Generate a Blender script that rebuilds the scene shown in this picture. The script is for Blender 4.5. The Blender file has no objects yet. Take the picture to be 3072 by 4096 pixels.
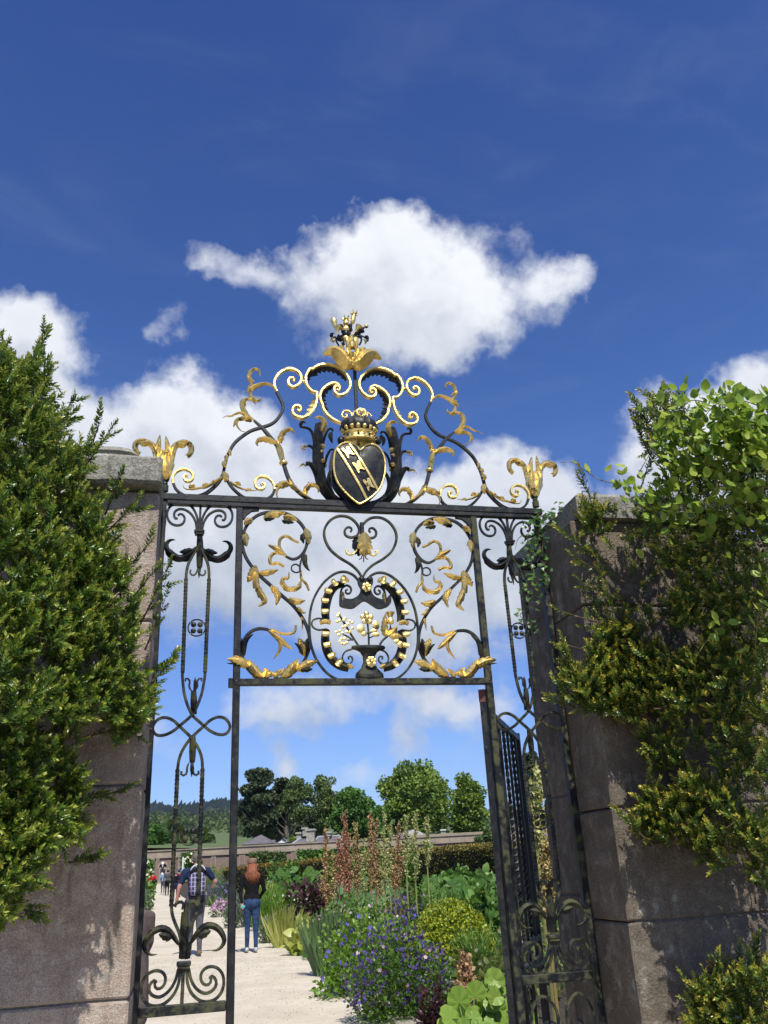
import bpy, bmesh, math, random
import numpy as np
from mathutils import Vector, Matrix, Quaternion
random.seed(7); RNG = np.random.default_rng(7)
rad = math.radians
sc = bpy.context.scene
# ------------------------------------------------------------------ camera
RW = np.array([[0.97635253,-0.03825927,-0.21277212],[-0.21068519,-0.38897554,-0.8968332],[-0.04845097,0.92045329,-0.38783791]])
CAM = np.array([0.0,-4.1,1.5]); FPX = 3370.0
cd = bpy.data.cameras.new('camera'); cam = bpy.data.objects.new('camera', cd); sc.collection.objects.link(cam)
cd.sensor_fit = 'VERTICAL'; cd.sensor_height = 36.0; cd.lens = 36.0*FPX/4096; cd.clip_start = .05; cd.clip_end = 9000
cam.matrix_world = Matrix([[*RW[0],CAM[0]],[*RW[1],CAM[1]],[*RW[2],CAM[2]],[0,0,0,1]])
sc.camera = cam
def ray(x,y): return RW@np.array([x-1536.0,-(y-2048.0),-FPX])
def on(x,y,Y=0.0):                 # where a sight line meets the upright plane Y
    d = ray(x,y); return CAM+d*((Y-CAM[1])/d[1])
def onz(x,y,z=0.0):                # where it meets the level z
    d = ray(x,y); return CAM+d*((z-CAM[2])/d[2])
def onx(x,y,X):
    d = ray(x,y); return CAM+d*((X-CAM[0])/d[0])
# ------------------------------------------------------------------ node helpers
def newmat(name):
    m = bpy.data.materials.new(name); m.use_nodes = True; nt = m.node_tree
    for n in list(nt.nodes): nt.nodes.remove(n)
    return m, nt
class NT:
    def __init__(s, nt): s.nt = nt; s.L = nt.links
    def n(s, t, **kw):
        o = s.nt.nodes.new(t)
        for k,v in kw.items():
            if k.startswith('i_'):
                k = k[2:]; k = int(k) if k.isdigit() else k.replace('_',' ')
                s.put(o.inputs[k], v)
            else: setattr(o,k,v)
        return o
    def put(s, sock, v):
        if isinstance(v, bpy.types.NodeSocket): s.L.new(v, sock)
        elif isinstance(v, bpy.types.Node): s.L.new(v.outputs[0], sock)
        else: sock.default_value = v
    def m(s, op, a, b=0.0, c=0.0, clamp=False):
        o = s.nt.nodes.new('ShaderNodeMath'); o.operation = op; o.use_clamp = clamp
        s.put(o.inputs[0],a); s.put(o.inputs[1],b); s.put(o.inputs[2],c); return o.outputs[0]
    def vm(s, op, a, b=(0,0,0), scale=None):
        o = s.nt.nodes.new('ShaderNodeVectorMath'); o.operation = op
        s.put(o.inputs[0],a); s.put(o.inputs[1],b)
        if scale is not None: s.put(o.inputs[3],scale)
        return o.outputs[1] if op in('LENGTH','DISTANCE','DOT_PRODUCT') else o.outputs[0]
    def mix(s, f, a, b, mode='MIX'):
        o = s.nt.nodes.new('ShaderNodeMix'); o.data_type = 'RGBA'; o.blend_type = mode
        s.put(o.inputs[0],f); s.put(o.inputs[6],a); s.put(o.inputs[7],b); return o.outputs[2]
    def mr(s, v, a, b, c=0.0, d=1.0, smooth=True):
        o = s.nt.nodes.new('ShaderNodeMapRange'); o.interpolation_type = 'SMOOTHSTEP' if smooth else 'LINEAR'
        for i,x in enumerate((v,a,b,c,d)): s.put(o.inputs[i],x)
        return o.outputs[0]
    def noise(s, vec, scale, detail=4, rough=.55, dist=0.0):
        o = s.nt.nodes.new('ShaderNodeTexNoise'); s.put(o.inputs['Vector'],vec)
        o.inputs['Scale'].default_value = scale; o.inputs['Detail'].default_value = detail
        o.inputs['Roughness'].default_value = rough; o.inputs['Distortion'].default_value = dist
        return o.outputs[0]
def c4(c): return (*c,1.0)
# ------------------------------------------------------------------ sky with clouds
W = bpy.data.worlds.new('World'); sc.world = W; W.use_nodes = True
for n in list(W.node_tree.nodes): W.node_tree.nodes.remove(n)
g = NT(W.node_tree)
SUN_EL, SUN_AZ = rad(55), rad(178)        # sun high behind the camera, a little to the right
sky = g.n('ShaderNodeTexSky', sky_type='NISHITA', sun_disc=False, sun_elevation=SUN_EL, sun_rotation=SUN_AZ, air_density=1.0, dust_density=.3, ozone_density=2.0)
def azel(x,y):
    d = ray(x,y); return math.degrees(math.atan2(d[0],d[1])), math.degrees(math.asin(d[2]/np.linalg.norm(d)))
PXD = math.degrees(1/FPX)
# cloud banks: centre and half size (photo pixels -> bearing and height in degrees), weight
BL = [(1650,1080,330,230,1.25),(1450,1010,250,190,1.0),(1900,1290,330,190,1.0),(1560,1300,440,200,1.0),(2190,1110,170,130,.9),(2060,980,110,80,.35),(2320,1090,60,70,.2),
 (1080,1120,280,110,.55),(850,1040,200,70,.26),(1080,1200,240,100,.35),(680,1285,95,125,.44),
 (120,1340,250,190,1.1),(40,1560,300,240,1.1),(420,1800,360,230,1.3),(760,1660,260,200,1.1),(900,1800,240,240,1.0),(560,1600,150,60,.1),
 (1050,2150,800,420,1.5),(1650,2250,700,330,1.5),(1950,1960,260,220,1.2),(2180,1990,200,170,1.1),(2150,2300,300,330,1.1),(1750,2520,460,150,.7),
 (2790,1850,370,380,1.5),(2990,1700,300,200,1.4),(2700,1640,130,110,.55),
 (1160,2850,330,110,.9),(1700,2800,280,90,.75),(1950,2840,220,130,.6),(1590,2960,85,100,.8),(1130,3040,90,95,.8),(1450,3130,190,75,.55),(1830,3030,230,130,.5),(680,2990,150,140,.5),(900,3090,150,80,.3),(1300,2730,700,70,.45)]
grp = bpy.data.node_groups.new('cloud_density','ShaderNodeTree')
grp.interface.new_socket('Dir', in_out='INPUT', socket_type='NodeSocketVector')
grp.interface.new_socket('D', in_out='OUTPUT', socket_type='NodeSocketFloat')
q = NT(grp); gi = q.n('NodeGroupInput'); go = q.n('NodeGroupOutput'); dv = gi.outputs[0]
warp = q.n('ShaderNodeTexNoise'); q.put(warp.inputs['Vector'],dv); warp.inputs['Scale'].default_value=9; warp.inputs['Detail'].default_value=5; warp.inputs['Roughness'].default_value=.6
wv = q.vm('SCALE', q.vm('SUBTRACT', warp.outputs['Color'], (.5,.5,.5)), scale=.10)
dw = q.vm('ADD', dv, wv)
sx = q.n('ShaderNodeSeparateXYZ'); q.put(sx.inputs[0], dw)
az = q.m('MULTIPLY', q.m('ARCTAN2', sx.outputs[0], sx.outputs[1]), 57.2958)
el = q.m('MULTIPLY', q.m('ARCSINE', q.m('MINIMUM', q.m('MAXIMUM', sx.outputs[2], -1.0), 1.0)), 57.2958)
uv = q.n('ShaderNodeCombineXYZ'); q.put(uv.inputs[0], az); q.put(uv.inputs[1], el)
acc = None
for (cx,cy,rx,ry,w) in BL:
    a,e = azel(cx,cy); cosr = math.cos(rad(e))
    sxx = 1/(rx*PXD*.93/cosr); syy = 1/(ry*PXD*.93)
    v = q.vm('MULTIPLY_ADD', uv.outputs[0], (sxx,syy,0)); v.node.inputs[2].default_value = (-a*sxx,-e*syy,0)
    ln = q.vm('LENGTH', v)
    f = q.mr(ln, 1.5, 0.0, 0.0, w)
    acc = f if acc is None else q.m('ADD', acc, f)
# beyond the frame the same kind of sky goes on: scattered banks low down
big = q.noise(dv, 2.6, 3, .5)
side = q.mr(q.vm('DOT_PRODUCT', dv, (0.23,0.97,0.0)), .70, .45)
acc = q.m('ADD', acc, q.m('MULTIPLY', q.mr(big, .50,.66), side))
acc = q.m('MINIMUM', acc, 1.35)
f1 = q.noise(dv, 11, 9, .58); f2 = q.noise(dv, 34, 6, .6)
fb = q.m('ADD', q.m('MULTIPLY', q.m('SUBTRACT', f1, .5), 1.9), q.m('MULTIPLY', q.m('SUBTRACT', f2, .5), .5))
q.put(go.inputs[0], q.m('SUBTRACT', q.m('ADD', acc, fb), q.mr(acc, .25, .0, 0.0, .35)))
tc = g.n('ShaderNodeTexCoord'); D0 = tc.outputs['Generated']
def dens(v):
    o = g.n('ShaderNodeGroup'); o.node_tree = grp; g.put(o.inputs[0], v); return o.outputs[0]
d0 = dens(D0); d1 = dens(g.vm('ADD', D0, (0.006,-0.016,0.036)))
alpha = g.mr(d0, .26, 1.12)
alpha = g.m('POWER', alpha, .8)
lit = g.mr(g.m('SUBTRACT', d0, d1), -.45, .75)
thick = g.mr(d0, .6, 1.6)
det = g.mr(g.noise(D0, 7, 6, .6), .35, .65)
sh = g.m('ADD', g.m('MULTIPLY', lit, .62), g.m('MULTIPLY', det, .38))
sxz = g.n('ShaderNodeSeparateXYZ'); g.put(sxz.inputs[0], D0)
high = g.mr(sxz.outputs[2], .26, .62)
sh = g.m('ADD', g.m('MULTIPLY', sh, .62), g.m('MULTIPLY', high, .33), clamp=True)
ccol = g.mix(sh, c4((.42,.48,.58)), c4((.92,.94,.99)))
tr_=g.n('ShaderNodeValToRGB'); g.put(tr_.inputs[0], g.m('ADD',sxz.outputs[2],0.0)); e=tr_.color_ramp.elements; e[0].position=0.0; e[0].color=c4((.34,.44,.80)); e[1].position=.85; e[1].color=c4((.22,.36,.72))
for p_,c_ in ((.08,(.42,.53,.82)),(.22,(.42,.54,.84)),(.45,(.34,.50,.82))): k_=e.new(p_); k_.color=c4(c_)
tint=g.vm('SCALE', tr_.outputs[0], scale=1.6)
skc = g.mix(1.0, sky.outputs[0], tint, 'MULTIPLY')
cirrus = g.m('MULTIPLY', g.mr(g.noise(g.vm('MULTIPLY', D0, (2.0,6.0,9.0)), 1.6, 8, .62, .8), .46, .85), .08)
skc = g.mix(cirrus, skc, c4((4.6,5.2,6.4)))
STR = .10
fin = g.mix(alpha, skc, g.vm('SCALE', ccol, scale=1/STR))
bg = g.n('ShaderNodeBackground'); g.put(bg.inputs[0], fin); bg.inputs[1].default_value = STR
wo = g.n('ShaderNodeOutputWorld'); g.L.new(bg.outputs[0], wo.inputs[0])
W.cycles.sampling_method = 'MANUAL'; W.cycles.sample_map_resolution = 512
# ------------------------------------------------------------------ sun, view
sl = bpy.data.lights.new('sun','SUN'); sl.energy = 4.9; sl.angle = rad(.5); sl.color = (1.0,.95,.87)
so = bpy.data.objects.new('sun', sl); sc.collection.objects.link(so)
sdir = Vector((math.sin(SUN_AZ)*math.cos(SUN_EL), math.cos(SUN_AZ)*math.cos(SUN_EL), math.sin(SUN_EL)))
so.rotation_euler = sdir.to_track_quat('Z','Y').to_euler(); so.location = sdir*30
sc.view_settings.view_transform = 'Standard'; sc.view_settings.look = 'None'; sc.view_settings.exposure = 0.13; sc.view_settings.gamma = 1.0; sc.view_settings.use_curve_mapping = False
sc.cycles.max_bounces = 6; sc.cycles.diffuse_bounces = 2; sc.cycles.glossy_bounces = 3; sc.cycles.transmission_bounces = 3; sc.cycles.transparent_max_bounces = 6
sc.cycles.caustics_reflective = False; sc.cycles.caustics_refractive = False
# ------------------------------------------------------------------ object helpers
COL = sc.collection
def link(o, parent=None):
    COL.objects.link(o)
    if parent is not None: o.parent = parent
    return o
def tag(o, label=None, cat=None, group=None, kind=None):
    for k,v in (('label',label),('category',cat),('group',group),('kind',kind)):
        if v: o[k] = v
    return o
def empty(name, loc, label, cat, group=None, rz=0.0):
    o = bpy.data.objects.new(name, None); o.location = loc; o.rotation_euler = (0,0,rz); o.empty_display_size = .1
    link(o); return tag(o, label, cat, group)
def wloc(parent):                          # parents are placed by location only while building
    v = np.zeros(3)
    while parent is not None: v += np.array(parent.location); parent = parent.parent
    return v
def mesh(name, V, F, mats, parent=None, smooth=False, tint=None, midx=None, loc=None, autos=None):
    V = np.asarray(V, float).reshape(-1,3)
    off = wloc(parent) + (np.asarray(loc,float) if loc is not None else 0)
    V = V-off
    me = bpy.data.meshes.new(name)
    if isinstance(F, np.ndarray):
        k = F.shape[1]; nf = len(F)
        me.vertices.add(len(V)); me.vertices.foreach_set('co', V.astype(np.float32).ravel())
        me.loops.add(nf*k); me.loops.foreach_set('vertex_index', F.astype(np.int32).ravel())
        me.polygons.add(nf); me.polygons.foreach_set('loop_start', np.arange(0,nf*k,k,dtype=np.int32))
        me.polygons.foreach_set('loop_total', np.full(nf,k,dtype=np.int32))
        me.update(calc_edges=True)
    else:
        me.from_pydata(V.tolist(), [], F); me.update()
    for m in (mats if isinstance(mats,(list,tuple)) else [mats]): me.materials.append(m)
    if smooth: me.polygons.foreach_set('use_smooth', np.ones(len(me.polygons),dtype=bool))
    if midx is not None: me.polygons.foreach_set('material_index', np.asarray(midx,dtype=np.int32))
    if tint is not None:
        at = me.attributes.new('tint','FLOAT','FACE'); at.data.foreach_set('value', np.asarray(tint,dtype=np.float32))
    if autos: me.set_sharp_from_angle(angle=rad(autos)) if hasattr(me,'set_sharp_from_angle') else None
    me.validate(clean_customdata=False)
    o = bpy.data.objects.new(name, me)
    if loc is not None: o.location = loc
    return link(o, parent)
class MB:                                   # gathers pieces into one mesh
    def __init__(s): s.V=[]; s.F=[]; s.M=[]
    def add(s, V, F, mi=0):
        b=len(s.V); s.V.extend([tuple(v) for v in V]); s.F.extend([tuple(i+b for i in f) for f in F]); s.M.extend([mi]*len(F)); return s
    def build(s, name, mats, parent=None, smooth=False, loc=None, autos=None):
        return mesh(name, s.V, s.F, mats, parent, smooth, midx=s.M, loc=loc, autos=autos)
def box(x0,x1,y0,y1,z0,z1,ch=0.0):
    if ch<=0:
        V=[(x,y,z) for z in(z0,z1) for y in(y0,y1) for x in(x0,x1)]
        return V,[(0,2,3,1),(4,5,7,6),(0,1,5,4),(2,6,7,3),(0,4,6,2),(1,3,7,5)]
    V=[];c=ch
    for z,i in((z0,c),(z0+c,0),(z1-c,0),(z1,c)):
        x=(x0+i,x1-i);y=(y0+i,y1-i);k=c if not i else c*.6
        V+=[(x[0]+k,y[0],z),(x[1]-k,y[0],z),(x[1],y[0]+k,z),(x[1],y[1]-k,z),(x[1]-k,y[1],z),(x[0]+k,y[1],z),(x[0],y[1]-k,z),(x[0],y[0]+k,z)]
    F=[tuple(range(7,-1,-1)),tuple(range(24,32))]
    for r in range(3):
        for i in range(8): a=r*8+i;b=r*8+(i+1)%8; F.append((a,b,b+8,a+8))
    return V,F
def catmull(P, n=6, closed=False):
    P=[np.array(p,float) for p in P]; out=[]
    N=len(P)
    rng = range(N if closed else N-1)
    for i in rng:
        p1,p2=P[i],P[(i+1)%N]
        p0=P[i-1] if (i>0 or closed) else 2*p1-p2
        p3=P[(i+2)%N] if (i+2<N or closed) else 2*p2-p1
        for k in range(n):
            t=k/n; out.append(.5*((2*p1)+(p2-p0)*t+(2*p0-5*p1+4*p2-p3)*t*t+(3*p1-p0-3*p2+p3)*t**3))
    if not closed: out.append(P[-1])
    return np.array(out)
def resample(P, step):
    d=np.r_[0,np.cumsum(np.linalg.norm(np.diff(P,axis=0),axis=1))]
    n=max(2,int(d[-1]/step)+1); t=np.linspace(0,d[-1],n)
    return np.stack([np.interp(t,d,P[:,k]) for k in range(P.shape[1])],1), t
def tube(P, r, seg=6, cap=True):            # round tube through 3-D points, r scalar or list
    P=np.array(P,float); n=len(P); r=np.broadcast_to(np.array(r,float),(n,)) if np.ndim(r)<=1 else r
    T=np.gradient(P,axis=0); T/=np.linalg.norm(T,axis=1)[:,None]+1e-12
    u=np.cross(T[0],(0.31,.2,.93)); u/=np.linalg.norm(u)
    V=[]
    for i in range(n):
        u=u-T[i]*np.dot(u,T[i]); u/=np.linalg.norm(u)+1e-12; w=np.cross(T[i],u)
        for k in range(seg):
            a=2*math.pi*k/seg; V.append(P[i]+r[i]*(math.cos(a)*u+math.sin(a)*w))
    F=[]
    for i in range(n-1):
        for k in range(seg): a=i*seg+k;b=i*seg+(k+1)%seg; F.append((a,b,b+seg,a+seg))
    if cap: F.append(tuple(range(seg-1,-1,-1))); F.append(tuple(range((n-1)*seg,n*seg)))
    return V,F
def lathe(prof, c, seg=16, sy=1.0, sx=1.0):
    V=[];F=[]
    for r,z in prof:
        for k in range(seg): a=2*math.pi*k/seg; V.append((c[0]+sx*r*math.cos(a),c[1]+sy*r*math.sin(a),c[2]+z))
    for i in range(len(prof)-1):
        for k in range(seg): a=i*seg+k;b=i*seg+(k+1)%seg; F.append((a,b,b+seg,a+seg))
    F.append(tuple(range(seg-1,-1,-1))); F.append(tuple(range((len(prof)-1)*seg,len(prof)*seg)))
    return V,F
def ball(c, r, seg=10, rings=6, s=(1,1,1)):
    V=[];F=[]
    for i in range(rings+1):
        t=math.pi*i/rings
        for k in range(seg): a=2*math.pi*k/seg; V.append((c[0]+s[0]*r*max(.02,math.sin(t))*math.cos(a),c[1]+s[1]*r*max(.02,math.sin(t))*math.sin(a),c[2]-s[2]*r*math.cos(t)))
    for i in range(rings):
        for k in range(seg): a=i*seg+k;b=i*seg+(k+1)%seg; F.append((a,b,b+seg,a+seg))
    F.append(tuple(range(seg-1,-1,-1))); F.append(tuple(range(rings*seg,(rings+1)*seg)))
    return V,F
# ------------------------------------------------------------------ materials
def principled(q, **kw):
    b=q.n('ShaderNodeBsdfPrincipled')
    for k,v in kw.items(): q.put(b.inputs[k.replace('_',' ')], v)
    return b
def finish(q, sh): o=q.n('ShaderNodeOutputMaterial'); q.L.new(sh, o.inputs[0])
def basic(name, cols, rough=.6, metal=0.0, scale=20, bump=.0, bscale=None, spec=.5, lo=.35, hi=.65, detail=5):
    m,nt=newmat(name); q=NT(nt); pos=q.n('ShaderNodeNewGeometry').outputs['Position']
    f=q.mr(q.noise(pos, scale, detail, .6), lo, hi)
    col=q.mix(f, c4(cols[0]), c4(cols[-1]))
    if len(cols)==3: col=q.mix(q.mr(q.noise(q.vm('ADD',pos,(3.1,7.7,1.3)), scale*.37, 4, .6), .5,.68), col, c4(cols[1]))
    b=principled(q, Base_Color=col, Roughness=rough, Metallic=metal)
    b.inputs['Specular IOR Level'].default_value = spec
    if bump:
        bp=q.n('ShaderNodeBump'); bp.inputs['Strength'].default_value=bump; bp.inputs['Distance'].default_value=.01
        q.put(bp.inputs['Height'], q.noise(pos, bscale or scale*2, 6, .65)); q.L.new(bp.outputs[0], b.inputs['Normal'])
    finish(q,b.outputs[0]); return m
def iron_mat(name, moss):
    m,nt=newmat(name); q=NT(nt); pos=q.n('ShaderNodeNewGeometry').outputs['Position']
    n1=q.noise(pos, 22, 6, .65); n2=q.noise(q.vm('ADD',pos,(5,2,9)), 7, 5, .6)
    mossf=q.m('MULTIPLY', q.mr(q.m('ADD',n1,q.m('MULTIPLY',n2,.6)), .86-moss*.16, 1.05-moss*.10), min(1,moss*.9+.1))
    base=q.mix(q.mr(n1,.3,.7), c4((.006,.007,.008)), c4((.017,.018,.020)))
    col=q.mix(mossf, base, c4((.075,.078,.034)))
    chip=q.mr(q.noise(q.vm('ADD',pos,(1,1,4)), 60, 3, .5), .72, .76)
    col=q.mix(q.m('MULTIPLY',chip,.6), col, c4((.25,.26,.27)))
    b=principled(q, Base_Color=col, Roughness=q.m('ADD', q.m('MULTIPLY',mossf,.35), q.mr(n1,.3,.7,.36,.58))); b.inputs['Specular IOR Level'].default_value=.36
    bp=q.n('ShaderNodeBump'); bp.inputs['Strength'].default_value=.35; bp.inputs['Distance'].default_value=.004
    q.put(bp.inputs['Height'], q.noise(pos, 90, 5, .6)); q.L.new(bp.outputs[0], b.inputs['Normal'])
    finish(q,b.outputs[0]); return m
def gold_mat(name, wear=.0):
    m,nt=newmat(name); q=NT(nt); pos=q.n('ShaderNodeNewGeometry').outputs['Position']
    n1=q.noise(pos, 30, 6, .65); n2=q.noise(q.vm('MULTIPLY',pos,(1,1,1)), 120, 4, .6)
    col=q.mix(q.mr(n1,.3,.7), c4((1.0,.80,.32)), c4((.85,.58,.17)))
    col=q.mix(q.mr(q.noise(q.vm('ADD',pos,(3,8,2)), 26, 6, .7), 0.60-wear*.08,.72-wear*.08), col, c4((.10,.075,.03)))
    b=principled(q, Base_Color=col, Roughness=q.m('ADD', q.m('MULTIPLY',n1,.25), .22), Metallic=.82)
    bp=q.n('ShaderNodeBump'); bp.inputs['Strength'].default_value=.35; bp.inputs['Distance'].default_value=.005
    q.put(bp.inputs['Height'], q.m('ADD', n2, q.m('MULTIPLY',n1,1.5))); q.L.new(bp.outputs[0], b.inputs['Normal'])
    finish(q,b.outputs[0]); return m
IRON=iron_mat('black_painted_iron',.25); IRONM=iron_mat('mossy_painted_iron',.85); GOLD=gold_mat('gold_leaf'); GOLDW=gold_mat('worn_gold_leaf',.9)
REDOX=basic('red_oxide_primer',[(.16,.055,.04),(.10,.04,.035)],.7,scale=40)
def stone_mat(name, cols, speck=150, bump=.9, stain=(.03,.028,.022), stainf=.5):
    m,nt=newmat(name); q=NT(nt); pos=q.n('ShaderNodeNewGeometry').outputs['Position']
    big=q.noise(pos,2.2,5,.6); mid=q.noise(q.vm('ADD',pos,(2,3,4)),14,6,.65); sp=q.noise(pos,speck,4,.7)
    col=q.mix(q.mr(big,.4,.62), c4(cols[0]), c4(cols[1]))
    col=q.mix(q.mr(mid,.45,.7), col, c4(cols[2]))
    grain=q.mr(sp,.34,.66,.62,1.32)
    col=q.mix(1.0, col, q.vm('SCALE',(1,1,1),scale=grain), 'MULTIPLY')
    v=q.n('ShaderNodeTexVoronoi'); q.put(v.inputs['Vector'],pos); v.inputs['Scale'].default_value=9
    lich=q.m('MULTIPLY', q.mr(v.outputs['Distance'],.22,.12), q.mr(mid,.5,.6))
    col=q.mix(q.m('MULTIPLY',lich,.6), col, c4((.42,.42,.36)))
    streak=q.noise(q.vm('MULTIPLY',pos,(9,9,1.2)),1.5,6,.65)
    col=q.mix(q.m('MULTIPLY',q.mr(streak,.52,.72),stainf), col, c4(stain))
    b=principled(q, Base_Color=col, Roughness=.92); b.inputs['Specular IOR Level'].default_value=.25
    bp=q.n('ShaderNodeBump'); bp.inputs['Strength'].default_value=bump; bp.inputs['Distance'].default_value=.012
    q.put(bp.inputs['Height'], q.m('ADD', q.m('ADD', q.m('MULTIPLY',mid,1.1), q.m('MULTIPLY',q.noise(pos,speck*.3,5,.75),1.3)), q.m('MULTIPLY', q.mr(v.outputs['Distance'],.0,.3), .25))); q.L.new(bp.outputs[0], b.inputs['Normal'])
    finish(q,b.outputs[0]); return m
PIERL=stone_mat('pink_roughcast_stone',[(.52,.415,.335),(.42,.335,.275),(.60,.52,.43)],260,1.0)
PIERR=stone_mat('grey_pier_stone',[(.205,.170,.128),(.15,.125,.095),(.29,.25,.20)],240)
CAPM=stone_mat('grey_cap_stone',[(.30,.29,.24),(.24,.24,.20),(.40,.39,.33)],130)
def leaf_mat(name, stops, rough=.42, trans=.35, vary=.0):
    m,nt=newmat(name); q=NT(nt)
    at=q.n('ShaderNodeAttribute', attribute_name='tint', attribute_type='GEOMETRY'); inf=q.n('ShaderNodeObjectInfo')
    pos=q.n('ShaderNodeNewGeometry').outputs['Position']
    f=q.m('ADD', at.outputs['Fac'], q.m('MULTIPLY', q.m('SUBTRACT', q.noise(pos, 9, 3, .6), .5), .25))
    if vary: f=q.m('ADD', f, q.m('MULTIPLY', q.m('SUBTRACT', inf.outputs['Random'], .5), vary))
    r=q.n('ShaderNodeValToRGB'); q.put(r.inputs[0], f); e=r.color_ramp.elements
    while len(e)<len(stops): e.new(.5)
    for i,(p,c) in enumerate(stops): e[i].position=p; e[i].color=c4(c)
    b=principled(q, Base_Color=r.outputs[0], Roughness=rough)
    tr=q.n('ShaderNodeBsdfTranslucent'); q.put(tr.inputs[0], q.mix(.35, r.outputs[0], c4((.35,.42,.03)), 'MIX'))
    ms=q.n('ShaderNodeMixShader'); ms.inputs[0].default_value=trans; q.L.new(b.outputs[0],ms.inputs[1]); q.L.new(tr.outputs[0],ms.inputs[2])
    finish(q,ms.outputs[0]); return m
# ================================================================== the gate
XC = .838; GZ = .11
CR = dict(A=(500,1200,1.8433),B=(1300,1200,1.659),C=(500,2000,2.07375),D=(1200,2000,2.07375),E=(1900,1900,2.765),F=(500,2700,3.16),G=(500,3300,2.765),H=(1850,2700,2.765),K=(350,1700,3.6867),L=(1250,1230,4.1475),M=(1200,1600,3.318),N=(1200,2550,3.318))
def tr(c, pts, Y=0.0):                 # traced outline -> metres in the gate plane (x,z)
    ox,oy,s=CR[c]; out=[]
    for p in pts:
        w=on(ox+p[0]/s, oy+p[1]/s, Y); out.append((w[0],w[2]))
    return np.array(out)
def mirror(P): P=np.array(P,float).copy(); P[:,0]=2*XC-P[:,0]; return P
def bar(P, w, d, y=0.0, twist=0.0, tap=(1,1), step=.012, tapl=.25):
    """bar swept along a 2-D path in the gate plane: w across, d deep"""
    P,t=resample(np.array(P,float),step); n=len(P); T=np.gradient(P,axis=0); T/=np.linalg.norm(T,axis=1)[:,None]+1e-9
    N=np.stack([-T[:,1],T[:,0]],1); L=t[-1]; V=[];c=.28
    sec=[(-.5+c*.5,-.5),(.5-c*.5,-.5),(.5,-.5+c*.5),(.5,.5-c*.5),(.5-c*.5,.5),(-.5+c*.5,.5),(-.5,.5-c*.5),(-.5,-.5+c*.5)]
    for i in range(n):
        u=t[i]/L; k=1.0
        if u<tapl: k=tap[0]+(1-tap[0])*math.sin(u/tapl*math.pi/2)
        if u>1-tapl: k=min(k,tap[1]+(1-tap[1])*math.sin((1-u)/tapl*math.pi/2))
        a=twist*t[i]; ca,sa=math.cos(a),math.sin(a)
        for (p,r) in sec:
            X,Z=p*w*k,r*d*(k if k<1 else 1); X,Z=X*ca-Z*sa,X*sa+Z*ca
            V.append((P[i,0]+N[i,0]*X, y+Z, P[i,1]+N[i,1]*X))
    F=[]
    for i in range(n-1):
        for k in range(8): a=i*8+k;b=i*8+(k+1)%8; F.append((a,b,b+8,a+8))
    F.append(tuple(range(7,-1,-1))); F.append(tuple(range((n-1)*8,n*8)))
    return V,F
def leafy(P, w, y=0.0, out=.02, cup=.35, teeth=0, shape='leaf', curl=0.0, side=1, n=None):
    """beaten metal leaf along a 2-D spine, bulging out towards the viewer"""
    P=catmull(P,5); P,t=resample(P,max(.004,np.sum(np.linalg.norm(np.diff(P,axis=0),axis=1))/22)); n=len(P)
    T=np.gradient(P,axis=0); T/=np.linalg.norm(T,axis=1)[:,None]+1e-9; N=np.stack([-T[:,1],T[:,0]],1); L=t[-1]; V=[]
    us=(-1,-.55,0,.55,1); w=w*(1.22 if shape=='leaf' else 1.05)
    for i in range(n):
        s=t[i]/L
        if shape=='leaf': k=math.sin(math.pi*min(1,s**.75))**.75*.92+.08*(1-s)
        elif shape=='tail': k=(1-s)**.8+.04
        elif shape=='bud': k=.45+.55*math.sin(math.pi*s)**1.2 if s<.93 else .3
        elif shape=='band': k=.75+.25*math.sin(math.pi*s)
        elif shape=='flare': k=.25+.75*s**1.4
        else: k=math.sin(math.pi*min(1,s**1.5))**.8*.95+.05
        if teeth: k*=1+.33*((s*teeth)%1.0)-.12
        yy=y-out*math.sin(math.pi*s*.8)+curl*s*s
        for u in us:
            yo=yy+cup*w*k*(u*u) - (.12*w*k if u==0 else 0)
            V.append((P[i,0]+N[i,0]*u*w*k*.5, yo, P[i,1]+N[i,1]*u*w*k*.5))
    m=len(V); V+= [(a,b+max(.0025,w*.06),c) for a,b,c in V]; F=[]
    for i in range(n-1):
        for k in range(4):
            a=i*5+k; F.append((a,a+1,a+6,a+5)); F.append((m+a,m+a+5,m+a+6,m+a+1))
        F.append((i*5,i*5+5,m+i*5+5,m+i*5)); F.append((i*5+4,m+i*5+4,m+i*5+9,i*5+9))
    F.append((0,m,m+1,1)); F.append((1,m+1,m+2,2)); F.append((2,m+2,m+3,3)); F.append((3,m+3,m+4,4))
    e=(n-1)*5
    for k in range(4): F.append((e+k,e+k+1,m+e+k+1,m+e+k))
    return V,F
def plate(P, y0, y1):
    n=len(P); V=[(p[0],y0,p[1]) for p in P]+[(p[0],y1,p[1]) for p in P]
    F=[tuple(range(n)),tuple(range(2*n-1,n-1,-1))]+[(i,i+n,(i+1)%n+n,(i+1)%n) for i in range(n)]
    return V,F
def dome(P, y0, bulge, back, rings=5):
    P=np.array(P); c=P.mean(0); n=len(P); V=[]; F=[]
    V+= [(p[0],y0+back,p[1]) for p in P]
    for r in range(rings):
        s=1-r/rings
        for p in P: v=c+(p-c)*s; V.append((v[0], y0-bulge*(1-s*s), v[1]))
    V.append((c[0],y0-bulge,c[1]))
    for r in range(rings):
        for i in range(n): a=r*n+i;b=r*n+(i+1)%n; F.append((a,b,b+n,a+n))
    for i in range(n): F.append((rings*n+i,rings*n+(i+1)%n,len(V)-1))
    F.append(tuple(range(n-1,-1,-1)))
    return V,F
gate = empty('garden_gateway_ironwork',(XC,0,0),'tall black iron gateway screen with gilded scrolls, crown and heart shield','ornamental gate')
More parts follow.
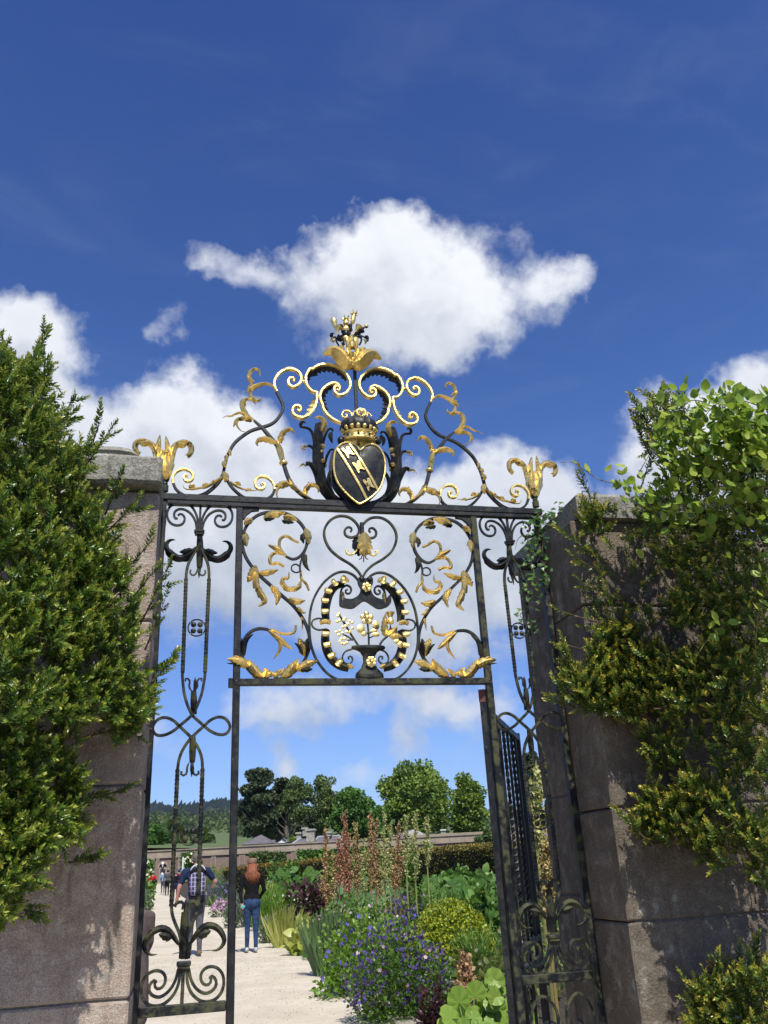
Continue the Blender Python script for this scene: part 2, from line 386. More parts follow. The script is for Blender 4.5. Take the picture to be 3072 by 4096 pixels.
def gp(name, V, F, m, parent=gate, smooth=True, autos=40, label=None):
    o=mesh(name, V, F, m, parent, smooth, autos=autos)
    if label: o['label']=label
    return o
def both(fn):
    fn(lambda P:P); fn(mirror)
# --- frame
PW=.034
for x,top in ((-.187,3.285),(.2,3.285),(2*XC-.2,3.285),(1.855,3.285)):
    b=MB(); b.add(*box(x-PW/2,x+PW/2,-PW/2,PW/2,-.02,top,.003)); o=b.build('post',IRON if x<.5 else IRONM,gate)
    if abs(x-.838)<.7: gp('rivet',*ball((x,-PW/2,2.352),.009,8,4,(1,.5,1)),IRON,o)
b=MB(); b.add(*box(-.215,1.885,-.026,.026,3.287,3.322,.003)); b.build('top_beam',IRON,gate)
b=MB(); b.add(*box(-.168,1.836,-.022,.014,3.264,3.2865,.002)); b.build('cover_strip',IRON,gate)
b=MB(); b.add(*box(.19,2*XC-.19,-.020,.014,2.334,2.366,.003)); b.build('lower_beam',IRONM,gate)
for x0,x1 in((-.169,.182),(2*XC-.182,1.837)):
    for z in (1.0,.08): b=MB(); b.add(*box(x0,x1,-.016,.016,z-.02,z+.018,.003)); b.build('bottom_rail',IRONM,gate)
def corner(f):
    P=f(np.array([(.218,3.266),(.218,3.20),(.225,3.20),(.238,3.225),(.262,3.246),(.300,3.252),(.300,3.266)]))
    gp('corner_bracket',*plate(P,-.012,.012),IRON,smooth=False)
both(corner)
b=MB(); b.add(*box(.192-.03,.184,-.012,.012,2.325,2.37,.002)); b.build('hinge_lug',IRONM,gate)
gp('latch_knob',*lathe([(0.001,-.07),(.02,-.07),(.026,-.05),(.026,.03),(.018,.05),(.001,.055)],(.243,-.0,.86),12),IRON)
# --- crest scrolls
def crest(f):
    s=f(catmull(tr('A',[(722,1290),(745,1180),(770,1120),(805,1060),(860,1010),(930,965),(1010,940),(1080,915),(1130,870),(1165,800),(1150,740),(1118,680)]),8))
    s1=gp('crest_stem',*bar(s,.016,.02),IRON)
    s=f(catmull(tr('A',[(1118,680),(1100,630),(1110,580),(1150,535),(1205,510),(1255,520),(1290,550),(1298,595),(1275,630),(1240,645),(1210,630),(1202,600),(1215,580),(1238,578),(1248,592),(1240,602)]),8))
    gp('gilded_scroll',*bar(s,.0145,.03,tap=(.9,.75)),GOLD)
    s=f(catmull(tr('A',[(722,1290),(690,1345),(640,1395),(590,1430),(540,1448)]),8)); gp('crest_stem',*bar(s,.018,.02),IRON)
    s=f(catmull(tr('A',[(430,1437),(400,1420),(372,1390),(357,1355)]),8)); gp('crest_stem',*bar(s,.013,.022),IRON)
    s=f(catmull(tr('A',[(357,1355),(352,1305),(385,1262),(435,1248),(480,1262),(503,1295),(495,1325),(465,1340),(440,1328),(434,1305),(448,1290),(462,1296),(458,1306)]),8))
    gp('gilded_scroll',*bar(s,.0125,.026,tap=(1,.7)),GOLD)
    s=f(catmull(tr('A',[(730,1280),(765,1350),(800,1395),(850,1440),(900,1465),(980,1474),(1040,1470),(1085,1440),(1103,1400)]),8)); gp('crest_stem',*bar(s,.014,.02),IRON)
    s=f(catmull(tr('A',[(1103,1400),(1095,1355),(1062,1318),(1020,1302),(978,1310),(958,1345),(970,1385),(1005,1397),(1028,1382),(1028,1358),(1010,1350),(1002,1362),(1012,1368)]),8))
    gp('gilded_scroll',*bar(s,.0125,.026,tap=(1,.7)),GOLD)
    s=f(catmull(tr('A',[(950,888),(1010,942),(1060,1000),(1110,1060),(1140,1110),(1163,1185),(1185,1260),(1212,1330),(1245,1380),(1300,1432),(1360,1472),(1398,1484)]),8))
    st=gp('crest_stem',*bar(s,.02,.022,tap=(.6,.8)),IRON)
    for (P,w,sh,te) in [([(1100,1040),(1135,1090),(1160,1185)],.034,'band',0),([(1210,1325),(1240,1375),(1300,1430),(1390,1482)],.032,'tail',3)]:
        gp('calyx',*leafy(f(tr('A',P)),w,-.012,.008,.5,te,sh),GOLDW,st)
    c=f(tr('A',[(1168,1203)]))[0]; gp('collar',*lathe([(.004,-.012),(.02,-.008),(.024,0),(.02,.008),(.004,.012)],(c[0],0,c[1]),12),GOLD,st)
    L=[([(950,888),(900,860),(868,810),(866,765),(900,742),(940,752),(964,782)],.026,'leaf',3),
     ([(940,890),(890,862),(850,845),(810,858),(780,872),(745,868),(716,880)],.022,'tail',0),
     ([(930,893),(885,885),(845,880)],.028,'band',2),
     ([(850,875),(822,910),(828,950),(855,978),(888,982)],.017,'tail',0),([(840,872),(815,910),(797,950)],.016,'leaf',0),
     ([(885,790),(880,760),(884,733)],.014,'tail',0),
     ([(1120,682),(1085,645),(1040,630),(980,640),(930,655),(905,650)],.040,'flare',0),
     ([(955,612),(915,580),(925,540),(960,522),(990,540),(994,575)],.019,'leaf',2),([(940,640),(910,600),(896,565)],.020,'tail',0),
     ([(925,655),(905,690),(908,700)],.026,'tail',0),([(920,675),(930,725),(965,757),(996,742),(988,720)],.019,'leaf',2),
     ([(1115,1068),(1080,1045),(1030,1035),(990,1042),(970,1062),(980,1088)],.030,'leaf',4),
     ([(1135,1062),(1150,1010),(1185,972),(1225,966),(1252,1002)],.026,'leaf',4),([(1145,1060),(1160,1030),(1172,1050)],.016,'tail',0),
     ([(1215,1368),(1180,1360),(1145,1372),(1100,1380)],.036,'leaf',3),([(1170,1380),(1130,1395),(1115,1435),(1122,1468),(1145,1482)],.018,'tail',0),
     ([(1335,1445),(1332,1405),(1360,1375),(1400,1378),(1426,1408),(1418,1432)],.024,'leaf',3),([(1350,1400),(1352,1370),(1345,1345)],.016,'tail',0),
     ([(775,1345),(830,1390),(880,1412),(925,1418),(972,1412)],.016,'tail',0),([(800,1365),(830,1362),(855,1378)],.020,'leaf',0),([(885,1412),(915,1410),(935,1418)],.014,'leaf',0),
     ([(715,1312),(660,1352),(600,1388),(540,1402),(480,1410),(440,1400),(424,1366)],.022,'tail',4),([(645,1335),(655,1350),(670,1362)],.026,'leaf',0),([(570,1385),(590,1375),(625,1372)],.022,'leaf',0),([(470,1392),(495,1380),(520,1400)],.022,'leaf',0),
     ([(725,1270),(745,1320),(735,1355)],.030,'leaf',0),([(775,1105),(770,1130),(782,1160)],.016,'leaf',0),([(755,1145),(745,1180),(757,1200)],.02,'leaf',0),([(745,1190),(728,1225),(745,1245)],.024,'leaf',0)]
    for P,w,shp,te in L:
        gp('gilded_leaf',*leafy(f(tr('A',P)),w,-.012,.022,.45,te,shp,curl=.01),GOLD if random.random()<.6 else GOLDW,s1)
    # great leaf-lined scrolls
    r1=catmull(np.vstack([tr('A',[(1413,682),(1375,674),(1340,630),(1332,570),(1362,515)]),tr('L',[(0,1030),(80,978),(200,952),(330,962),(450,1022),(550,1112),(608,1210),(625,1300),(590,1385),(530,1440),(450,1465),(375,1430),(352,1370),(375,1322),(425,1318),(448,1352),(425,1385),(400,1370)])]),8)
    r2=catmull(np.vstack([tr('L',[(455,1345),(430,1292),(350,1264),(260,1292),(180,1352),(132,1430),(125,1520),(145,1590),(175,1650)]),tr('M',[(300,110),(350,190),(430,260),(545,315)])]),8)
    r3=catmull(tr('A',[(1413,682),(1413,735),(1400,790),(1370,835),(1330,865),(1290,870),(1245,850),(1234,815),(1250,787),(1280,783),(1296,803),(1284,822),(1270,812)]),8)
    for R,s0,s1_ in ((r1,.10,.62),(r2,.12,.95),(r3,.05,.45)):
        o=gp('gilded_scroll',*bar(f(R),.014,.034,tap=(.8,.7),tapl=.12),GOLD)
        Q,t=resample(R,.006); L=t[-1]; C=Q.mean(0); V=[];
        idx=[i for i in range(len(Q)) if s0*L<t[i]<s1_*L]; T=np.gradient(Q,axis=0); T/=np.linalg.norm(T,axis=1)[:,None]
        sg=None
        for j,i in enumerate(idx):
            N=np.array([-T[i,1],T[i,0]]); ctr=Q[idx].mean(0); 
            if sg is None: sg=1 if np.dot(N,ctr-Q[i])>0 else -1
            N=N*sg; u=j/max(1,len(idx)-1); wdt=(.012+.017*math.sin(math.pi*u))*(.62+.55*((j%6)/5.0))
            a=Q[i]+N*.004; b=Q[i]+N*(.006+wdt)
            V+=[(a[0],a[1],.006),(b[0],b[1],.022)]
        P2=f(np.array([(v[0],v[1]) for v in V])); V3=[(P2[k][0],V[k][2],P2[k][1]) for k in range(len(V))]; nn=len(V3)
        V3+=[(a,b_+.003,c) for a,b_,c in V3]; F=[]
        for k in range(0,nn-2,2): F+=[(k,k+1,k+3,k+2),(nn+k,nn+k+2,nn+k+3,nn+k+1),(k+1,nn+k+1,nn+k+3,k+3)]
        gp('acanthus_fringe',V3,F,IRON if R is not r3 else GOLDW,o,smooth=False)
    for p in ((1318,603),(1425,713)):
        c=f(tr('A',[p]))[0]; gp('collar',*ball((c[0],0,c[1]),.013,8,5,(1,.9,.8)),GOLDW)
both(crest)
b=MB(); b.add(*box(XC+.006-.009,XC+.006+.009,.0,.018,3.32,4.19,.002)); b.build('centre_stem',IRON,gate)
# --- top bouquet
XM=float(tr('L',[(650,1000)])[0][0])
def mx(P): P=np.array(P,float).copy(); P[:,0]=2*XM-P[:,0]; return P
bq=gp('bouquet_cup',*lathe([(.004,0),(.018,.004),(.022,.03),(.03,.09),(.03,.1),(.004,.1)],(XM,0,tr('L',[(650,1020)])[0][1]),10),GOLDW)
for f in (lambda P:P,mx):
    gp('gilded_leaf',*leafy(f(tr('L',[(650,1000),(575,985),(500,910),(400,830),(290,790),(155,842)])),.085,-.03,.05,.35,0,'leaf',curl=.02),GOLD,bq)
    gp('gilded_leaf',*leafy(f(tr('L',[(630,930),(560,880),(470,790),(452,700)])),.045,-.035,.02,.5,2,'flare'),GOLD,bq)
    gp('gilded_leaf',*leafy(f(tr('L',[(640,930),(600,860),(575,770),(590,720)])),.035,-.045,.02,.5,2,'flare'),GOLDW,bq)
    gp('gilded_leaf',*leafy(f(tr('L',[(640,960),(600,985),(560,930),(590,900)])),.022,-.05,.01,.3,0,'leaf'),GOLD,bq)
    gp('bud_tube',*lathe([(.003,0),(.011,.01),(.016,.05),(.013,.07),(.003,.074)],(f(tr('L',[(570,720)]))[0][0],-.035,tr('L',[(570,720)])[0][1]),8),GOLD,bq)
gp('bud_tube',*lathe([(.003,0),(.013,.01),(.015,.07),(.019,.085),(.003,.088)],(XM,-.05,tr('L',[(650,760)])[0][1]),8),GOLDW,bq)
def LP(x,y,yy=0.0): w=tr('L',[(x,y)])[0]; return np.array([w[0],yy,w[1]])
def flower(x,y,dx,dy,r,kind,m,yy=-.01):
    c=LP(x,y,yy); e=LP(x+dx,y+dy,yy); ax=e-c; L=np.linalg.norm(ax); qn=Vector(ax/L).to_track_quat('Z','Y')
    prof={'tulip':[(.2,0),(.7,.25),(.8,.55),(.62,.8),(.8,1.0),(.7,.98),(.5,.75),(.3,.3)],'bud':[(.15,0),(.4,.2),(.75,.55),(.85,.8),(.6,.95),(.05,1.0)],'bell':[(.1,0),(.2,.35),(.45,.65),(1.0,1.0),(.8,.9),(.3,.5)],'band':[(.8,0),(1,.3),(1,.7),(.8,1.0)]}[kind]
    r=r*1.35; V,F=lathe([(p[0]*r,p[1]*L) for p in prof],(0,0,0),10)
    V=[tuple(np.array(qn@Vector(v))+c) for v in V]
    gp('gilded_flower',V,F,m,bq,autos=50)
    if kind=='tulip':
        for k in range(5):
            a=k*1.257; d=np.array(qn@Vector((math.cos(a),math.sin(a),0)))
            P=[e+d*r*.75,e+d*r*.95+ax/L*r*.6,e+d*r*1.25+ax/L*r*1.1]; V,F=tube(P,[r*.3,r*.2,r*.02],5); gp('petal_tip',V,F,m,bq)
flower(550,330,0,-110,.016,'tulip',GOLDW); flower(550,420,0,-70,.018,'band',GOLD); flower(548,500,0,-80,.017,'band',IRON); flower(545,560,0,-60,.014,'band',GOLD)
flower(650,300,35,-170,.015,'tulip',GOLDW); flower(385,390,-50,-205,.017,'bud',GOLD); flower(380,500,40,-110,.017,'bell',GOLD,-.04); flower(665,470,110,-130,.02,'bell',GOLD)
flower(840,540,55,40,.016,'bell',GOLDW); 
gp('gilded_flower',*ball(tuple(LP(893,310)),.0135,10,6),GOLD,bq)
for P in ([(640,300),(630,380),(610,470)],[(380,530),(395,600),(430,660),(485,685),(500,640),(480,615)],[(893,345),(850,355),(820,400),(790,440),(740,470),(710,500)],[(840,520),(790,485),(740,500),(710,540)],[(800,580),(805,540),(770,500)],[(770,640),(795,600),(808,560)],[(430,380),(420,330),(460,310),(500,340)],[(310,480),(330,520),(380,520)],[(470,480),(500,560),(520,640)]):
    V,F=tube([LP(x,y,-.01-.01*random.random()) for x,y in catmull(P,4)],.0058,6); gp('flower_stem',V,F,IRON,bq)
for P,w in (([(330,520),(310,560),(330,600),(350,585),(330,630)],.014),([(320,530),(305,480),(350,465)],.018),([(760,380),(800,420),(830,440),(810,380)],.018),([(850,540),(890,510),(900,560),(912,610)],.018),([(420,520),(460,560),(490,590)],.03),([(740,480),(780,520),(790,560)],.025),([(600,470),(560,430),(500,440),(470,400)],.03),([(640,430),(600,360),(610,300)],.03),([(700,520),(740,450),(800,460)],.028),([(500,560),(440,540),(420,480)],.03)):
    gp('bouquet_leaf',*leafy(tr('L',P),w,-.02,.01,.4),IRON if w>.017 else GOLDW,bq)
# --- plumes beside the shield
def plume(f):
    base=None
    for P,w,shp,m,te in [([(670,1372),(540,1345),(420,1280),(320,1160),(265,1000),(240,800),(240,600),(245,450),(262,320)],.062,'band',IRON,0),
      ([(300,1120),(285,950),(262,760),(255,560),(275,380)],.034,'leaf',IRON,0),
      ([(262,500),(290,420),(320,330),(290,270),(235,245),(180,262)],.032,'leaf',GOLD,0),([(255,600),(285,620),(300,660)],.035,'band',GOLD,0),([(290,650),(280,700),(268,750)],.026,'tail',GOLD,0),([(290,780),(295,820),(280,860)],.026,'leaf',GOLD,0),
      ([(230,1050),(205,850),(195,650),(170,500),(130,410),(70,380),(22,372)],.018,'band',IRON,0),([(22,372),(5,340),(30,312),(75,330)],.016,'leaf',IRON,0),
      ([(245,960),(210,760),(160,650),(100,615)],.018,'band',IRON,0),([(110,612),(60,625),(30,650),(45,680),(75,665)],.017,'leaf',GOLD,0),
      ([(250,1080),(190,940),(130,860),(70,855)],.030,'band',IRON,0),([(75,855),(30,870),(-5,905),(-25,915)],.020,'tail',GOLD,0),
      ([(325,900),(345,780),(385,700),(420,672),(455,685)],.014,'band',IRON,0),([(305,600),(325,500),(365,420),(410,400),(435,430)],.014,'band',IRON,0),([(425,420),(400,480),(405,540),(425,600)],.022,'leaf',IRON,0),
      ([(500,1330),(420,1230),(375,1120),(385,1000),(430,920)],.022,'band',IRON,0),([(330,860),(345,880),(335,905)],.012,'tail',GOLDW,0)]:
        o=gp('acanthus_plume' if base is None else ('gilded_leaf' if m is not IRON else 'plume_leaf'),*leafy(f(tr('M',P)),w,-.0,.03 if w<.05 else .035,.5,te,shp),m,base or gate)
        if base is None: base=o
both(plume)
# --- heart shield
SY=-.055
hp=catmull(tr('M',[(803,668),(760,618),(700,580),(620,568),(545,592),(482,655),(456,740),(446,860),(458,980),(500,1100),(580,1205),(670,1295),(740,1352),(795,1378),(880,1338),(975,1268),(1055,1180),(1105,1060),(1130,920),(1125,800),(1090,695),(1030,620),(950,588),(870,608)],SY),4,closed=True)
sh=gp('heart_shield',*dome(hp,SY,.022,.05,6),IRON,autos=35)
c=hp.mean(0)
o=gp('shield_backing',*dome(c+(hp-c)*1.03+np.array([-.014,-.004]),SY+.03,.0,.03,2),IRON,sh,autos=35)
V,F=tube([(p[0],SY-.003,p[1]) for p in np.vstack([hp,hp[:1]])],.0058,8,False); gp('gilded_rim',V,F,GOLD,sh)
HA=np.arctan2(hp[:,1]-c[1],hp[:,0]-c[0]); HO=np.argsort(HA); HR=np.hypot(hp[:,0]-c[0],hp[:,1]-c[1])[HO]; HA=HA[HO]
def hy(x,z): s_=np.hypot(x-c[0],z-c[1])/np.interp(math.atan2(z-c[1],x-c[0]),HA,HR,period=2*math.pi); return SY-.022*(1-min(1,s_)**2)
def strip(P,w,dy,m,nm):
    Q=catmull(tr('M',P,SY),6); V,F=bar(Q,w,.008,0.0,step=.01)
    V=[(a, hy(a,d)+b-dy, d) for a,b,d in V]; return gp(nm,V,F,m,sh)
strip([(490,655),(680,980),(885,1320)],.0135,.003,GOLD,'gilded_band'); strip([(655,585),(845,900),(1035,1205)],.0135,.003,GOLD,'gilded_band')
EM=[(543,650),(560,638),(580,645),(600,672),(612,655),(610,625),(630,612),(652,620),(672,655),(685,690),(712,728),(742,752),(715,755),(680,742),(655,735),(645,760),(648,812),(625,790),(603,745),(585,710),(560,690)]
for dx,dy in((0,0),(135,205),(272,428)):
    P=tr('M',[((a-628)*.86+622+dx,(b_-712)*.86+712+dy) for a,b_ in EM],SY); V,F=plate(P,0,.008)
    V=[(a, hy(a,d)-.007+b_, d) for a,b_,d in V]; gp('gilded_emblem',V,F,GOLDW,sh,smooth=False)
# --- crown
def MP(x,y,yy=0.0): w=tr('M',[(x,y)],yy)[0]; return np.array([w[0],yy,w[1]])
cc=MP(790,560,-.03); k=np.linalg.norm(MP(890,560,-.03)-MP(790,560,-.03))/100; H=lambda y: MP(790,y,-.03)[2]-cc[2]
V,F=lathe([(195*k,H(560)),(212*k,H(552)),(212*k,H(543)),(196*k,H(536)),(194*k,H(482)),(215*k,H(472)),(222*k,H(455)),(200*k,H(440))],(cc[0],-.03,cc[2]),28,.75)
crn=gp('crown',V,F,GOLD,autos=35)
V,F=lathe([(180*k,H(450)),(225*k,H(430)),(250*k,H(395)),(246*k,H(350)),(225*k,H(310)),(190*k,H(280)),(130*k,H(258)),(60*k,H(245)),(1*k,H(243))],(cc[0],-.03,cc[2]),40,.75)
V=[(cc[0]+(x-cc[0])*(1+.045*math.cos(13*math.atan2(y+.03,x-cc[0]))), -.03+(y+.03)*(1+.045*math.cos(13*math.atan2(y+.03,x-cc[0]))),z) for x,y,z in V]
gp('crown_cushion',V,F,IRON,crn)
for i in range(16):
    a=math.pi+math.pi*2*(i+.5)/16; x=cc[0]+213*k*math.cos(a); y=-.03+213*k*.75*math.sin(a)
    gp('gilded_pearl',*ball((x,y,cc[2]+H(412)),36*k,10,6),GOLD,crn)
    if math.sin(a)<.2:
        x=cc[0]+198*k*math.cos(a); y=-.03+198*k*.75*math.sin(a)
        gp('jewel',*ball((x,y,cc[2]+H(508)),20*k,4,4),IRON if i%2 else GOLDW,crn,smooth=False)
        for dz in(490,527): gp('stud',*ball((x+18*k,y,cc[2]+H(dz)),7*k,6,4),GOLD,crn)
for i in range(14):
    a=math.pi*2*i/14; w=MP(800,205,-.06); gp('rosette_petal',*ball((w[0]+58*k*math.cos(a),-.095,w[2]+58*k*math.sin(a)*.85),20*k,8,5,(1,.6,1)),GOLD,crn)
w=MP(798,200,-.06); gp('orb',*ball((w[0],-.10,w[2]),34*k,10,6),GOLD,crn); gp('finial_tip',*ball(tuple(MP(782,128,-.06)),17*k,8,5),GOLD,crn)
V,F=tube([MP(x,y,-.08) for x,y in catmull([(705,210),(705,170),(740,145),(800,140),(860,150),(890,180),(885,225)],5)],.005,8); gp('crown_arch',V,F,GOLD,crn)
gp('gilded_scroll',*bar(catmull(tr('M',[(690,232),(678,180),(635,148),(585,150),(556,185),(565,228),(600,240),(625,218),(615,195),(598,203)],-.03),6),.0075,.02,-.03),GOLD,crn)
gp('gilded_scroll',*bar(mirror(catmull(tr('M',[(690,232),(678,180),(635,148),(585,150),(556,185)],-.03),6)),.006,.018,-.02),GOLDW,crn)
for X in(545,1030): gp('mantling',*ball(tuple(MP(X,540,-.01)),.022,10,6,(1,1,1.2)),IRON,crn)
# --- finials on the outer posts
def finial(f, m):
    base=tr('K',[(1135,1000)])[0]; Hk=lambda y: tr('K',[(1135,y)])[0][1]-base[1]; bx=f(np.array([base]))[0][0]
    r=gp('finial_base',*lathe([(.019,0),(.019,Hk(915)),(.012,Hk(905)),(.015,Hk(890)),(.013,Hk(870)),(.018,Hk(850)),(.021,Hk(820)),(.016,Hk(760)),(.005,Hk(700))],(bx,0,base[1]+.008),10),IRONM)
    for P,w,shp,te,yy,cu in [([(1110,800),(1060,600),(1010,400),(970,300),(880,235),(790,215),(715,240),(700,320),(730,380),(775,402)],.034,'band',0,.0,.02),
        ([(900,250),(820,290),(760,270)],.030,'leaf',0,-.012,0),
        ([(1165,800),(1215,600),(1250,400),(1290,300),(1370,245),(1450,235),(1520,275),(1532,350),(1510,400),(1462,435)],.034,'band',0,.0,.02),
        ([(1340,265),(1400,310),(1470,290)],.030,'leaf',0,-.012,0),
        ([(1120,780),(1050,600),(1035,400),(1070,150)],.040,'leaf',3,-.006,0),([(1175,760),(1210,560),(1190,380),(1155,170)],.038,'leaf',3,-.006,0),
        ([(1120,830),(1105,640),(1085,520),(1115,380)],.040,'leaf',2,-.022,0),([(1155,830),(1165,660),(1160,540),(1170,420)],.044,'leaf',2,-.020,0),
        ([(1140,840),(1140,700),(1135,560)],.030,'leaf',0,.018,0)]:
        gp('gilded_leaf',*leafy(f(tr('K',P)),w,yy,.01,.45,te,shp,curl=cu),m,r)
finial(lambda P:P,GOLDW); finial(mirror,GOLDW)
# --- side panels
def side(f):
    cx=tr('C',[(617,262)])[0][0]
    def mp(P): P=np.array(P,float).copy(); P[:,0]=2*cx-P[:,0]; return P
    cz=tr('C',[(617,262)])[0][1]
    x0=f(np.array([(cx,cz)]))[0][0]
    b=MB(); b.add(*box(x0-.026,x0+.026,-.02,.02,cz-.008,cz+.006,.003)).add(*box(x0-.022,x0+.022,-.017,.017,cz-.02,cz-.009,.003)); b.build('collar',IRON,gate)
    gp('fan_bar',*bar(f(np.array([(cx,cz),(cx+.001,3.27)])),.012,.014),IRON)
    o1=catmull(tr('K',[(1632,1540),(1625,1400),(1590,1290),(1530,1200),(1440,1160),(1330,1158),(1235,1190),(1182,1265),(1178,1365),(1228,1448),(1312,1482),(1392,1465),(1432,1405),(1420,1340),(1372,1310),(1335,1335)]),8)
    o2=catmull(tr('K',[(1612,1540),(1590,1420),(1530,1315),(1440,1252),(1350,1242),(1292,1275),(1276,1335),(1300,1383),(1330,1378)]),8)
    for gfn in (lambda P:P, mp):
        gp('fan_scroll',*bar(f(gfn(o1)),.0115,.014,tap=(1,.9)),IRON); gp('fan_scroll',*bar(f(gfn(o2)),.0115,.014,tap=(1,1.0)),IRON)
        gp('acanthus_leaf',*leafy(f(gfn(tr('C',[(600,380),(560,430),(500,475),(440,485),(385,455),(345,405),(348,360),(385,335),(422,340)]))),.034,-.004,.015,.4,3,'leaf'),IRON)
        gp('acanthus_leaf',*leafy(f(gfn(tr('C',[(565,415),(510,430),(450,440)]))),.028,-.01,.01,.4,3,'leaf'),IRON)
        gp('curl',*bar(f(gfn(catmull(tr('C',[(605,575),(585,620),(560,632),(540,610),(545,585)]),6))),.008,.01,-.01),IRONM)
        # tulip pendants above and below the knot
        gp('curl',*bar(f(gfn(catmull(tr('F',[(840,210),(810,150),(820,90),(800,55),(765,50),(765,85)]),6))),.009,.01,-.01,tap=(.5,1)),IRONM)
        gp('curl',*bar(f(gfn(catmull(tr('F',[(810,1110),(785,1170),(780,1240),(745,1275),(705,1250),(715,1220)]),6))),.010,.01,-.01,tap=(.4,1)),IRONM)
    # long looped bars
    TL=tr('C',[(598,395),(560,460),(525,530),(510,600),(506,650)]); BL_=tr('C',[(506,650),(478,1430)]); KL=tr('F',[(725,0),(735,130),(752,250),(790,380),(830,468),(862,520),(1000,642),(1080,708),(1180,750),(1280,740),(1328,650),(1275,555),(1180,530),(1080,570),(1000,642),(862,768),(790,850),(722,960),(682,1070),(664,1190)])
    lo=tr('F',[(655,1290),(617,2212)]); end=tr('G',[(512,900),(525,1000),(560,1100),(600,1200),(622,1320)])
    kl=catmull(np.vstack([BL_[1:],KL]),8)
    for gi_,gfn in enumerate((lambda P:P, mp)):
        yy=-.003 if gi_ else .003; sg=1
        gp('looped_bar',*bar(f(gfn(catmull(TL,8))),.014,.014,yy),IRONM)
        A_=BL_[0];B_=BL_[1]; gp('twisted_bar',*bar(f(gfn(np.array([A_,B_]))),.0165,.0165,yy,twist=85*sg,step=.004),IRONM)
        gp('looped_bar',*bar(f(gfn(kl)),.0135,.013,yy),IRONM)
        A_=KL[-1]; B_=end[0]; gp('twisted_bar',*bar(f(gfn(np.array([A_,B_]))),.0165,.0165,yy,twist=85*sg,step=.004),IRONM)
        gp('looped_bar',*bar(f(gfn(catmull(end,8))),.014,.014,yy),IRONM)
    def pend(P,w,te=0): gp('tulip_drop',*leafy(f(P),w,-.008,.01,.6,te,'band'),IRONM)
    pend(tr('C',[(620,285),(622,400),(618,560)]),.034); gp('tulip_drop',*leafy(f(tr('C',[(617,550),(615,600),(613,655)])),.02,-.01,0,.6,0,'tail'),IRONM)
    pend(tr('F',[(875,500),(870,380),(868,200)]),.03); gp('spike',*lathe([(.001,0),(.007,.01),(.007,.055),(.001,.075)],(f(tr('F',[(880,230)]))[0][0],-.006,tr('F',[(880,230)])[0][1]),8),IRONM)
    pend(tr('F',[(858,760),(856,900),(850,1110)]),.03); gp('spike',*lathe([(.001,-.06),(.008,-.03),(.008,.0),(.001,.01)],(f(tr('F',[(848,1120)]))[0][0],-.006,tr('F',[(848,1120)])[0][1]),8),IRONM)
    for (cr,pc,rw) in (('C',[(595,1060)],.0415),('F',[(810,2020)],.0435)):
        q0=f(tr(cr,pc))[0]; bo=None
        for kx in(-1,1):
            for kz in(-1,1):
                o=gp('quatrefoil_boss' if bo is None else 'boss_ball',*ball((q0[0]+kx*.0155,0,q0[1]+kz*.0155),.0135,10,6,(1,.8,1)),IRONM,bo or gate)
                bo=bo or o
        for a in range(4):
            Q=[(q0[0]+rw*math.cos(t),q0[1]+rw*math.sin(t)) for t in np.linspace(a*math.pi/2-.72+0,a*math.pi/2+.72,9)]
            gp('boss_ring',*bar(Q,.006,.012,0,step=.008),IRONM,bo)
            t=a*math.pi/2+.785; gp('boss_leaf',*leafy([(q0[0]+.012*math.cos(t),q0[1]+.012*math.sin(t)),(q0[0]+.04*math.cos(t),q0[1]+.04*math.sin(t))],.012,-.004,0,.3),IRONM,bo)
    # lower bouquet and fan
    gc=tr('G',[(650,1530)])[0]
    def mg(P): P=np.array(P,float).copy(); P[:,0]=2*gc[0]-P[:,0]; return P
    xg=f(np.array([gc]))[0][0]
    b=MB(); b.add(*box(xg-.030,xg+.030,-.022,.022,gc[1]-.010,gc[1]+.008,.004)).add(*box(xg-.026,xg+.026,-.019,.019,gc[1]-.022,gc[1]-.0105,.003)); b.build('collar',IRONM,gate)
    gp('tulip_drop',*leafy(f(tr('G',[(650,1480),(655,1200),(662,960)])),.036,-.012,.01,.6,0,'band'),IRONM)
    gp('tulip_drop',*leafy(f(tr('G',[(662,1000),(665,900),(665,820)])),.016,-.014,.0,.6,0,'tail'),IRONM)
    gp('tulip_drop',*leafy(f(tr('G',[(625,1480),(640,1380),(620,1290)])),.030,-.018,.0,.6,0,'band'),IRON)
    gp('tulip_drop',*leafy(f(tr('G',[(690,1480),(685,1380),(700,1290)])),.030,-.018,.0,.6,0,'band'),IRON)
    oo=catmull(tr('G',[(682,1590),(690,1740),(730,1850),(800,1925),(880,1955),(985,1935),(1060,1860),(1092,1760),(1080,1655),(1025,1585),(950,1565),(880,1592),(840,1655),(848,1735),(900,1772),(942,1748),(952,1700),(935,1680)]),8)
    oi=catmull(tr('G',[(706,1590),(730,1710),(790,1810),(880,1862),(965,1832),(1008,1770),(1000,1705),(962,1670),(935,1690)]),8)
    lf=tr('G',[(715,1330),(780,1225),(860,1135),(940,1108),(1030,1145),(1085,1225),(1095,1290),(1060,1350),(1000,1385),(938,1380)]); lf2=tr('G',[(800,1230),(870,1195),(950,1170)])
    for gfn in (lambda P:P, mg):
        gp('fan_scroll',*bar(f(gfn(oo)),.0125,.015,tap=(1,.9)),IRONM); gp('fan_scroll',*bar(f(gfn(oi)),.0125,.015),IRONM)
        gp('acanthus_leaf',*leafy(f(gfn(lf)),.024,-.006,.02,.4,0,'leaf'),IRONM); gp('acanthus_leaf',*leafy(f(gfn(lf2)),.034,-.012,.01,.4,3,'leaf'),IRONM)
        gp('curl',*bar(f(gfn(catmull(tr('G',[(715,930),(700,870),(735,842),(780,850),(800,890)]),6))),.014,.014,-.02,tap=(.6,1)),IRONM)
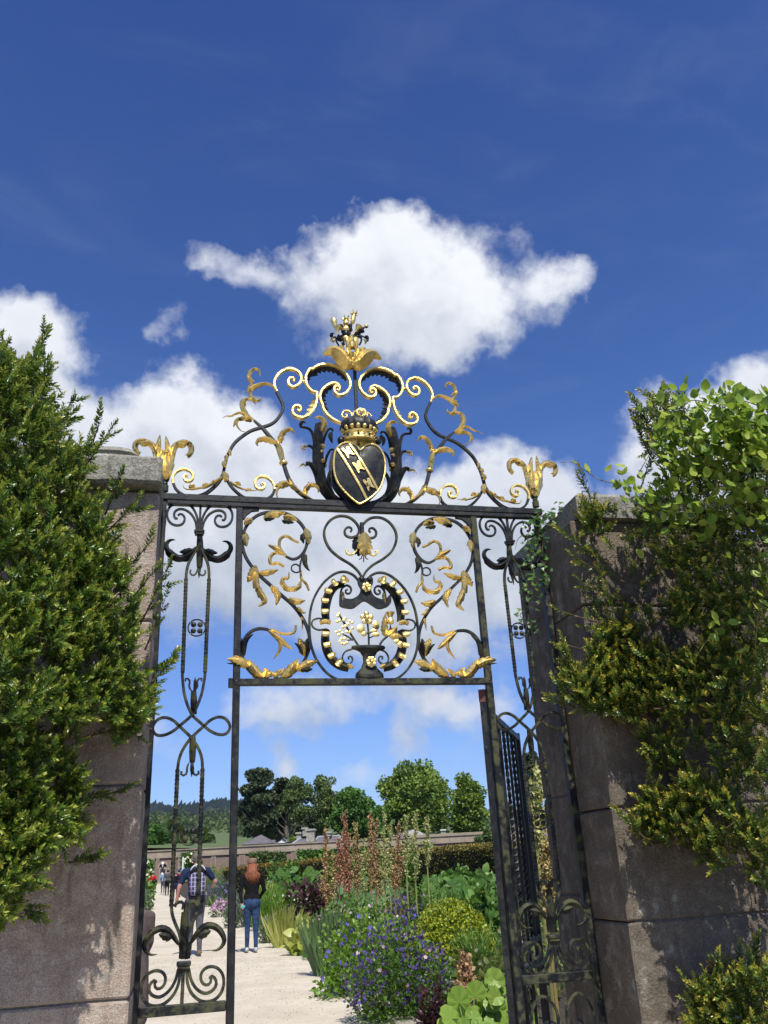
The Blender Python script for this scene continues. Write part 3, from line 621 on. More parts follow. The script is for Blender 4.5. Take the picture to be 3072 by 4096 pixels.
        for zc,zz in ((.955,.50),(.13,.50)):
            s=1 if zc>.5 else -1
            Q=[(cx+.008,zz+s*.02),(cx+.06,zz+s*.2),(cx+.13,zc-s*.05),(cx+.155,zc-s*.1),(cx+.13,zc-s*.16),(cx+.09,zc-s*.16),(cx+.075,zc-s*.12),(cx+.095,zc-s*.1)]
            gp('fan_scroll',*bar(f(gfn(catmull([(cx+.012,zz),(cx+.05,zz+s*.08),(cx+.12,zz+s*.16),(cx+.155,zz+s*.27),(cx+.145,zz+s*.38),(cx+.09,zz+s*.43),(cx+.035,zz+s*.38),(cx+.03,zz+s*.31),(cx+.07,zz+s*.27),(cx+.1,zz+s*.31),(cx+.075,zz+s*.33)],6))),.012,.014),IRONM)
    gp('fan_bar',*bar(f(np.array([(gc[0],gc[1]),(gc[0]-.002,1.015)])),.015,.015),IRONM)
side(lambda P:P); side(mirror)
# --- main panel: big S scrolls with gilded leaves
def mainp(f):
    P=tr('C',[(1330,465),(1390,492),(1450,470),(1495,410),(1510,335),(1490,245),(1430,168),(1340,115),(1240,102),(1130,115),(1050,165),(1000,232),(978,305),(976,385),(1000,470),(1050,550),(1110,620),(1200,702),(1300,792),(1380,862),(1440,932),(1490,1012),(1520,1090),(1532,1170),(1520,1260),(1475,1350),(1400,1428),(1300,1482),(1200,1495),(1100,1470),(1020,1400),(977,1315),(965,1240),(985,1165),(1035,1100),(1100,1070),(1180,1075),(1232,1105)])
    s=gp('great_scroll',*bar(f(catmull(P,8)),.0155,.018,tap=(.7,.8),tapl=.06),IRON)
    for Q,w,sh_,te,gd in [([(1215,1075),(1290,1112),(1350,1118),(1402,1100),(1418,1042)],.014,'band',0,1),([(1190,1085),(1255,1140),(1320,1195),(1382,1242)],.028,'bud',0,1),([(1245,1130),(1285,1195),(1275,1260),(1225,1332)],.016,'leaf',0,1),
      ([(985,1300),(985,1220),(1010,1160),(1065,1118)],.024,'leaf',0,0),([(968,1200),(965,1150)],.012,'tail',0,0),
      ([(1040,1385),(960,1345),(905,1335),(845,1330)],.040,'leaf',5,1),([(980,1345),(930,1310),(900,1305)],.018,'tail',0,1),([(950,1360),(890,1365),(842,1362)],.016,'tail',0,0),
      ([(1150,1478),(1095,1440),(1050,1380),(1030,1325)],.042,'leaf',5,1),([(1150,1478),(1175,1430),(1150,1398)],.026,'leaf',3,1),([(1160,1482),(1200,1450),(1218,1440),(1210,1478)],.02,'leaf',0,1),
      ([(1232,1484),(1262,1445),(1308,1408)],.024,'leaf',3,1),([(1290,1478),(1350,1435),(1400,1380),(1432,1322)],.042,'leaf',5,1),([(1420,1415),(1480,1380),(1540,1355),(1596,1345)],.038,'leaf',5,1),([(1450,1410),(1510,1415),(1555,1405)],.02,'leaf',3,0),
      ([(1492,1300),(1480,1240),(1435,1150)],.040,'leaf',3,1),([(1495,1300),(1500,1220),(1512,1150)],.03,'leaf',2,0),([(1480,1285),(1440,1225),(1398,1198)],.018,'leaf',0,0),
      ([(1432,890),(1460,935),(1498,946)],.016,'leaf',2,1),([(1465,975),(1470,1020),(1465,1085)],.016,'tail',0,1),([(1360,815),(1400,845),(1440,850),(1492,842)],.030,'leaf',4,1),
      ([(1208,712),(1250,760),(1268,815),(1250,882)],.028,'leaf',3,1),([(1085,545),(1060,610),(1015,690)],.038,'leaf',3,1),([(1060,640),(1030,655),(1005,650)],.02,'leaf',0,1),([(1105,605),(1160,612),(1220,600),(1272,582)],.028,'leaf',4,1),([(1080,575),(1080,640),(1088,745)],.034,'band',2,1),([(1095,700),(1115,770),(1150,830),(1150,860),(1100,900)],.030,'leaf',4,1),
      ([(1060,168),(1015,185),(990,218)],.030,'leaf',2,1),([(985,228),(975,235)],.012,'leaf',0,0),([(1002,275),(995,330),(1008,392)],.034,'leaf',2,1),
      ([(1150,165),(1210,130),(1260,125),(1325,118)],.040,'leaf',4,1),([(1150,160),(1200,168),(1240,170)],.022,'leaf',3,0),([(1310,145),(1365,155),(1425,188)],.034,'leaf',3,1),([(1300,175),(1350,190),(1400,200)],.022,'leaf',3,0),
      ([(1495,238),(1515,310),(1522,382)],.034,'leaf',3,1),([(1480,280),(1468,330),(1480,375)],.022,'leaf',3,0),
      ([(1338,468),(1290,435),(1240,405),(1188,378)],.026,'bud',0,1),([(1325,458),(1280,400),(1285,335),(1335,312),(1390,345),(1438,366)],.016,'band',0,1),([(1300,452),(1235,448),(1200,495),(1208,540),(1262,535),(1318,562)],.018,'band',0,1),
      ([(1500,455),(1488,520),(1505,570),(1532,602)],.022,'leaf',0,0)]:
        gp('gilded_leaf' if gd else 'dark_leaf',*leafy(f(tr('C',Q)),w,-.012,.016,.4,te,sh_,curl=random.uniform(-.012,.012)),(GOLD if random.random()<.65 else GOLDW) if gd else IRONM,s)
    o=gp('tendril',*bar(f(catmull(tr('C',[(1508,350),(1492,430),(1462,500),(1450,565),(1462,640)]),6)),.010,.012,-.004),IRON)
    gp('tendril_loop',*bar(f(catmull(tr('C',[(1455,590),(1420,605),(1382,585),(1385,547),(1420,535),(1450,556)]),6)),.007,.01,-.004),IRON,o)
    gp('gilded_leaf',*leafy(f(tr('C',[(1458,590),(1462,660),(1500,700),(1525,758)])),.014,-.008,.01,.4,0,'band'),GOLDW,o)
    gp('gilded_leaf',*leafy(f(tr('C',[(1458,670),(1440,725),(1390,742),(1340,738),(1302,692),(1315,655),(1352,655),(1358,598)])),.024,-.008,.014,.4,6,'leaf'),GOLD,o)
both(mainp)
# --- centre: heart, oval, ribbons, vase of flowers
def ctr(f):
    gp('heart_bar',*bar(f(catmull(tr('D',[(512,640),(480,590),(420,535),(330,480),(250,410),(205,320),(205,240),(250,170),(320,135),(400,142),(460,185),(490,240),(478,290),(430,312),(382,297),(370,255),(398,225),(430,240),(420,265)]),8)),.013,.016,tap=(.9,.8)),IRONM)
    gp('oval_bar',*bar(f(catmull(tr('D',[(482,665),(440,622),(370,596),(290,612),(200,682),(130,785),(90,900),(78,1030),(86,1170),(120,1290),(180,1388),(250,1456),(330,1494),(440,1492)]),8)),.0115,.016),IRONM)
    lp=gp('side_loop',*bar(f(catmull(tr('D',[(215,1072),(150,1078),(102,1048),(105,1000),(160,982),(215,1005)]),8)),.008,.012),IRONM)
    gp('gilded_knot',*leafy(f(tr('D',[(160,1025),(200,1012),(250,1025)])),.026,-.02,.01,.4,0,'band'),GOLD,lp)
    for Q,shells in (([(365,690),(300,705),(245,770),(218,860),(212,940),(222,1008)],[(355,678,-50),(278,705,-60),(224,770,-20),(196,850,-5),(196,940,0)]),([(222,1070),(212,1140),(222,1220),(262,1310),(330,1370),(405,1395)],[(200,1125,0),(215,1215,15),(252,1305,35),(312,1365,55)])):
        rb=gp('ribbed_ribbon',*leafy(f(tr('D',Q)),.046,-.006,.012,.55,0,'band'),IRONM)
        for (x,y,a) in shells:
            p=f(tr('D',[(x,y)]))[0]; rq=catmull(f(tr('D',Q)),6); k_=int(np.argmin(np.hypot(*(rq-p).T))); k_=min(max(k_,1),len(rq)-2); tg=rq[k_+1]-rq[k_-1]; tg/=np.linalg.norm(tg)+1e-9
            gp('gilded_shell',*leafy([p-tg*.014,p-tg*.005,p+tg*.005,p+tg*.014],.040,-.030,.010,-.22,0,'band'),GOLD,rb)
    gp('gilded_leaf',*leafy(f(tr('D',[(335,690),(370,668),(400,690)])),.03,-.02,.01,.4,3,'leaf'),GOLD)
    gp('gilded_leaf',*leafy(f(tr('D',[(385,1370),(410,1385),(445,1400)])),.022,-.02,.005,.4,0,'leaf'),GOLDW)
    gp('inner_scroll',*bar(f(catmull(tr('D',[(335,870),(335,800),(345,740),(385,708),(422,730),(418,770),(388,778),(375,755),(395,742)]),6)),.010,.014,tap=(1,.8)),IRON)
    gp('gilded_leaf',*leafy(f(tr('D',[(350,765),(352,810),(345,862)])),.016,-.015,.005,.4,0,'leaf'),GOLDW)
    gp('vase_handle',*bar(f(catmull(tr('D',[(430,1238),(375,1258),(350,1310),(370,1352),(410,1360),(436,1332),(428,1300),(402,1298),(405,1322)]),6)),.008,.012),IRONM)
    gp('gilded_curl',*bar(f(catmull(tr('D',[(470,420),(440,452),(400,458),(378,432),(395,418)]),6)),.009,.014,-.01),GOLDW)
    gp('dark_leaf',*leafy(f(tr('D',[(490,300),(465,360),(470,420),(455,455)])),.034,-.0,.01,.4,3,'leaf'),IRON)
    gp('dark_leaf',*leafy(f(tr('D',[(510,380),(495,430),(480,470)])),.03,-.0,.01,.4,3,'leaf'),IRON)
both(ctr)
gp('flower_stalk',*bar(tr('D',[(512,190),(516,290)]),.02,.022),IRON)
hl=gp('gilded_leaf',*leafy(tr('D',[(532,280),(530,360),(528,490)]),.062,-.025,.02,.35,5,'leaf'),GOLD)
for P,w in(([(530,350),(500,390),(465,420)],.03),([(530,350),(560,390),(595,425)],.03),([(528,400),(505,440),(485,465)],.026),([(530,400),(555,435),(580,455)],.026)): gp('lobe',*leafy(tr('D',P),w,-.028,.01,.35,2,'leaf'),GOLD,hl)
for dx in(-38,0,38): V,F=tube([(a[0],-.01,a[1]) for a in tr('D',[(525+dx*.2,440),(525+dx*.5,490),(525+dx,520-abs(dx)*.6)])],.003,6); gp('stamen',V,F,IRON,hl)
BK=[(478,655),(510,640),(530,655),(548,655),(570,640),(598,655),(600,700),(584,745),(604,795),(645,822),(700,830),(742,792),(752,850),(722,888),(650,905),(590,872),(533,840),(482,872),(432,902),(340,888),(326,848),(334,792),(372,822),(430,826),(480,795),(502,745),(482,700)]
gp('bracket_plate',*plate(catmull(tr('D',BK),3,True),-.018,.008),IRON,smooth=False)
for X in(508,572): p=tr('D',[(X,665)])[0]; gp('boss_ball',*ball((p[0],-.012,p[1]),.016,10,6),IRON)
def rosette(cr,x,y,r,n,m,yy=-.03):
    p=tr(cr,[(x,y)])[0]; o=gp('gilded_rosette',*ball((p[0],yy-.012,p[1]),r*.32,10,6,(1,.8,1)),m)
    for i in range(n):
        a=2*math.pi*i/n+.3; gp('petal',*ball((p[0]+r*.62*math.cos(a),yy,p[1]+r*.62*math.sin(a)),r*.40,10,6,(1,.3,1)),m,o)
    return o
rosette('D',545,737,.027,6,GOLD); rosette('D',583,1352,.028,7,GOLD)
vb=tr('D',[(578,1480)])[0]; Hv=lambda y: tr('D',[(578,y)])[0][1]-vb[1]
vs=gp('vase',*lathe([(.07,0),(.073,.008),(.070,Hv(1440)),(.042,Hv(1395)),(.030,Hv(1345)),(.031,Hv(1300)),(.045,Hv(1262)),(.066,Hv(1245)),(.085,Hv(1238)),(.088,Hv(1222)),(.084,Hv(1212)),(.01,Hv(1210))],(vb[0],0,vb[1]),20,.35),IRONM)
def fst(P,w=.009): gp('flower_stem',*bar(catmull(tr('D',P),5),w,.009,tap=(1,.6)),IRONM,vs)
fst([(572,1215),(568,1100),(556,985)]); fst([(482,1205),(420,1110),(360,1010),(322,945)],.010); fst([(440,1165),(400,1135),(350,1112)],.007); fst([(430,1160),(390,1165)],.006); fst([(662,1200),(690,1160),(735,1125)],.011); fst([(570,1110),(520,1095)],.006); fst([(570,1110),(610,1085)],.006); fst([(573,1145),(610,1130)],.006); fst([(730,1120),(748,1080),(750,1040)],.008)
rosette('D',550,985,.036,5,GOLDW,-.012)
def pt(x,y,w,h,m=GOLD,yy=-.012,n='gilded_floret'): p=tr('D',[(x,y)])[0]; gp(n,*ball((p[0],yy,p[1]),w,9,5,(1,.25,h/w)),m,vs)
pt(500,1075,.022,.024,GOLDW); pt(625,1045,.020,.026,GOLDW); pt(625,1120,.020,.013); pt(525,1115,.016,.014,GOLDW); pt(610,1090,.018,.012)
for x,y in ((310,968),(322,950),(305,1015),(325,1005),(370,988),(360,1002),(410,1010),(428,1022),(395,1035),(375,1052),(350,1060),(430,1068),(385,1098),(410,1100),(300,1100),(330,1090),(350,1108),(320,1125),(340,1160),(370,1155),(385,1190),(345,1195),(330,1178),(365,1200)): pt(x,y,.0085,.008)
gp('thistle_leaf',*leafy(tr('D',[(705,1135),(700,1040),(705,945)]),.030,-.01,.005,.4,6,'leaf'),GOLDW,vs); gp('thistle_leaf',*leafy(tr('D',[(725,1130),(770,1095),(802,1055)]),.036,-.012,.005,.4,4,'leaf'),GOLDW,vs); gp('thistle_leaf',*leafy(tr('D',[(740,1140),(790,1130),(842,1140)]),.03,-.016,.005,.4,4,'leaf'),GOLD,vs)
gp('thistle_flower',*lathe([(.003,0),(.016,.008),(.017,.022),(.01,.036),(.013,.045),(.024,.065),(.02,.062),(.004,.05)],(tr('D',[(748,1040)])[0][0],-.012,tr('D',[(748,1040)])[0][1]),10),GOLDW,vs)
pt(798,1178,.017,.012,GOLD,-.014); pt(828,1205,.016,.018,GOLD,-.014)
# ================================================================== stone piers
YF=-.36
def stoneblock(name, x0,x1,y0,y1,z0,z1, m, parent, amp=.004, seg=.05, ch=.008):
    """squared block with slightly worn, uneven faces"""
    bm=bmesh.new(); V,F=box(x0,x1,y0,y1,z0,z1,ch); vs=[bm.verts.new(v) for v in V]
    for f in F: bm.faces.new([vs[i] for i in f])
    bmesh.ops.triangulate(bm, faces=[f for f in bm.faces if len(f.verts)>4])
    for it in range(4):
        es=[e for e in bm.edges if e.calc_length()>seg*2]
        if not es: break
        bmesh.ops.subdivide_edges(bm, edges=es, cuts=1, use_grid_fill=True)
    from mathutils import noise as N_
    for v in bm.verts:
        p=v.co*7; v.co+=Vector((N_.noise(p),N_.noise(p+Vector((9,0,0))),N_.noise(p+Vector((0,9,0)))))*amp
    bmesh.ops.recalc_face_normals(bm, faces=bm.faces)
    me=bpy.data.meshes.new(name); off=wloc(parent)
    for v in bm.verts: v.co-=Vector(off)
    bm.to_mesh(me); bm.free(); me.materials.append(m)
    return link(bpy.data.objects.new(name,me),parent)
MORTAR=basic('lime_mortar',[(.20,.18,.15),(.11,.10,.085)],.95,scale=60,bump=.4)
pl=empty('left_stone_pier',(-.6,0,0),'pinkish rough stone gate pier with a heavy grey cap, left of the ironwork','gate pier'); pl.name='stone_pier'
zs=[-.1,.62,1.09,1.86,2.55,3.175]
for i in range(len(zs)-1): stoneblock('stone_block',-1.25,-.191,YF,.30,zs[i]+.004,zs[i+1]-.004,PIERL,pl,.0032)
b=MB(); b.add(*box(-1.24,-.2,YF+.012,.29,-.1,3.17)); b.build('mortar',MORTAR,pl)
stoneblock('cap_stone',-1.3,-.185,YF-.085,.36,3.178,3.325,CAPM,pl,.012,.03,.014)
stoneblock('cap_stone',-1.2,-.30,YF-.05,.28,3.327,3.378,CAPM,pl,.018,.03,.025)
wl=mesh('garden_wall',*box(-14,-1.252,YF+.08,.22,-.1,2.75),PIERL); tag(wl,'high rough stone garden wall running left behind the evergreen shrub','wall')
pr=empty('stone_pier',(2.3,0,0),'grey brown stone gate pier with a sloping edged cap, right of the ironwork','gate pier')
XR=1.877; zr=[-.1,.72,1.255,1.985,2.655,3.12]
zj=[on(2440,3230,YF)[2],on(2515,3690,YF)[2],on(2345,2420,YF)[2]]
zr=[-.1,.45,zj[1],zj[0],zj[2],3.115]
for i in range(len(zr)-1): stoneblock('stone_block',XR,2.75,YF,.02,zr[i]+.003,zr[i+1]-.003,PIERR,pr,.003)
for i in range(len(zr)-1): stoneblock('stone_block',XR+.03,2.75,.022,.5,zr[i]+.003+(.1 if i else 0),zr[i+1]-.003+(.1 if i<4 else 0),PIERR,pr,.003)
b=MB(); b.add(*box(XR+.04,2.74,YF+.012,.49,-.1,3.11)); b.build('mortar',MORTAR,pr)
cap=[(0,3.118),(0,3.225),(.05,3.262)]
V=[];x0,x1,y0,y1=XR+.028,2.9,YF-.045,.56
for z,i in((3.118,0),(3.235,0),(3.262,.03)): V+=[(x0+i,y0+i,z),(x1-i,y0+i,z),(x1-i,y1-i,z),(x0+i,y1-i,z)]
b=MB(); b.add(V,[(3,2,1,0),(8,9,10,11)]+[(r*4+i,r*4+(i+1)%4,r*4+4+(i+1)%4,r*4+4+i) for r in(0,1) for i in range(4)]); o=b.build('cap_stone',CAPM,pr)
wr=mesh('garden_wall',*box(2.752,16,YF+.06,.25,-.1,3.06),PIERR); tag(wr,'high grey stone garden wall running right, hidden behind the shrub and climber','wall')
# ================================================================== foliage tools
def nrm(v): v=np.asarray(v,float); return v/(np.linalg.norm(v,axis=-1,keepdims=True)+1e-12)
def leafT(kind='lance'):
    # points run along +z, face looks along -y ; returns V,F(tri)
    if kind=='lance': V=[(0,0,0),(-.23,-.03,.42),(0,.05,.42),(.23,-.03,.42),(0,-.04,1)]; F=[(0,3,2),(0,2,1),(1,2,4),(2,3,4)]
    elif kind=='oblong': V=[(0,0,0),(-.2,-.03,.35),(0,.04,.35),(.2,-.03,.35),(-.19,-.04,.75),(0,.03,.78),(.19,-.04,.75),(0,-.06,1)]; F=[(0,3,2),(0,2,1),(1,2,5),(1,5,4),(2,3,6),(2,6,5),(4,5,7),(5,6,7)]
    elif kind=='ovate': V=[(0,0,0),(-.36,-.05,.22),(0,.05,.25),(.36,-.05,.22),(-.38,-.08,.55),(0,.03,.58),(.38,-.08,.55),(-.16,-.10,.88),(.16,-.10,.88),(0,-.14,1)]; F=[(0,3,2),(0,2,1),(1,2,5),(1,5,4),(2,3,6),(2,6,5),(4,5,7),(5,8,7),(5,6,8),(7,8,9)]
    elif kind=='ivy':
        o=[(0,0),(-.42,-.02),(-.5,.30),(-.25,.36),(-.32,.72),(-.10,.68),(0,1.0),(.10,.68),(.32,.72),(.25,.36),(.5,.30),(.42,-.02)]; V=[(x,-.12*abs(x),z) for x,z in o]+[(0,.03,.35)]; F=[(12,(i+1)%12,i) for i in range(12)]
    elif kind=='blade': V=[(-.018,0,0),(.018,0,0),(-.027,.02,.45),(.027,.02,.45),(-.018,-.05,.8),(.018,-.05,.8),(0,-.16,1)]; F=[(0,1,3),(0,3,2),(2,3,5),(2,5,4),(4,5,6)]
    elif kind=='tuft': V=[(-.5,0,0),(.5,.1,.1),(-.35,.2,.8),(.4,-.15,.9)]; F=[(0,1,3),(0,3,2)]
    elif kind=='disc':
        V=[(0,.12,0)]+[(.5*math.cos(a),0,.5*math.sin(a)) for a in np.linspace(0,2*math.pi,6)[:-1]]; F=[(0,1+(i+1)%5,1+i) for i in range(5)]
    return np.array(V,float),np.array(F)
def frames(d, roll=None, face=None):
    """rotation matrices taking +z to d; face: direction that the -y side should look to"""
    d=nrm(d); n=len(d)
    ref = nrm(RNG.normal(size=(n,3))) if face is None else np.broadcast_to(face,(n,3))+RNG.normal(size=(n,3))*.35
    y=-(ref-d*np.sum(ref*d,1,keepdims=True)); y=nrm(y); x=np.cross(y,d)
    return np.stack([x,y,d],2)
def scatter(T, pos, d, s, tint, face=None):
    V,F=T; pos=np.asarray(pos); n=len(pos); R=frames(d,face=face); s=np.asarray(s)
    if s.ndim==1: s=s[:,None,None]
    W=np.einsum('nij,nvj->nvi',R,V[None]*s)+pos[:,None,:]
    Fo=(F[None]+(np.arange(n)*len(V))[:,None,None]).reshape(-1,3)
    return W.reshape(-1,3),Fo,np.repeat(np.asarray(tint),len(F))
def joinm(L):
    V=[];F=[];T=[];b=0
    for v,f,t in L: V.append(v);F.append(f+b);T.append(np.clip(t,0,1));b+=len(v)
    return np.vstack(V),np.vstack(F),np.concatenate(T)
def sprigT(kind, nl, L, leaf, ang, tip=.35, rs=1):
    r=np.random.default_rng(rs); P=[];D=[];S=[];TT=[];B=[]
    bend=r.normal(size=2)*.12
    for i in range(nl):
        u=(i//2+.5)/(nl//2); a=(i%2)*math.pi+(i//2)*1.57+r.normal()*.25
        th=rad(ang*(1-.55*u)); P.append((bend[0]*L*u*u,bend[1]*L*u*u,L*u))
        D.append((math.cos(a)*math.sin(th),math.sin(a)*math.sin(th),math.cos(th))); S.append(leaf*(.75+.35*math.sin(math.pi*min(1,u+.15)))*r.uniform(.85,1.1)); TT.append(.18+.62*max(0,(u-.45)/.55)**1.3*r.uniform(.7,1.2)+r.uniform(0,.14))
    global RNG; sv=RNG; RNG=r
    v,f,t=scatter(leafT(kind),np.array(P),np.array(D),np.array(S),np.array(TT),face=(0,0,1)); RNG=sv
    sv_,sf_=tube([(bend[0]*L*u*u,bend[1]*L*u*u,L*u) for u in(-.25,.3,.95)],[.0016,.0012,.0006],3,False)
    sf=[];
    for q_ in sf_: sf+= [(q_[0],q_[1],q_[2]),(q_[0],q_[2],q_[3])]
    return joinm([(v,f,t),(np.array(sv_),np.array(sf),np.full(len(sf),.02))])
def in_poly(p, poly):
    x,y=p[:,0],p[:,1]; c=np.zeros(len(p),bool); n=len(poly)
    for i in range(n):
        x1,y1=poly[i]; x2,y2=poly[i-1]
        m=((y1>y)!=(y2>y)); c^= m&(x<(x2-x1)*(y-y1)/(y2-y1+1e-9)+x1)
    return c
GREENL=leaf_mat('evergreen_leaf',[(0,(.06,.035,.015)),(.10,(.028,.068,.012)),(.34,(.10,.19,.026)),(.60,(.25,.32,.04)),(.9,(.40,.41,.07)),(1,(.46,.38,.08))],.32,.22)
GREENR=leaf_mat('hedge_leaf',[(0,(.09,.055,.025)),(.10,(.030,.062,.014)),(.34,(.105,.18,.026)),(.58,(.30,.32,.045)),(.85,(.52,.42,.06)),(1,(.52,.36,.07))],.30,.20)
VINE=leaf_mat('climber_leaf',[(0,(.05,.12,.02)),(.4,(.22,.36,.04)),(.8,(.42,.54,.09)),(1,(.52,.60,.14))],.45,.45,vary=.5)
IVY=leaf_mat('ivy_leaf',[(0,(.02,.06,.02)),(.5,(.05,.13,.03)),(1,(.16,.26,.06))],.35,.25,vary=.9)
BARK=basic('twig_bark',[(.16,.10,.06),(.09,.06,.04)],.85,scale=50)
def shrub(root, polys, mat, kinds, yfn, nmain, grow, sprays, seed, twigs=120, part='sprig'):
    r=np.random.default_rng(seed); pos=[];dr=[]
    tot=sum(w for _,w in polys)
    for poly,w in polys:
        pl_=np.array(poly,float); lo,hi=pl_.min(0),pl_.max(0); need=int(nmain*w/tot); got=0
        while got<need:
            c=lo+(hi-lo)*r.random((need,2)); c=c[in_poly(c,pl_)]; 
            nz=np.sin(c[:,0]/61+np.sin(c[:,1]/97+seed)*1.7)*np.sin(c[:,1]/71+np.sin(c[:,0]/83)*1.9+seed); c=c[(nz+r.normal(size=len(c))*.25)>-.38]
            for (px,py) in c[:need-got]:
                y0,y1=yfn(px,py); Y=y0+(y1-y0)*r.random()**1.6
                pos.append(on(px,py,Y)); v=r.normal(size=3)*.58+grow(px,py); dr.append(v)
            got+=min(len(c),need-got)
    # leafy sprays reaching out: base -> tip
    tw=MB()
    for (bx,by,tx,ty,yb,yt,n) in sprays:
        if bx>1500: yb=max(yb,YF-.02-dmax(bx,by)); yt=max(yt,YF-.08-dmax(tx,ty))
        A=on(bx,by,yb);B=on(tx,ty,yt); L=np.linalg.norm(B-A); C_=A+(B-A)*.5+np.array([0,0,-.06*L])
        pts=[(1-t)**2*A+2*t*(1-t)*C_+t*t*B for t in np.linspace(0,1,7)]; tw.add(*tube(pts,np.linspace(.0045,.0014,7),5))
        for i in range(n):
            t=.12+.88*(i+1)/n; p=(1-t)**2*A+2*t*(1-t)*C_+t*t*B; pos.append(p); d=nrm(B-A)+r.normal(size=3)*(.55 if i<n-1 else .1); d[2]+=.35; dr.append(d)
    pos=np.array(pos);dr=nrm(np.array(dr)); n=len(pos)
    Ts=[sprigT(*k,rs=i+seed*10) for i,k in enumerate(kinds)]
    sel=r.integers(0,len(Ts),n); dist=np.linalg.norm(pos-CAM,axis=1)
    vis=np.argsort(pos[:,1]+r.random(n)*.15)
    near=set(vis[:292].tolist()); sc_=r.uniform(.6,1.12,n)
    me=[]
    for i,(v,f,t) in enumerate(Ts):
        o=mesh('tmp',v,f,mat,tint=t); m_=o.data; m_.name=part; bpy.data.objects.remove(o); me.append(m_)
    off=wloc(root)
    R=frames(dr)
    L=[]
    for k in range(len(Ts)):
        idx=[i for i in range(n) if sel[i]==k and i not in near]
        v,f,t=Ts[k]; W=np.einsum('nij,nvj->nvi',R[idx],v[None]*sc_[idx][:,None,None])+pos[idx][:,None,:]
        Fo=(f[None]+(np.arange(len(idx))*len(v))[:,None,None]).reshape(-1,3)
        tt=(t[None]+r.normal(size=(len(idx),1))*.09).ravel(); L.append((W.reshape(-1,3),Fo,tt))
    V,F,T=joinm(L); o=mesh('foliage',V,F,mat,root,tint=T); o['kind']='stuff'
    for i in near:
        o=bpy.data.objects.new(part,me[sel[i]]); M=Matrix([[*(R[i][j]*sc_[i]),pos[i][j]-off[j]] for j in range(3)]+[[0,0,0,1]]); o.matrix_basis=M; link(o,root)
    # bare inner twigs
    for _ in range(twigs):
        i=r.integers(0,n); p=pos[i].copy(); p[1]=min(p[1]+.08,YF-.02); d=nrm(dr[i]+r.normal(size=3)*.6); q_=p-d*r.uniform(.06,.17); q_[1]=min(q_[1],YF-.01)
        m_=(p+q_)/2+r.normal(size=3)*.02; tw.add(*tube([q_,m_,p],[r.uniform(.002,.005),.0022,.001],4,False))
    o=tw.build('twigs',BARK,root,True); o['kind']='stuff'
# ------------------------------------------------------------------ left evergreen
lb=empty('evergreen_shrub',(-1.0,-.7,GZ),'tall bushy green evergreen shrub with narrow pointed leaves covering the left stone pier','shrub')
def yl(px,py):
    k=np.clip((640-px)/640,0,1); f=.12+.74*k**.6
    if py>2900: f*=.8
    return (YF-.04-f-(.15 if px<200 else 0), YF-.03)
def growl(px,py): return np.array([.34,-.42,.85]) if py<2700 else np.array([.42,-.55,.45])
P1=[(-120,1340),(0,1400),(60,1470),(130,1430),(168,1372),(190,1450),(240,1590),(290,1640),(290,1690),(250,1760),(330,1790),(405,1760),(425,1800),(400,1880),(370,1950),(400,2010),(455,1960),(470,2040),(480,2120),(500,2200),(500,2260),(560,2260),(555,2360),(600,2420),(590,2500),(560,2600),(585,2700),(540,2760),(430,2800),(300,2880),(200,2900),(-120,2900)]
P2=[(-120,2850),(300,2850),(470,2820),(420,2920),(330,3000),(330,3200),(380,3300),(300,3400),(150,3420),(60,3640),(-120,3720)]
P2b=[(-120,3000),(120,2960),(300,3040),(360,3180),(300,3330),(120,3480),(60,3620),(-120,3700)]
P3=[(380,2800),(560,2760),(600,2860),(540,2960),(420,2960)]
spl=[(420,2060,475,1925,-.75,-.85,7),(400,2150,540,2010,-.7,-.8,7),(480,2300,600,2170,-.6,-.7,7),(520,2400,610,2290,-.55,-.62,6),(560,2500,668,2270,-.5,-.55,8),(580,2600,662,2390,-.48,-.5,7),(540,2790,694,2635,-.5,-.52,7),(560,2690,625,2680,-.48,-.5,5),
 (480,2850,600,2790,-.5,-.5,6),(150,1500,170,1345,-.9,-.95,6),(40,1520,10,1380,-1,-1,6),(330,1880,432,1730,-.8,-.85,7),(240,1700,292,1590,-.85,-.9,6),(360,1800,395,1700,-.8,-.85,5),
 (200,3300,320,3110,-.6,-.75,8),(120,3420,330,3330,-.6,-.75,9),(260,3450,400,3430,-.55,-.6,6),(60,3500,160,3420,-.65,-.8,7),(20,3700,90,3560,-.7,-.8,7),(300,3180,470,3170,-.5,-.5,5),(330,2950,500,2900,-.5,-.5,6),(60,3300,200,3180,-.7,-.85,7),(300,3260,290,3080,-.6,-.8,7),(20,3560,120,3660,-.7,-.8,6)]
pull=lambda P:[(x-62 if x>330 else x-30 if x>160 else x, y+25) for x,y in P]
P1=pull(P1);P2=pull(P2)
shrub(lb,[(P1,1.0),(P2,.18),(P2b,.22),(P3,.035)],GREENL,[('lance',22,.075,.024,66),('lance',28,.10,.025,68),('lance',16,.05,.022,70),('lance',24,.085,.027,60)],yl,6400,growl,spl,3,70)
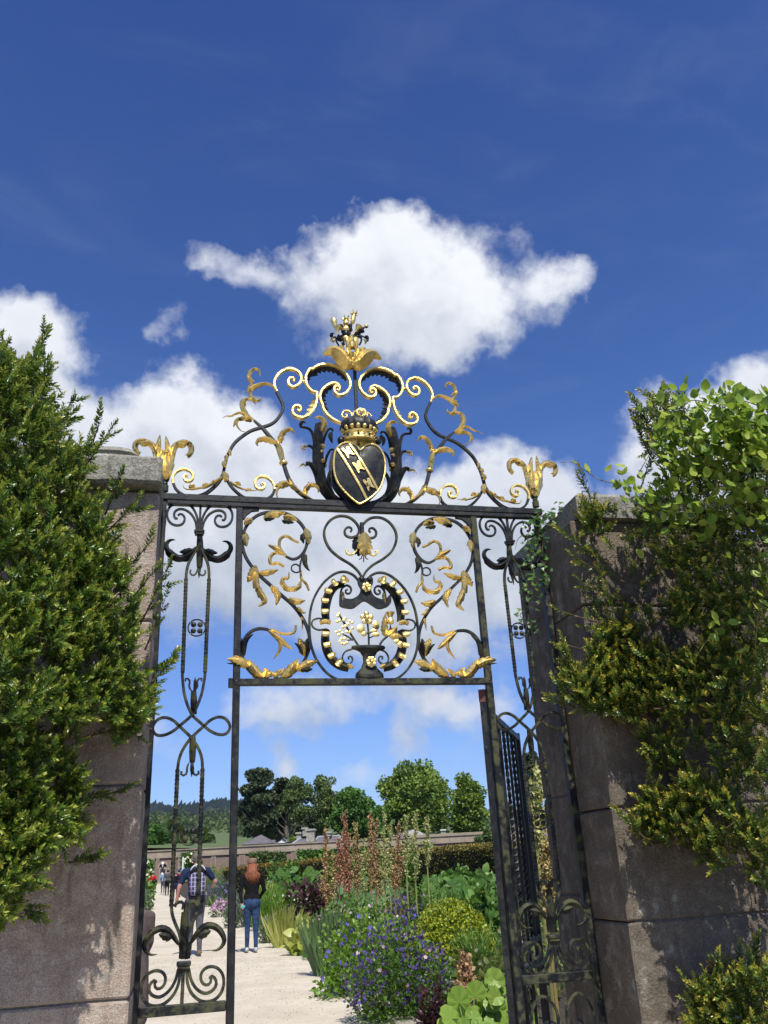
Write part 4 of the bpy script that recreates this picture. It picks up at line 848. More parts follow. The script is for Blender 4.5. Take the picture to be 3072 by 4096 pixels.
# ------------------------------------------------------------------ right shrub
rb=empty('hedge_shrub',(3.0,-.8,GZ),'bushy dark evergreen shrub with olive yellow tips growing over the right stone pier','shrub')
def dmax(px,py):
    d=1.0
    while d>.12 and on(px,py,YF-d)[0]<1.93+.42*d: d-=.05
    return d
def yr_(px,py):
    return (YF-.06-dmax(px,py), YF-.03)
def growr(px,py): return np.array([-.38,-.40,.85])
Q=[([(2290,2080),(2340,2030),(2440,2050),(2580,2060),(2600,2200),(2500,2160),(2400,2140),(2310,2130)],.034),
 ([(2560,1720),(2555,1650),(2600,1600),(2640,1610),(2700,1570),(2740,1590),(2800,1680),(3140,1700),(3140,2120),(2620,2150),(2570,2000),(2640,1900)],.30),
 ([(2600,2100),(3140,2080),(3140,2420),(2850,2450),(2650,2330)],.2),
 ([(2262,2680),(2300,2580),(2370,2600),(2420,2540),(2530,2500),(2600,2580),(2650,2650),(2840,2650),(2820,2800),(2700,2890),(2560,2900),(2420,2870),(2300,2830),(2255,2770)],.42),
 ([(2680,2400),(2740,2360),(2800,2410),(2800,2520),(2700,2520)],.05),
 ([(2830,2450),(2900,2380),(3000,2440),(3140,2420),(3140,3050),(3010,3080),(2960,2960),(2840,2850),(2820,2700)],.28),
 ([(2530,3340),(2610,3180),(2680,3210),(2760,3130),(2880,3160),(2950,3270),(3060,3300),(3072,3400),(2990,3470),(2900,3480),(2800,3430),(2660,3380)],.22),
 ([(2960,3350),(3140,3300),(3140,3600),(3030,3560)],.05),
 ([(2770,3990),(2860,3880),(2940,3900),(3020,3850),(3140,3900),(3140,4200),(2800,4200)],.15),
 ([(2320,2180),(2550,2200),(2620,2500),(2420,2560),(2340,2400)],.012),([(2560,2940),(2740,2940),(2760,3100),(2600,3090)],.03),([(2720,2900),(3100,2960),(3140,3250),(2900,3150)],.04)]
spr=[(2400,2120,2345,1945,-.5,-.55,6),(2620,1750,2560,1640,-.8,-.85,7),(2660,1720,2650,1580,-.8,-.9,6),(2740,1720,2735,1600,-.8,-.9,8),(2600,1820,2545,1700,-.75,-.8,7),(2560,1960,2600,1830,-.7,-.75,5),
 (2480,2500,2245,2445,-.5,-.52,4),(2520,2420,2330,2330,-.48,-.5,7),(2500,2330,2320,2240,-.48,-.5,7),(2450,2260,2290,2160,-.45,-.5,7),(2520,2540,2350,2520,-.48,-.5,5),(2600,2620,2420,2390,-.55,-.6,8),(2320,2760,2262,2600,-.5,-.55,6),(2400,2700,2380,2550,-.6,-.65,6),(2500,2620,2500,2450,-.6,-.7,7),(2560,2620,2600,2480,-.6,-.7,6),(2300,2830,2215,2800,-.46,-.48,3),
 (2640,3400,2515,3290,-.5,-.55,5),(2720,3400,2620,3160,-.6,-.7,9),(2820,3400,2760,3120,-.65,-.75,9),(2900,3420,2880,3150,-.65,-.75,9),(3000,3440,2960,3220,-.7,-.8,8),(2900,3450,2880,3430,-.7,-.8,3),(2820,4090,2755,3960,-.55,-.6,7),(2960,4000,2955,3860,-.6,-.7,7),(3040,3960,3020,3820,-.6,-.7,8),(2880,4000,2870,3870,-.6,-.7,7),(2860,3500,2880,3440,-.7,-.75,3),
 (2930,3010,2900,2860,-.7,-.8,6),(2980,2760,3000,2600,-.8,-.85,7),(2700,3000,2620,2960,-.5,-.55,5),(3060,2420,3040,2300,-.8,-.85,5)]
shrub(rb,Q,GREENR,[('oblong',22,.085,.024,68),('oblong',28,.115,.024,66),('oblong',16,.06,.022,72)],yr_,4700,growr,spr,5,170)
# ------------------------------------------------------------------ climber with pale round leaves, and ivy
vn=empty('leafy_climber',(3.2,-.7,2.9),'pale lime green twining climber with rounded leaves sprawling over the top of the right shrub','climber')
r=np.random.default_rng(11); tmpl=[]
for i in range(3):
    v,f=leafT('ovate'); v=v.copy(); v[:,1]+=r.normal(size=len(v))*.02; o=mesh('t',v,f,VINE,tint=np.full(len(f),.45+.15*i),smooth=True); tmpl.append(o.data); o.data.name='leaf'; bpy.data.objects.remove(o)
stems=[[(2480,1935),(2400,1920),(2340,1880),(2290,1850),(2240,1850)],[(2640,2080),(2560,1980),(2500,1935),(2460,1930)],[(3100,1650),(2960,1600),(2860,1620),(2800,1700)],[(3100,1850),(2900,1800),(2780,1900),(2700,2000),(2590,2060)],[(3100,2000),(2950,2000),(2850,2060),(2820,2150)],[(3100,1750),(3000,1720),(2850,1760),(2700,1800),(2640,1840)],[(2900,1650),(2780,1600),(2700,1640),(2640,1620)],
 [(3100,2300),(3040,2420),(3020,2600)],[(2900,2500),(2830,2560),(2790,2620)],[(3080,1900),(3000,2050),(3060,2200)],[(2800,2050),(2740,2150),(2720,2220)],[(3100,1950),(2850,1950),(2700,2060),(2620,2080)]]
tm=MB(); VL=[]
for si,S in enumerate(stems):
    yy=-.66-.62*np.clip((np.mean([p[0] for p in S])-2300)/700,0,1)
    P=np.array([on(x,y,YF-.12-dmax(x,y)+r.normal()*.01) for x,y in catmull(S,5)]); tm.add(*tube(P,np.linspace(.0032,.0012,len(P)),5))
    if si==0: VL+= [(P[9],.055),(P[8],.04),(P[14],.02)]; continue
    Q_,_=resample(P,.028)
    for p in Q_:
        for k in range(2 if si in(1,3,4,5,11) else 1): VL.append((p+r.normal(size=3)*np.array([.035,.03,.035]),r.uniform(.04,.062)))
tm.build('twining_stem',basic('vine_stem',[(.22,.13,.07),(.16,.15,.05)],.7,scale=40),vn,True)
dens_poly=np.array([(2610,1720),(2700,1650),(2760,1700),(2850,1610),(2960,1590),(3100,1640),(3100,1850),(2900,1850),(2780,1900),(2640,1900)],float)
for _ in range(170):
    for __ in range(30):
        c=np.array([[r.uniform(2600,3100),r.uniform(1560,2050)]])
        if in_poly(c,dens_poly)[0] or (c[0,1]>1900 and c[0,0]>2560 and r.random()<.35): break
    VL.append((on(c[0,0],c[0,1],YF-dmax(c[0,0],c[0,1])-.1-.16*r.random()),r.uniform(.036,.060)))
for (px,py) in ((2830,2520),(2800,2560),(2850,2580),(2880,2540),(2790,2600),(3040,2360),(3060,2420),(3020,2400),(3040,2500),(3060,2330),(3010,2480),(3050,2560),(2960,2140),(3050,2200)): VL.append((on(px,py,YF-.12-dmax(px,py)),r.uniform(.06,.085)))
n_=900; pp=[]
while len(pp)<n_:
    c=np.array([r.uniform(2560,3120),r.uniform(1560,2250)])
    if in_poly(c[None],dens_poly)[0] or r.random()<(.30 if c[1]<2100 and c[0]>2620-(c[1]-1900)*.3 else .04): pp.append(on(c[0],c[1],YF-dmax(c[0],c[1])-.02-.22*r.random()))
v_,f_,t_=scatter(leafT('ovate'),np.array(pp),r.normal(size=(n_,3))*.5+np.array([-.25,-.3,.25]),r.uniform(.03,.056,n_),r.uniform(.1,1,n_),face=(0,-.75,.75)); o=mesh('foliage',v_,f_,VINE,vn,True,tint=t_); o['kind']='stuff'
VL=VL[:298]; off=wloc(vn)
for p,s in VL:
    d=r.normal(size=3)*.5+np.array([-.25,-.3,.25]); R=frames(d[None],face=(.0,-.75,.75))[0]
    o=bpy.data.objects.new('leaf',tmpl[r.integers(0,3)]); o.matrix_basis=Matrix([[*(R[j]*s),p[j]-off[j]] for j in range(3)]+[[0,0,0,1]]); link(o,vn)
iv=empty('ivy',(1.87,-.1,2.6),'trailing ivy hanging over the right end of the gateway top bar','ivy')
v,f=leafT('ivy'); o=mesh('t',v,f,IVY,tint=np.full(len(f),.5),smooth=True); im=o.data; im.name='leaf'; bpy.data.objects.remove(o)
tm=MB(); IL=[]
for S,yy in (([(2290,2060),(2200,2060),(2140,2070),(2120,2100),(2110,2180),(2120,2280),(2140,2370)],-.06),([(2250,2040),(2210,2070),(2180,2120),(2170,2200),(2180,2290),(2185,2320)],-.07),([(2160,2080),(2140,2160),(2125,2230),(2130,2300),(2145,2300)],-.05),([(2120,2330),(2100,2370),(2120,2400),(2150,2420),(2160,2400)],-.04),([(2200,2080),(2260,2060),(2250,2140),(2240,2150)],-.15),([(2110,2440),(2080,2460),(2110,2490),(2140,2510),(2150,2520)],-.03),([(2300,2060),(2240,2030),(2250,2050),(2270,2060)],-.2),([(2135,2050),(2180,2070),(2220,2090)],-.06),([(2090,2140),(2070,2160),(2060,2200)],.02)):
    P=np.array([on(x,y,yy+r.normal()*.01) for x,y in catmull(S,5)]); tm.add(*tube(P,np.linspace(.0025,.001,len(P)),4)); Q_,_=resample(P,.021)
    for p in Q_:
        for k in range(2 if yy<-.045 else 1): IL.append((p+r.normal(size=3)*np.array([.02,.012,.02]),r.uniform(.018,.036)))
for _ in range(60): IL.append((on(r.uniform(2110,2215),r.uniform(2060,2260),r.uniform(-.08,.02)),r.uniform(.02,.034)))
tm.build('ivy_stem',BARK,iv,True); off=wloc(iv)
for p,s in IL[:290]:
    d=r.normal(size=3)*.45+np.array([-.1,-.2,-.5]); R=frames(d[None],face=(-.2,-.9,.5))[0]
    o=bpy.data.objects.new('leaf',im); o.matrix_basis=Matrix([[*(R[j]*s),p[j]-off[j]] for j in range(3)]+[[0,0,0,1]]); link(o,iv)
# ================================================================== open gate leaf
A=np.array([1.452,.045]); Bd=np.array([2.055,1.16]); u=(Bd-A)/np.linalg.norm(Bd-A); GL=1.25
gl=empty('open_gate_leaf',(A[0],A[1],0),'tall black iron gate leaf swung open, seen edge on, red primer at its top','gate')
def gx(s,off=0.0): return (A[0]+u[0]*s-u[1]*off, A[1]+u[1]*s+u[0]*off)
def gbar(name,s0,s1,z0,z1,t=.03,m=IRON,parent=gl):
    V=[]
    for z in(z0,z1):
        for s,o in((s0,-t/2),(s1,-t/2),(s1,t/2),(s0,t/2)): x,y=gx(s,o); V.append((x,y,z))
    return mesh(name,V,[(3,2,1,0),(4,5,6,7),(0,1,5,4),(1,2,6,5),(2,3,7,6),(3,0,4,7)],m,parent)
gbar('hinge_stile',-.018,.018,.14,2.25); gbar('primed_end',-.02,.02,2.251,2.315,.034,REDOX)
gbar('outer_stile',GL-.018,GL+.018,.14,2.25)
for z in(.16,.98,1.08,2.22): gbar('rail',.019,GL-.019,z-.016,z+.016,.028)
for i in range(1,8):
    s=GL*i/8
    if i%2: gbar('upright_bar',s-.008,s+.008,.177,2.2,.016)
    else:
        P=[(*gx(s,0),z) for z in(1.1,2.2)]
        V=[];n=60
        for k in range(n+1):
            z=1.1+1.1*k/n;a=z*42
            for j in range(4): b_=a+j*math.pi/2; x,y=gx(s+.012*math.cos(b_),.012*math.sin(b_)); V.append((x,y,z))
        F=[(k*4+j,k*4+(j+1)%4,k*4+4+(j+1)%4,k*4+4+j) for k in range(n) for j in range(4)]; mesh('twisted_bar',V,F,IRON,gl)
for (s,z,rr) in ((.25,.45,.1),(.5,.75,.11),(.75,.45,.1),(.25,.8,.09),(.75,.8,.09),(.25,1.75,.07),(.75,1.75,.07),(.5,1.5,.09),(.5,2.0,.09)):
    P=[]
    for t in np.linspace(0,4.5*math.pi/2,26): q_=rr*(1-t/(5.2*math.pi/2)*.8); x,y=gx(s+q_*math.cos(t),.02); P.append((x,y,z+q_*math.sin(t)))
    V,F=tube(P,.008,6); mesh('scroll',V,F,IRONM,gl,True)
gbar('flaked_paint',.0185,.0215,.3,.36,.02,basic('grey_undercoat',[(.35,.38,.42),(.3,.33,.36)],.5),gl)
# ================================================================== ground
GZ=.11
HF=np.array([.2308,.973,0.0])
def at(x,y,dist):
    d=ray(x,y); return CAM+d*(dist/np.dot(d,HF))
def gz(Y): 
    Y=np.asarray(Y,float); return GZ+.22*np.clip((Y-22)/38,0,1)**1.5+.78*np.clip((Y-55)/40,0,1)**1.3
def onground(px,py):
    d=ray(px,py); d=d/d[1]; Yv=np.arange(2,140,.25); z=CAM[2]+d[2]*(Yv-CAM[1]); k=np.argmax(z<gz(Yv)) if (z<gz(Yv)).any() else len(Yv)-1
    p=CAM+d*(Yv[k]-CAM[1]); p[2]=float(gz(p[1])); return p
def sheet(name,rows,dz,m,kind='structure'):
    """rows: (Y, x0, x1[, ...]) strips laid on the ground profile"""
    V=[];F=[];k=len(rows[0])-1
    for r_ in rows:
        for x in r_[1:]: V.append((x,r_[0],float(gz(r_[0]))+dz))
    for i in range(len(rows)-1):
        for j in range(k-1): a=i*k+j; F.append((a,a+1,a+k+1,a+k))
    o=mesh(name,V,F,m,smooth=True); o['kind']=kind; return o
SOIL=basic('dark_soil',[(.05,.035,.02),(.03,.022,.014)],.95,scale=6,bump=.8)
GRASS=basic('meadow_grass',[(.075,.12,.03),(.045,.085,.02),(.11,.14,.04)],.9,scale=.15,bump=.4,bscale=2)
def gravel():
    m,nt=newmat('pale_gravel'); q=NT(nt); pos=q.n('ShaderNodeNewGeometry').outputs['Position']
    big=q.noise(pos,.9,5,.6); sp=q.noise(pos,95,5,.75); v=q.n('ShaderNodeTexVoronoi'); q.put(v.inputs['Vector'],pos); v.inputs['Scale'].default_value=110
    col=q.mix(q.mr(big,.35,.65), c4((.62,.55,.43)), c4((.52,.46,.35)))
    col=q.mix(q.mr(sp,.55,.72), col, c4((.34,.29,.21))); col=q.mix(q.mr(v.outputs['Color'],.2,.0), col, c4((.30,.25,.19)))
    col=q.mix(q.m('MULTIPLY',q.mr(q.noise(pos,3,6,.7),.45,.7),.5), col, c4((.42,.37,.28)))
    b=principled(q,Base_Color=col,Roughness=.95); b.inputs['Specular IOR Level'].default_value=.2
    bp=q.n('ShaderNodeBump'); bp.inputs['Strength'].default_value=.5; bp.inputs['Distance'].default_value=.008; q.put(bp.inputs['Height'],sp); q.L.new(bp.outputs[0],b.inputs['Normal'])
    finish(q,b.outputs[0]); return m
GRAVEL=gravel()
Ys=[-12,-4,4,8,12,16,20,24,28,34,40,48,56,64,72,80,88,94,99]
sheet('ground',[(float(y),-60,-8,0,8,20,60,120) for y in np.r_[np.arange(-12,30,1.5),np.arange(30,98,3),97.5,110,130]],-.012,SOIL)
_x=lambda px,Y: float(on(px,3560,Y)[0])
RXV=[2.1,2.02,2.15,2.14,2.2,2.16,1.9,_x(845,41),_x(765,50),_x(725,60),_x(700,80),_x(688,99)]
LXV=[-2.2,-2.0,-1.5,_x(578,41),_x(585,50),_x(595,60),_x(608,80),_x(628,99)]
rx=lambda Y: np.interp(Y,[-12,5.8,10.6,15.7,23,27.6,34,41,50,60,80,99],RXV)
lx=lambda Y: np.interp(Y,[-12,10,27,41,50,60,80,99],LXV)
sheet('path',[(y,float(lx(y)),float((lx(y)+rx(y))/2),float(rx(y))) for y in np.r_[np.arange(-12,30,1.5),np.arange(30,98,3),97.5]],-.004,GRAVEL)
# stone edging along the right of the path, slab by slab
ed=empty('stone_edging',(2.1,12,GZ),'low pale stone slab edging along the right side of the gravel path','path edging')
EDM=stone_mat('edging_stone',[(.34,.31,.25),(.27,.25,.21),(.42,.38,.31)],60,.6)
y=4.6; r=np.random.default_rng(4)
while y<26:
    L_=r.uniform(.5,.85); x=float(rx(y)); wd=r.uniform(.16,.24); z=GZ-.004+r.uniform(0,.02)
    mesh('edging_slab',*box(x-.02+r.uniform(-.02,.02),x+wd,y,y+L_-.02,GZ-.05,z+.018,.012),EDM,ed); y+=L_
# ================================================================== far wall, door, buildings
TV=np.array([HF[1],-HF[0],0.0])
def obox(A,B,z0,z1,thick,off=0.0,ch=0.0):
    """upright slab whose near face runs from A to B"""
    A=np.array([A[0],A[1]]);B=np.array([B[0],B[1]]); t=(B-A)/np.linalg.norm(B-A); n=np.array([-t[1],t[0]]); A=A+n*off;B=B+n*off
    V=[(*p,z) for z in(z0,z1) for p in(A,B,B+n*thick,A+n*thick)]
    return V,[(3,2,1,0),(4,5,6,7),(0,1,5,4),(1,2,6,5),(2,3,7,6),(3,0,4,7)]
def brick():
    m,nt=newmat('old_brick'); q=NT(nt); pos=q.n('ShaderNodeNewGeometry').outputs['Position']
    sx=q.n('ShaderNodeSeparateXYZ'); q.put(sx.inputs[0],pos); cb=q.n('ShaderNodeCombineXYZ'); q.put(cb.inputs[0],sx.outputs[0]); q.put(cb.inputs[1],sx.outputs[2])
    bt=q.n('ShaderNodeTexBrick'); q.put(bt.inputs['Vector'],cb.outputs[0]); bt.inputs['Scale'].default_value=1; bt.inputs['Brick Width'].default_value=.23; bt.inputs['Row Height'].default_value=.075; bt.inputs['Mortar Size'].default_value=.01
    bt.inputs['Color1'].default_value=c4((.25,.13,.09)); bt.inputs['Color2'].default_value=c4((.18,.10,.075)); bt.inputs['Mortar'].default_value=c4((.26,.22,.19))
    col=q.mix(q.mr(q.noise(pos,1.1,6,.7),.4,.65), bt.outputs[0], c4((.20,.17,.14)))
    b=principled(q,Base_Color=col,Roughness=.95); finish(q,b.outputs[0]); return m
BRICK=brick()
PALE=basic('pale_parapet_stone',[(.35,.285,.205),(.23,.195,.15),(.28,.235,.175)],.95,scale=1.2)
WHITE=basic('white_painted_wood',[(.75,.74,.70),(.66,.65,.6)],.5,scale=5)
DARK=basic('dark_opening',[(.02,.02,.02),(.035,.03,.03)],.4,scale=3)
SLATE=basic('purple_slate',[(.13,.115,.13),(.09,.08,.095),(.16,.14,.15)],.7,scale=2.2,bump=.3)
CHIM=basic('chimney_stone',[(.36,.34,.29),(.27,.25,.21)],.9,scale=3)
TRIM=basic('pale_lead_trim',[(.42,.47,.55),(.35,.4,.47)],.5,scale=4)
WD=96.0
wA=at(500,3420,WD); wB=at(2260,3400,WD); wt=at(590,3403,WD)[2]; wc=at(946,3411,WD)[2]; wbz=float(gz(95))-.3
fw=empty('brick_garden_wall',(wA[0],wA[1],0),'long old brick wall with a pale stone parapet at the far end of the garden','wall')
b=MB(); b.add(*obox(wA,wB,wbz,wc-.15,.5)); b.build('brickwork',BRICK,fw)
pa=wt-(wc+.1)
def wx(px): return at(px,3400,WD)
# parapet in dressed lengths
xs=list(np.arange(500,2240,62)); 
for i,x in enumerate(xs): o=mesh('parapet_stone',*obox(wx(x)+TV*.012,wx(x+62)-TV*.012,wc+.101,wt-.12,.4,.06),PALE,fw)
for i,x in enumerate(xs[::2]): mesh('coping_stone',*obox(wx(x)+TV*.01,wx(x+124)-TV*.01,wt-.118,wt,.6,-.05),PALE,fw)
for i,x in enumerate(xs[::2]): mesh('cornice_stone',*obox(wx(x)+TV*.01,wx(x+124)-TV*.01,wc-.148,wc+.099,.7,-.16),PALE,fw)
for (x0,x1) in ((957,982),(1164,1187),(845,865)):
    pn=mesh('blind_window',*obox(wx(x0),wx(x1),at(970,3462,WD)[2],at(970,3418,WD)[2],.08,-.079),PALE,fw)
    mesh('recess',*obox(wx(x0+3),wx(x1-3),at(970,3458,WD)[2],at(970,3422,WD)[2],.03,-.109),BRICK,pn)
for x0 in (608,628,695,716): mesh('pilaster',*obox(wx(x0),wx(x0+14),wbz,wc-.16,.2,-.199),PALE if x0 in(608,716) else BRICK,fw)
# arched doorway
z0=float(gz(95))-.05; dc=wx(657); hw=np.linalg.norm(wx(673)-wx(657)); zs_=at(657,3470,WD)[2]
dr=mesh('door_surround',*obox(dc-TV*hw*1.55,dc+TV*hw*1.55,z0,zs_+.02,.15,-.149),stone_mat('warm_door_stone',[(.36,.28,.20),(.30,.23,.17),(.42,.34,.26)],12,.3),fw)
V=[];n=14
for k in range(n+1):
    a=math.pi*k/n
    for rr in(hw,hw*1.35):
        p=dc+TV*math.cos(a)*rr; V+=[(p[0]-HF[0]*.2,p[1]-HF[1]*.2,zs_+rr*math.sin(a)),(p[0],p[1],zs_+rr*math.sin(a))]
F=[]
for k in range(n):
    a=k*4;c_=a+4; F+=[(a,c_,c_+2,a+2),(a+1,a+3,c_+3,c_+1),(a,a+1,c_+1,c_),(a+2,c_+2,c_+3,a+3)]
ar=mesh('arch_moulding',V,F,PALE,fw)
V=[(*(dc+TV*math.cos(t)*hw-HF*.05)[:2],zs_+hw*math.sin(t)) for t in np.linspace(0,math.pi,14)]; mesh('fanlight',V,[tuple(range(13,-1,-1))],DARK,ar)
mesh('door_panel',*obox(dc-TV*hw*.62,dc+TV*hw*.62,z0+.3,zs_-.15,.03,-.18),basic('door_opening',[(.05,.035,.03),(.03,.03,.03)],.6),dr)
for dz,rr in((.35,.28),(-1.0,.30)):
    p=dc-HF*.35; o=mesh('urn_ornament',*lathe([(.02,0),(rr*.3,.03),(rr*.15,.1),(rr*.45,.22),(rr*.6,.35),(rr*.33,.48),(.02,.52)],(p[0],p[1],zs_+dz-(.3 if dz>0 else 0)),10),WHITE,fw,True)
st_=mesh('steps',*box(*[_x(632,93)],_x(684,93),92.2,94.2,.8,float(gz(93))+.22),PALE); st_['kind']='structure'
mesh('lamp_post',*tube([(*wx(788)[:2]-HF[:2]*6,gz(88)),(*wx(788)[:2]-HF[:2]*6,at(788,3425,WD-6)[2])],.09,8),WHITE); bpy.data.objects['lamp_post'].name='garden_post'
tag(bpy.data.objects['garden_post'],'slim pale post in front of the far wall, right of the white flowering climber','post')
# low wall stub and pale wall further right behind the parapet
o=mesh('rendered_wall',*obox(at(1640,3345,112),at(2250,3345,112),3.0,at(1790,3341,112)[2],.6),PALE); tag(o,'pale rendered wall just above the right part of the parapet','wall')
o=mesh('coping',*obox(at(1640,3345,112),at(2250,3345,112),at(1790,3341,112)[2]+.002,at(1790,3337,112)[2]+.1,.8,-.1),PALE,o)
# buildings behind the wall: hipped slate roofs and chimneys
def hip(root,x0,x1,xr0,xr1,ytop,yb,dist,depth,m=SLATE,trim=True):
    zt=at((x0+x1)/2,ytop,dist)[2]; zb=at((x0+x1)/2,yb,dist)[2]; a=at(x0,3400,dist);b_=at(x1,3400,dist); c_=at(xr0,3400,dist);d_=at(xr1,3400,dist)
    V=[(*a[:2],zb),(*b_[:2],zb),(*(b_+HF*depth)[:2],zb),(*(a+HF*depth)[:2],zb),(*(c_+HF*depth/2)[:2],zt),(*(d_+HF*depth/2)[:2],zt)]
    o=mesh('roof',V,[(0,1,5,4),(1,2,5),(2,3,4,5),(3,0,4)],m,root)
    if trim:
        t=MB()
        for i,j in((0,4),(1,5),(4,5)):
            if np.linalg.norm(np.array(V[i])-np.array(V[j]))>.2: t.add(*tube([V[i],V[j]],.10,5))
        t.build('ridge_trim',TRIM,o)
    return o
def house(name,x0,x1,yb,dist,depth,label,cat='house'):
    a=at(x0,3400,dist); root=empty(name,(a[0],a[1],2),label,cat)
    mesh('wall',*obox(a+TV*.2+HF*.2,at(x1,3400,dist)-TV*.2+HF*.2,1.5,at((x0+x1)/2,yb,dist)[2]-.01,depth-.4),CHIM,root); return root
h=house('pavilion',962,1088,3376,135,9,'small pavilion with a pointed purple slate roof behind the far wall, left'); hip(h,962,1088,1023,1027,3335,3376,135,9,trim=False)
h=house('outbuilding',1068,1096,3376,140,5,'low slate roofed outbuilding right beside the pointed pavilion','outbuilding'); hip(h,1066,1096,1070,1092,3358,3376,140,5,trim=False)
h=house('white_gable_house',1103,1152,3374,128,6,'small white gabled building between the pointed roof and the chimneys')
a=at(1103,3373,128);b_=at(1152,3373,128);c_=at(1128,3356,128); z1=a[2]; V=[(*a[:2],z1),(*b_[:2],z1),(*c_[:2],c_[2])]; V+=[tuple(np.array(v)+HF*6) for v in V]
mesh('gable',V,[(0,1,2),(5,4,3),(0,3,4,1)],WHITE,h); mesh('roof',[tuple(np.array(v)+np.array([0,0,.12])-HF*.2) for v in V],[(0,2,5,3),(1,4,5,2)],SLATE,h)
h=house('chimney_house',1165,1370,3372,125,11,'house with purple slate roof and four pale stone chimneys behind the far wall')
hip(h,1165,1262,1216,1232,3330,3374,124,9); hip(h,1255,1372,1262,1352,3341,3372,128,8)
def chim(root,x0,x1,yt,yb,dist,dp=1.6):
    a=at(x0,3400,dist);b_=at(x1,3400,dist); zt=at(x0,yt,dist)[2]
    o=mesh('chimney',*obox(a,b_,at(x0,yb,dist)[2],zt-.25,dp),CHIM,root); mesh('chimney_cap',*obox(a-TV*.15,b_+TV*.15,zt-.249,zt,dp+.3,-.15),CHIM,o); return o
chim(h,1226,1258,3316,3368,122); chim(h,1211,1228,3310,3345,126); chim(h,1186,1212,3329,3360,127); chim(h,1308,1324,3326,3345,130)
h=house('hipped_lodge',1565,1735,3346,126,12,'lodge with a broad hipped slate roof patched pale, right of centre behind the plumes','lodge')
o=hip(h,1565,1735,1640,1660,3312,3348,126,12,trim=False); m_=mesh('pale_slates',[tuple(np.array(v)+np.array([0,0,.05])-HF*.06) for v in [(*at(1610,3344,126)[:2],at(1610,3344,126)[2]),at(1705,3344,126),at(1668,3313,126)+HF*5.7,at(1655,3312,126)+HF*5.9]],[(0,1,2,3)],basic('pale_lichened_slate',[(.42,.40,.34),(.28,.26,.24)],.8,scale=1.5),o)
o=mesh('white_chimney',*obox(at(1769,3400,118),at(1788,3400,118),3,at(1778,3322,118)[2],1.2),CHIM); tag(o,'single pale chimney stack standing above the parapet, left of the right hand tree','chimney'); mesh('chimney_cap',*obox(at(1767,3400,118),at(1790,3400,118),at(1778,3322,118)[2]+.001,at(1778,3317,118)[2],1.5,-.15),WHITE,o)
# ================================================================== hills and woods
def ridge(name,outline,dist,zb,m,spike,kind='structure',depth=700):
    P=resample(np.array([[p[0],p[1]] for p in outline],float),3.0)[0]; V=[];r=np.random.default_rng(8); K=9
    for i,(x,y) in enumerate(P):
        top=at(x,y,dist)
        for k in range(K):
            t=k/(K-1); q_=top+HF*(-depth*(1-t)); z=zb+(top[2]-zb)*t**1.15+ (r.normal()*spike if k>1 else 0); V.append((q_[0],q_[1],z))
    n=len(P); F=[(i*K+k,(i+1)*K+k,(i+1)*K+k+1,i*K+k+1) for i in range(n-1) for k in range(K-1)]
    o=mesh(name,V,F,m,smooth=False); o['kind']=kind; return o
FAR=basic('conifer_forest',[(.018,.032,.026),(.028,.045,.034)],1.0,scale=.02,spec=0)
ridge('forested_hill',[(-300,3190),(300,3195),(590,3207),(660,3218),(715,3227),(780,3213),(860,3203),(920,3197),(1000,3205),(1200,3240),(1400,3275),(1500,3268),(1600,3290),(1800,3260),(2100,3230),(2600,3200),(3300,3180)],2600,20,FAR,6)
rows=[]
for d_ in (104,140,200,300,420,560,800):
    for x in np.linspace(-200,3300,15):
        y=np.interp(d_,[104,200,420,560,800],[3392,3368,3345,3330,3290])+ (0 if x<1000 else 8); rows.append(at(x,y,d_))
o=mesh('meadow',rows,[(i*15+k,i*15+k+1,i*15+k+16,i*15+k+15) for i in range(6) for k in range(14)],GRASS,smooth=True); o['kind']='structure'
def treemat(name,stops,trans=.2): return leaf_mat(name,stops,.6,trans)
TLIME=treemat('lime_tree_leaf',[(0,(.06,.12,.018)),(.5,(.15,.24,.03)),(1,(.26,.36,.05))])
TDARK=treemat('pine_needles',[(0,(.022,.04,.02)),(.5,(.05,.08,.035)),(1,(.10,.14,.055))],.1)
TMID=treemat('larch_foliage',[(0,(.05,.09,.03)),(.5,(.11,.17,.045)),(1,(.20,.27,.08))])
TGRN=treemat('sycamore_leaf',[(0,(.03,.085,.015)),(.5,(.07,.18,.025)),(1,(.14,.28,.04))])
TBARK=basic('pale_tree_bark',[(.17,.14,.11),(.10,.085,.07)],.9,scale=1.5)
CW=leafT('tuft')
def crown(blobs, nper, size, mat, root, seed, name='crown'):
    r=np.random.default_rng(seed); P=[];D=[];T=[]
    for (c,rr,n,tb) in blobs:
        v=nrm(r.normal(size=(n,3))); q_=r.random(n)**.35; P.append(c+v*rr*q_[:,None]); D.append(v+r.normal(size=(n,3))*.6); T.append(np.full(n,tb)+r.normal(size=n)*.12+.10*v[:,2])
    P=np.vstack(P);D=np.vstack(D);T=np.concatenate(T)
    V,F,T2=scatter(CW,P,D,size*r.uniform(.6,1.3,len(P)),np.clip(T,0,1)); o=mesh(name,V,F,mat,root,tint=T2); return o
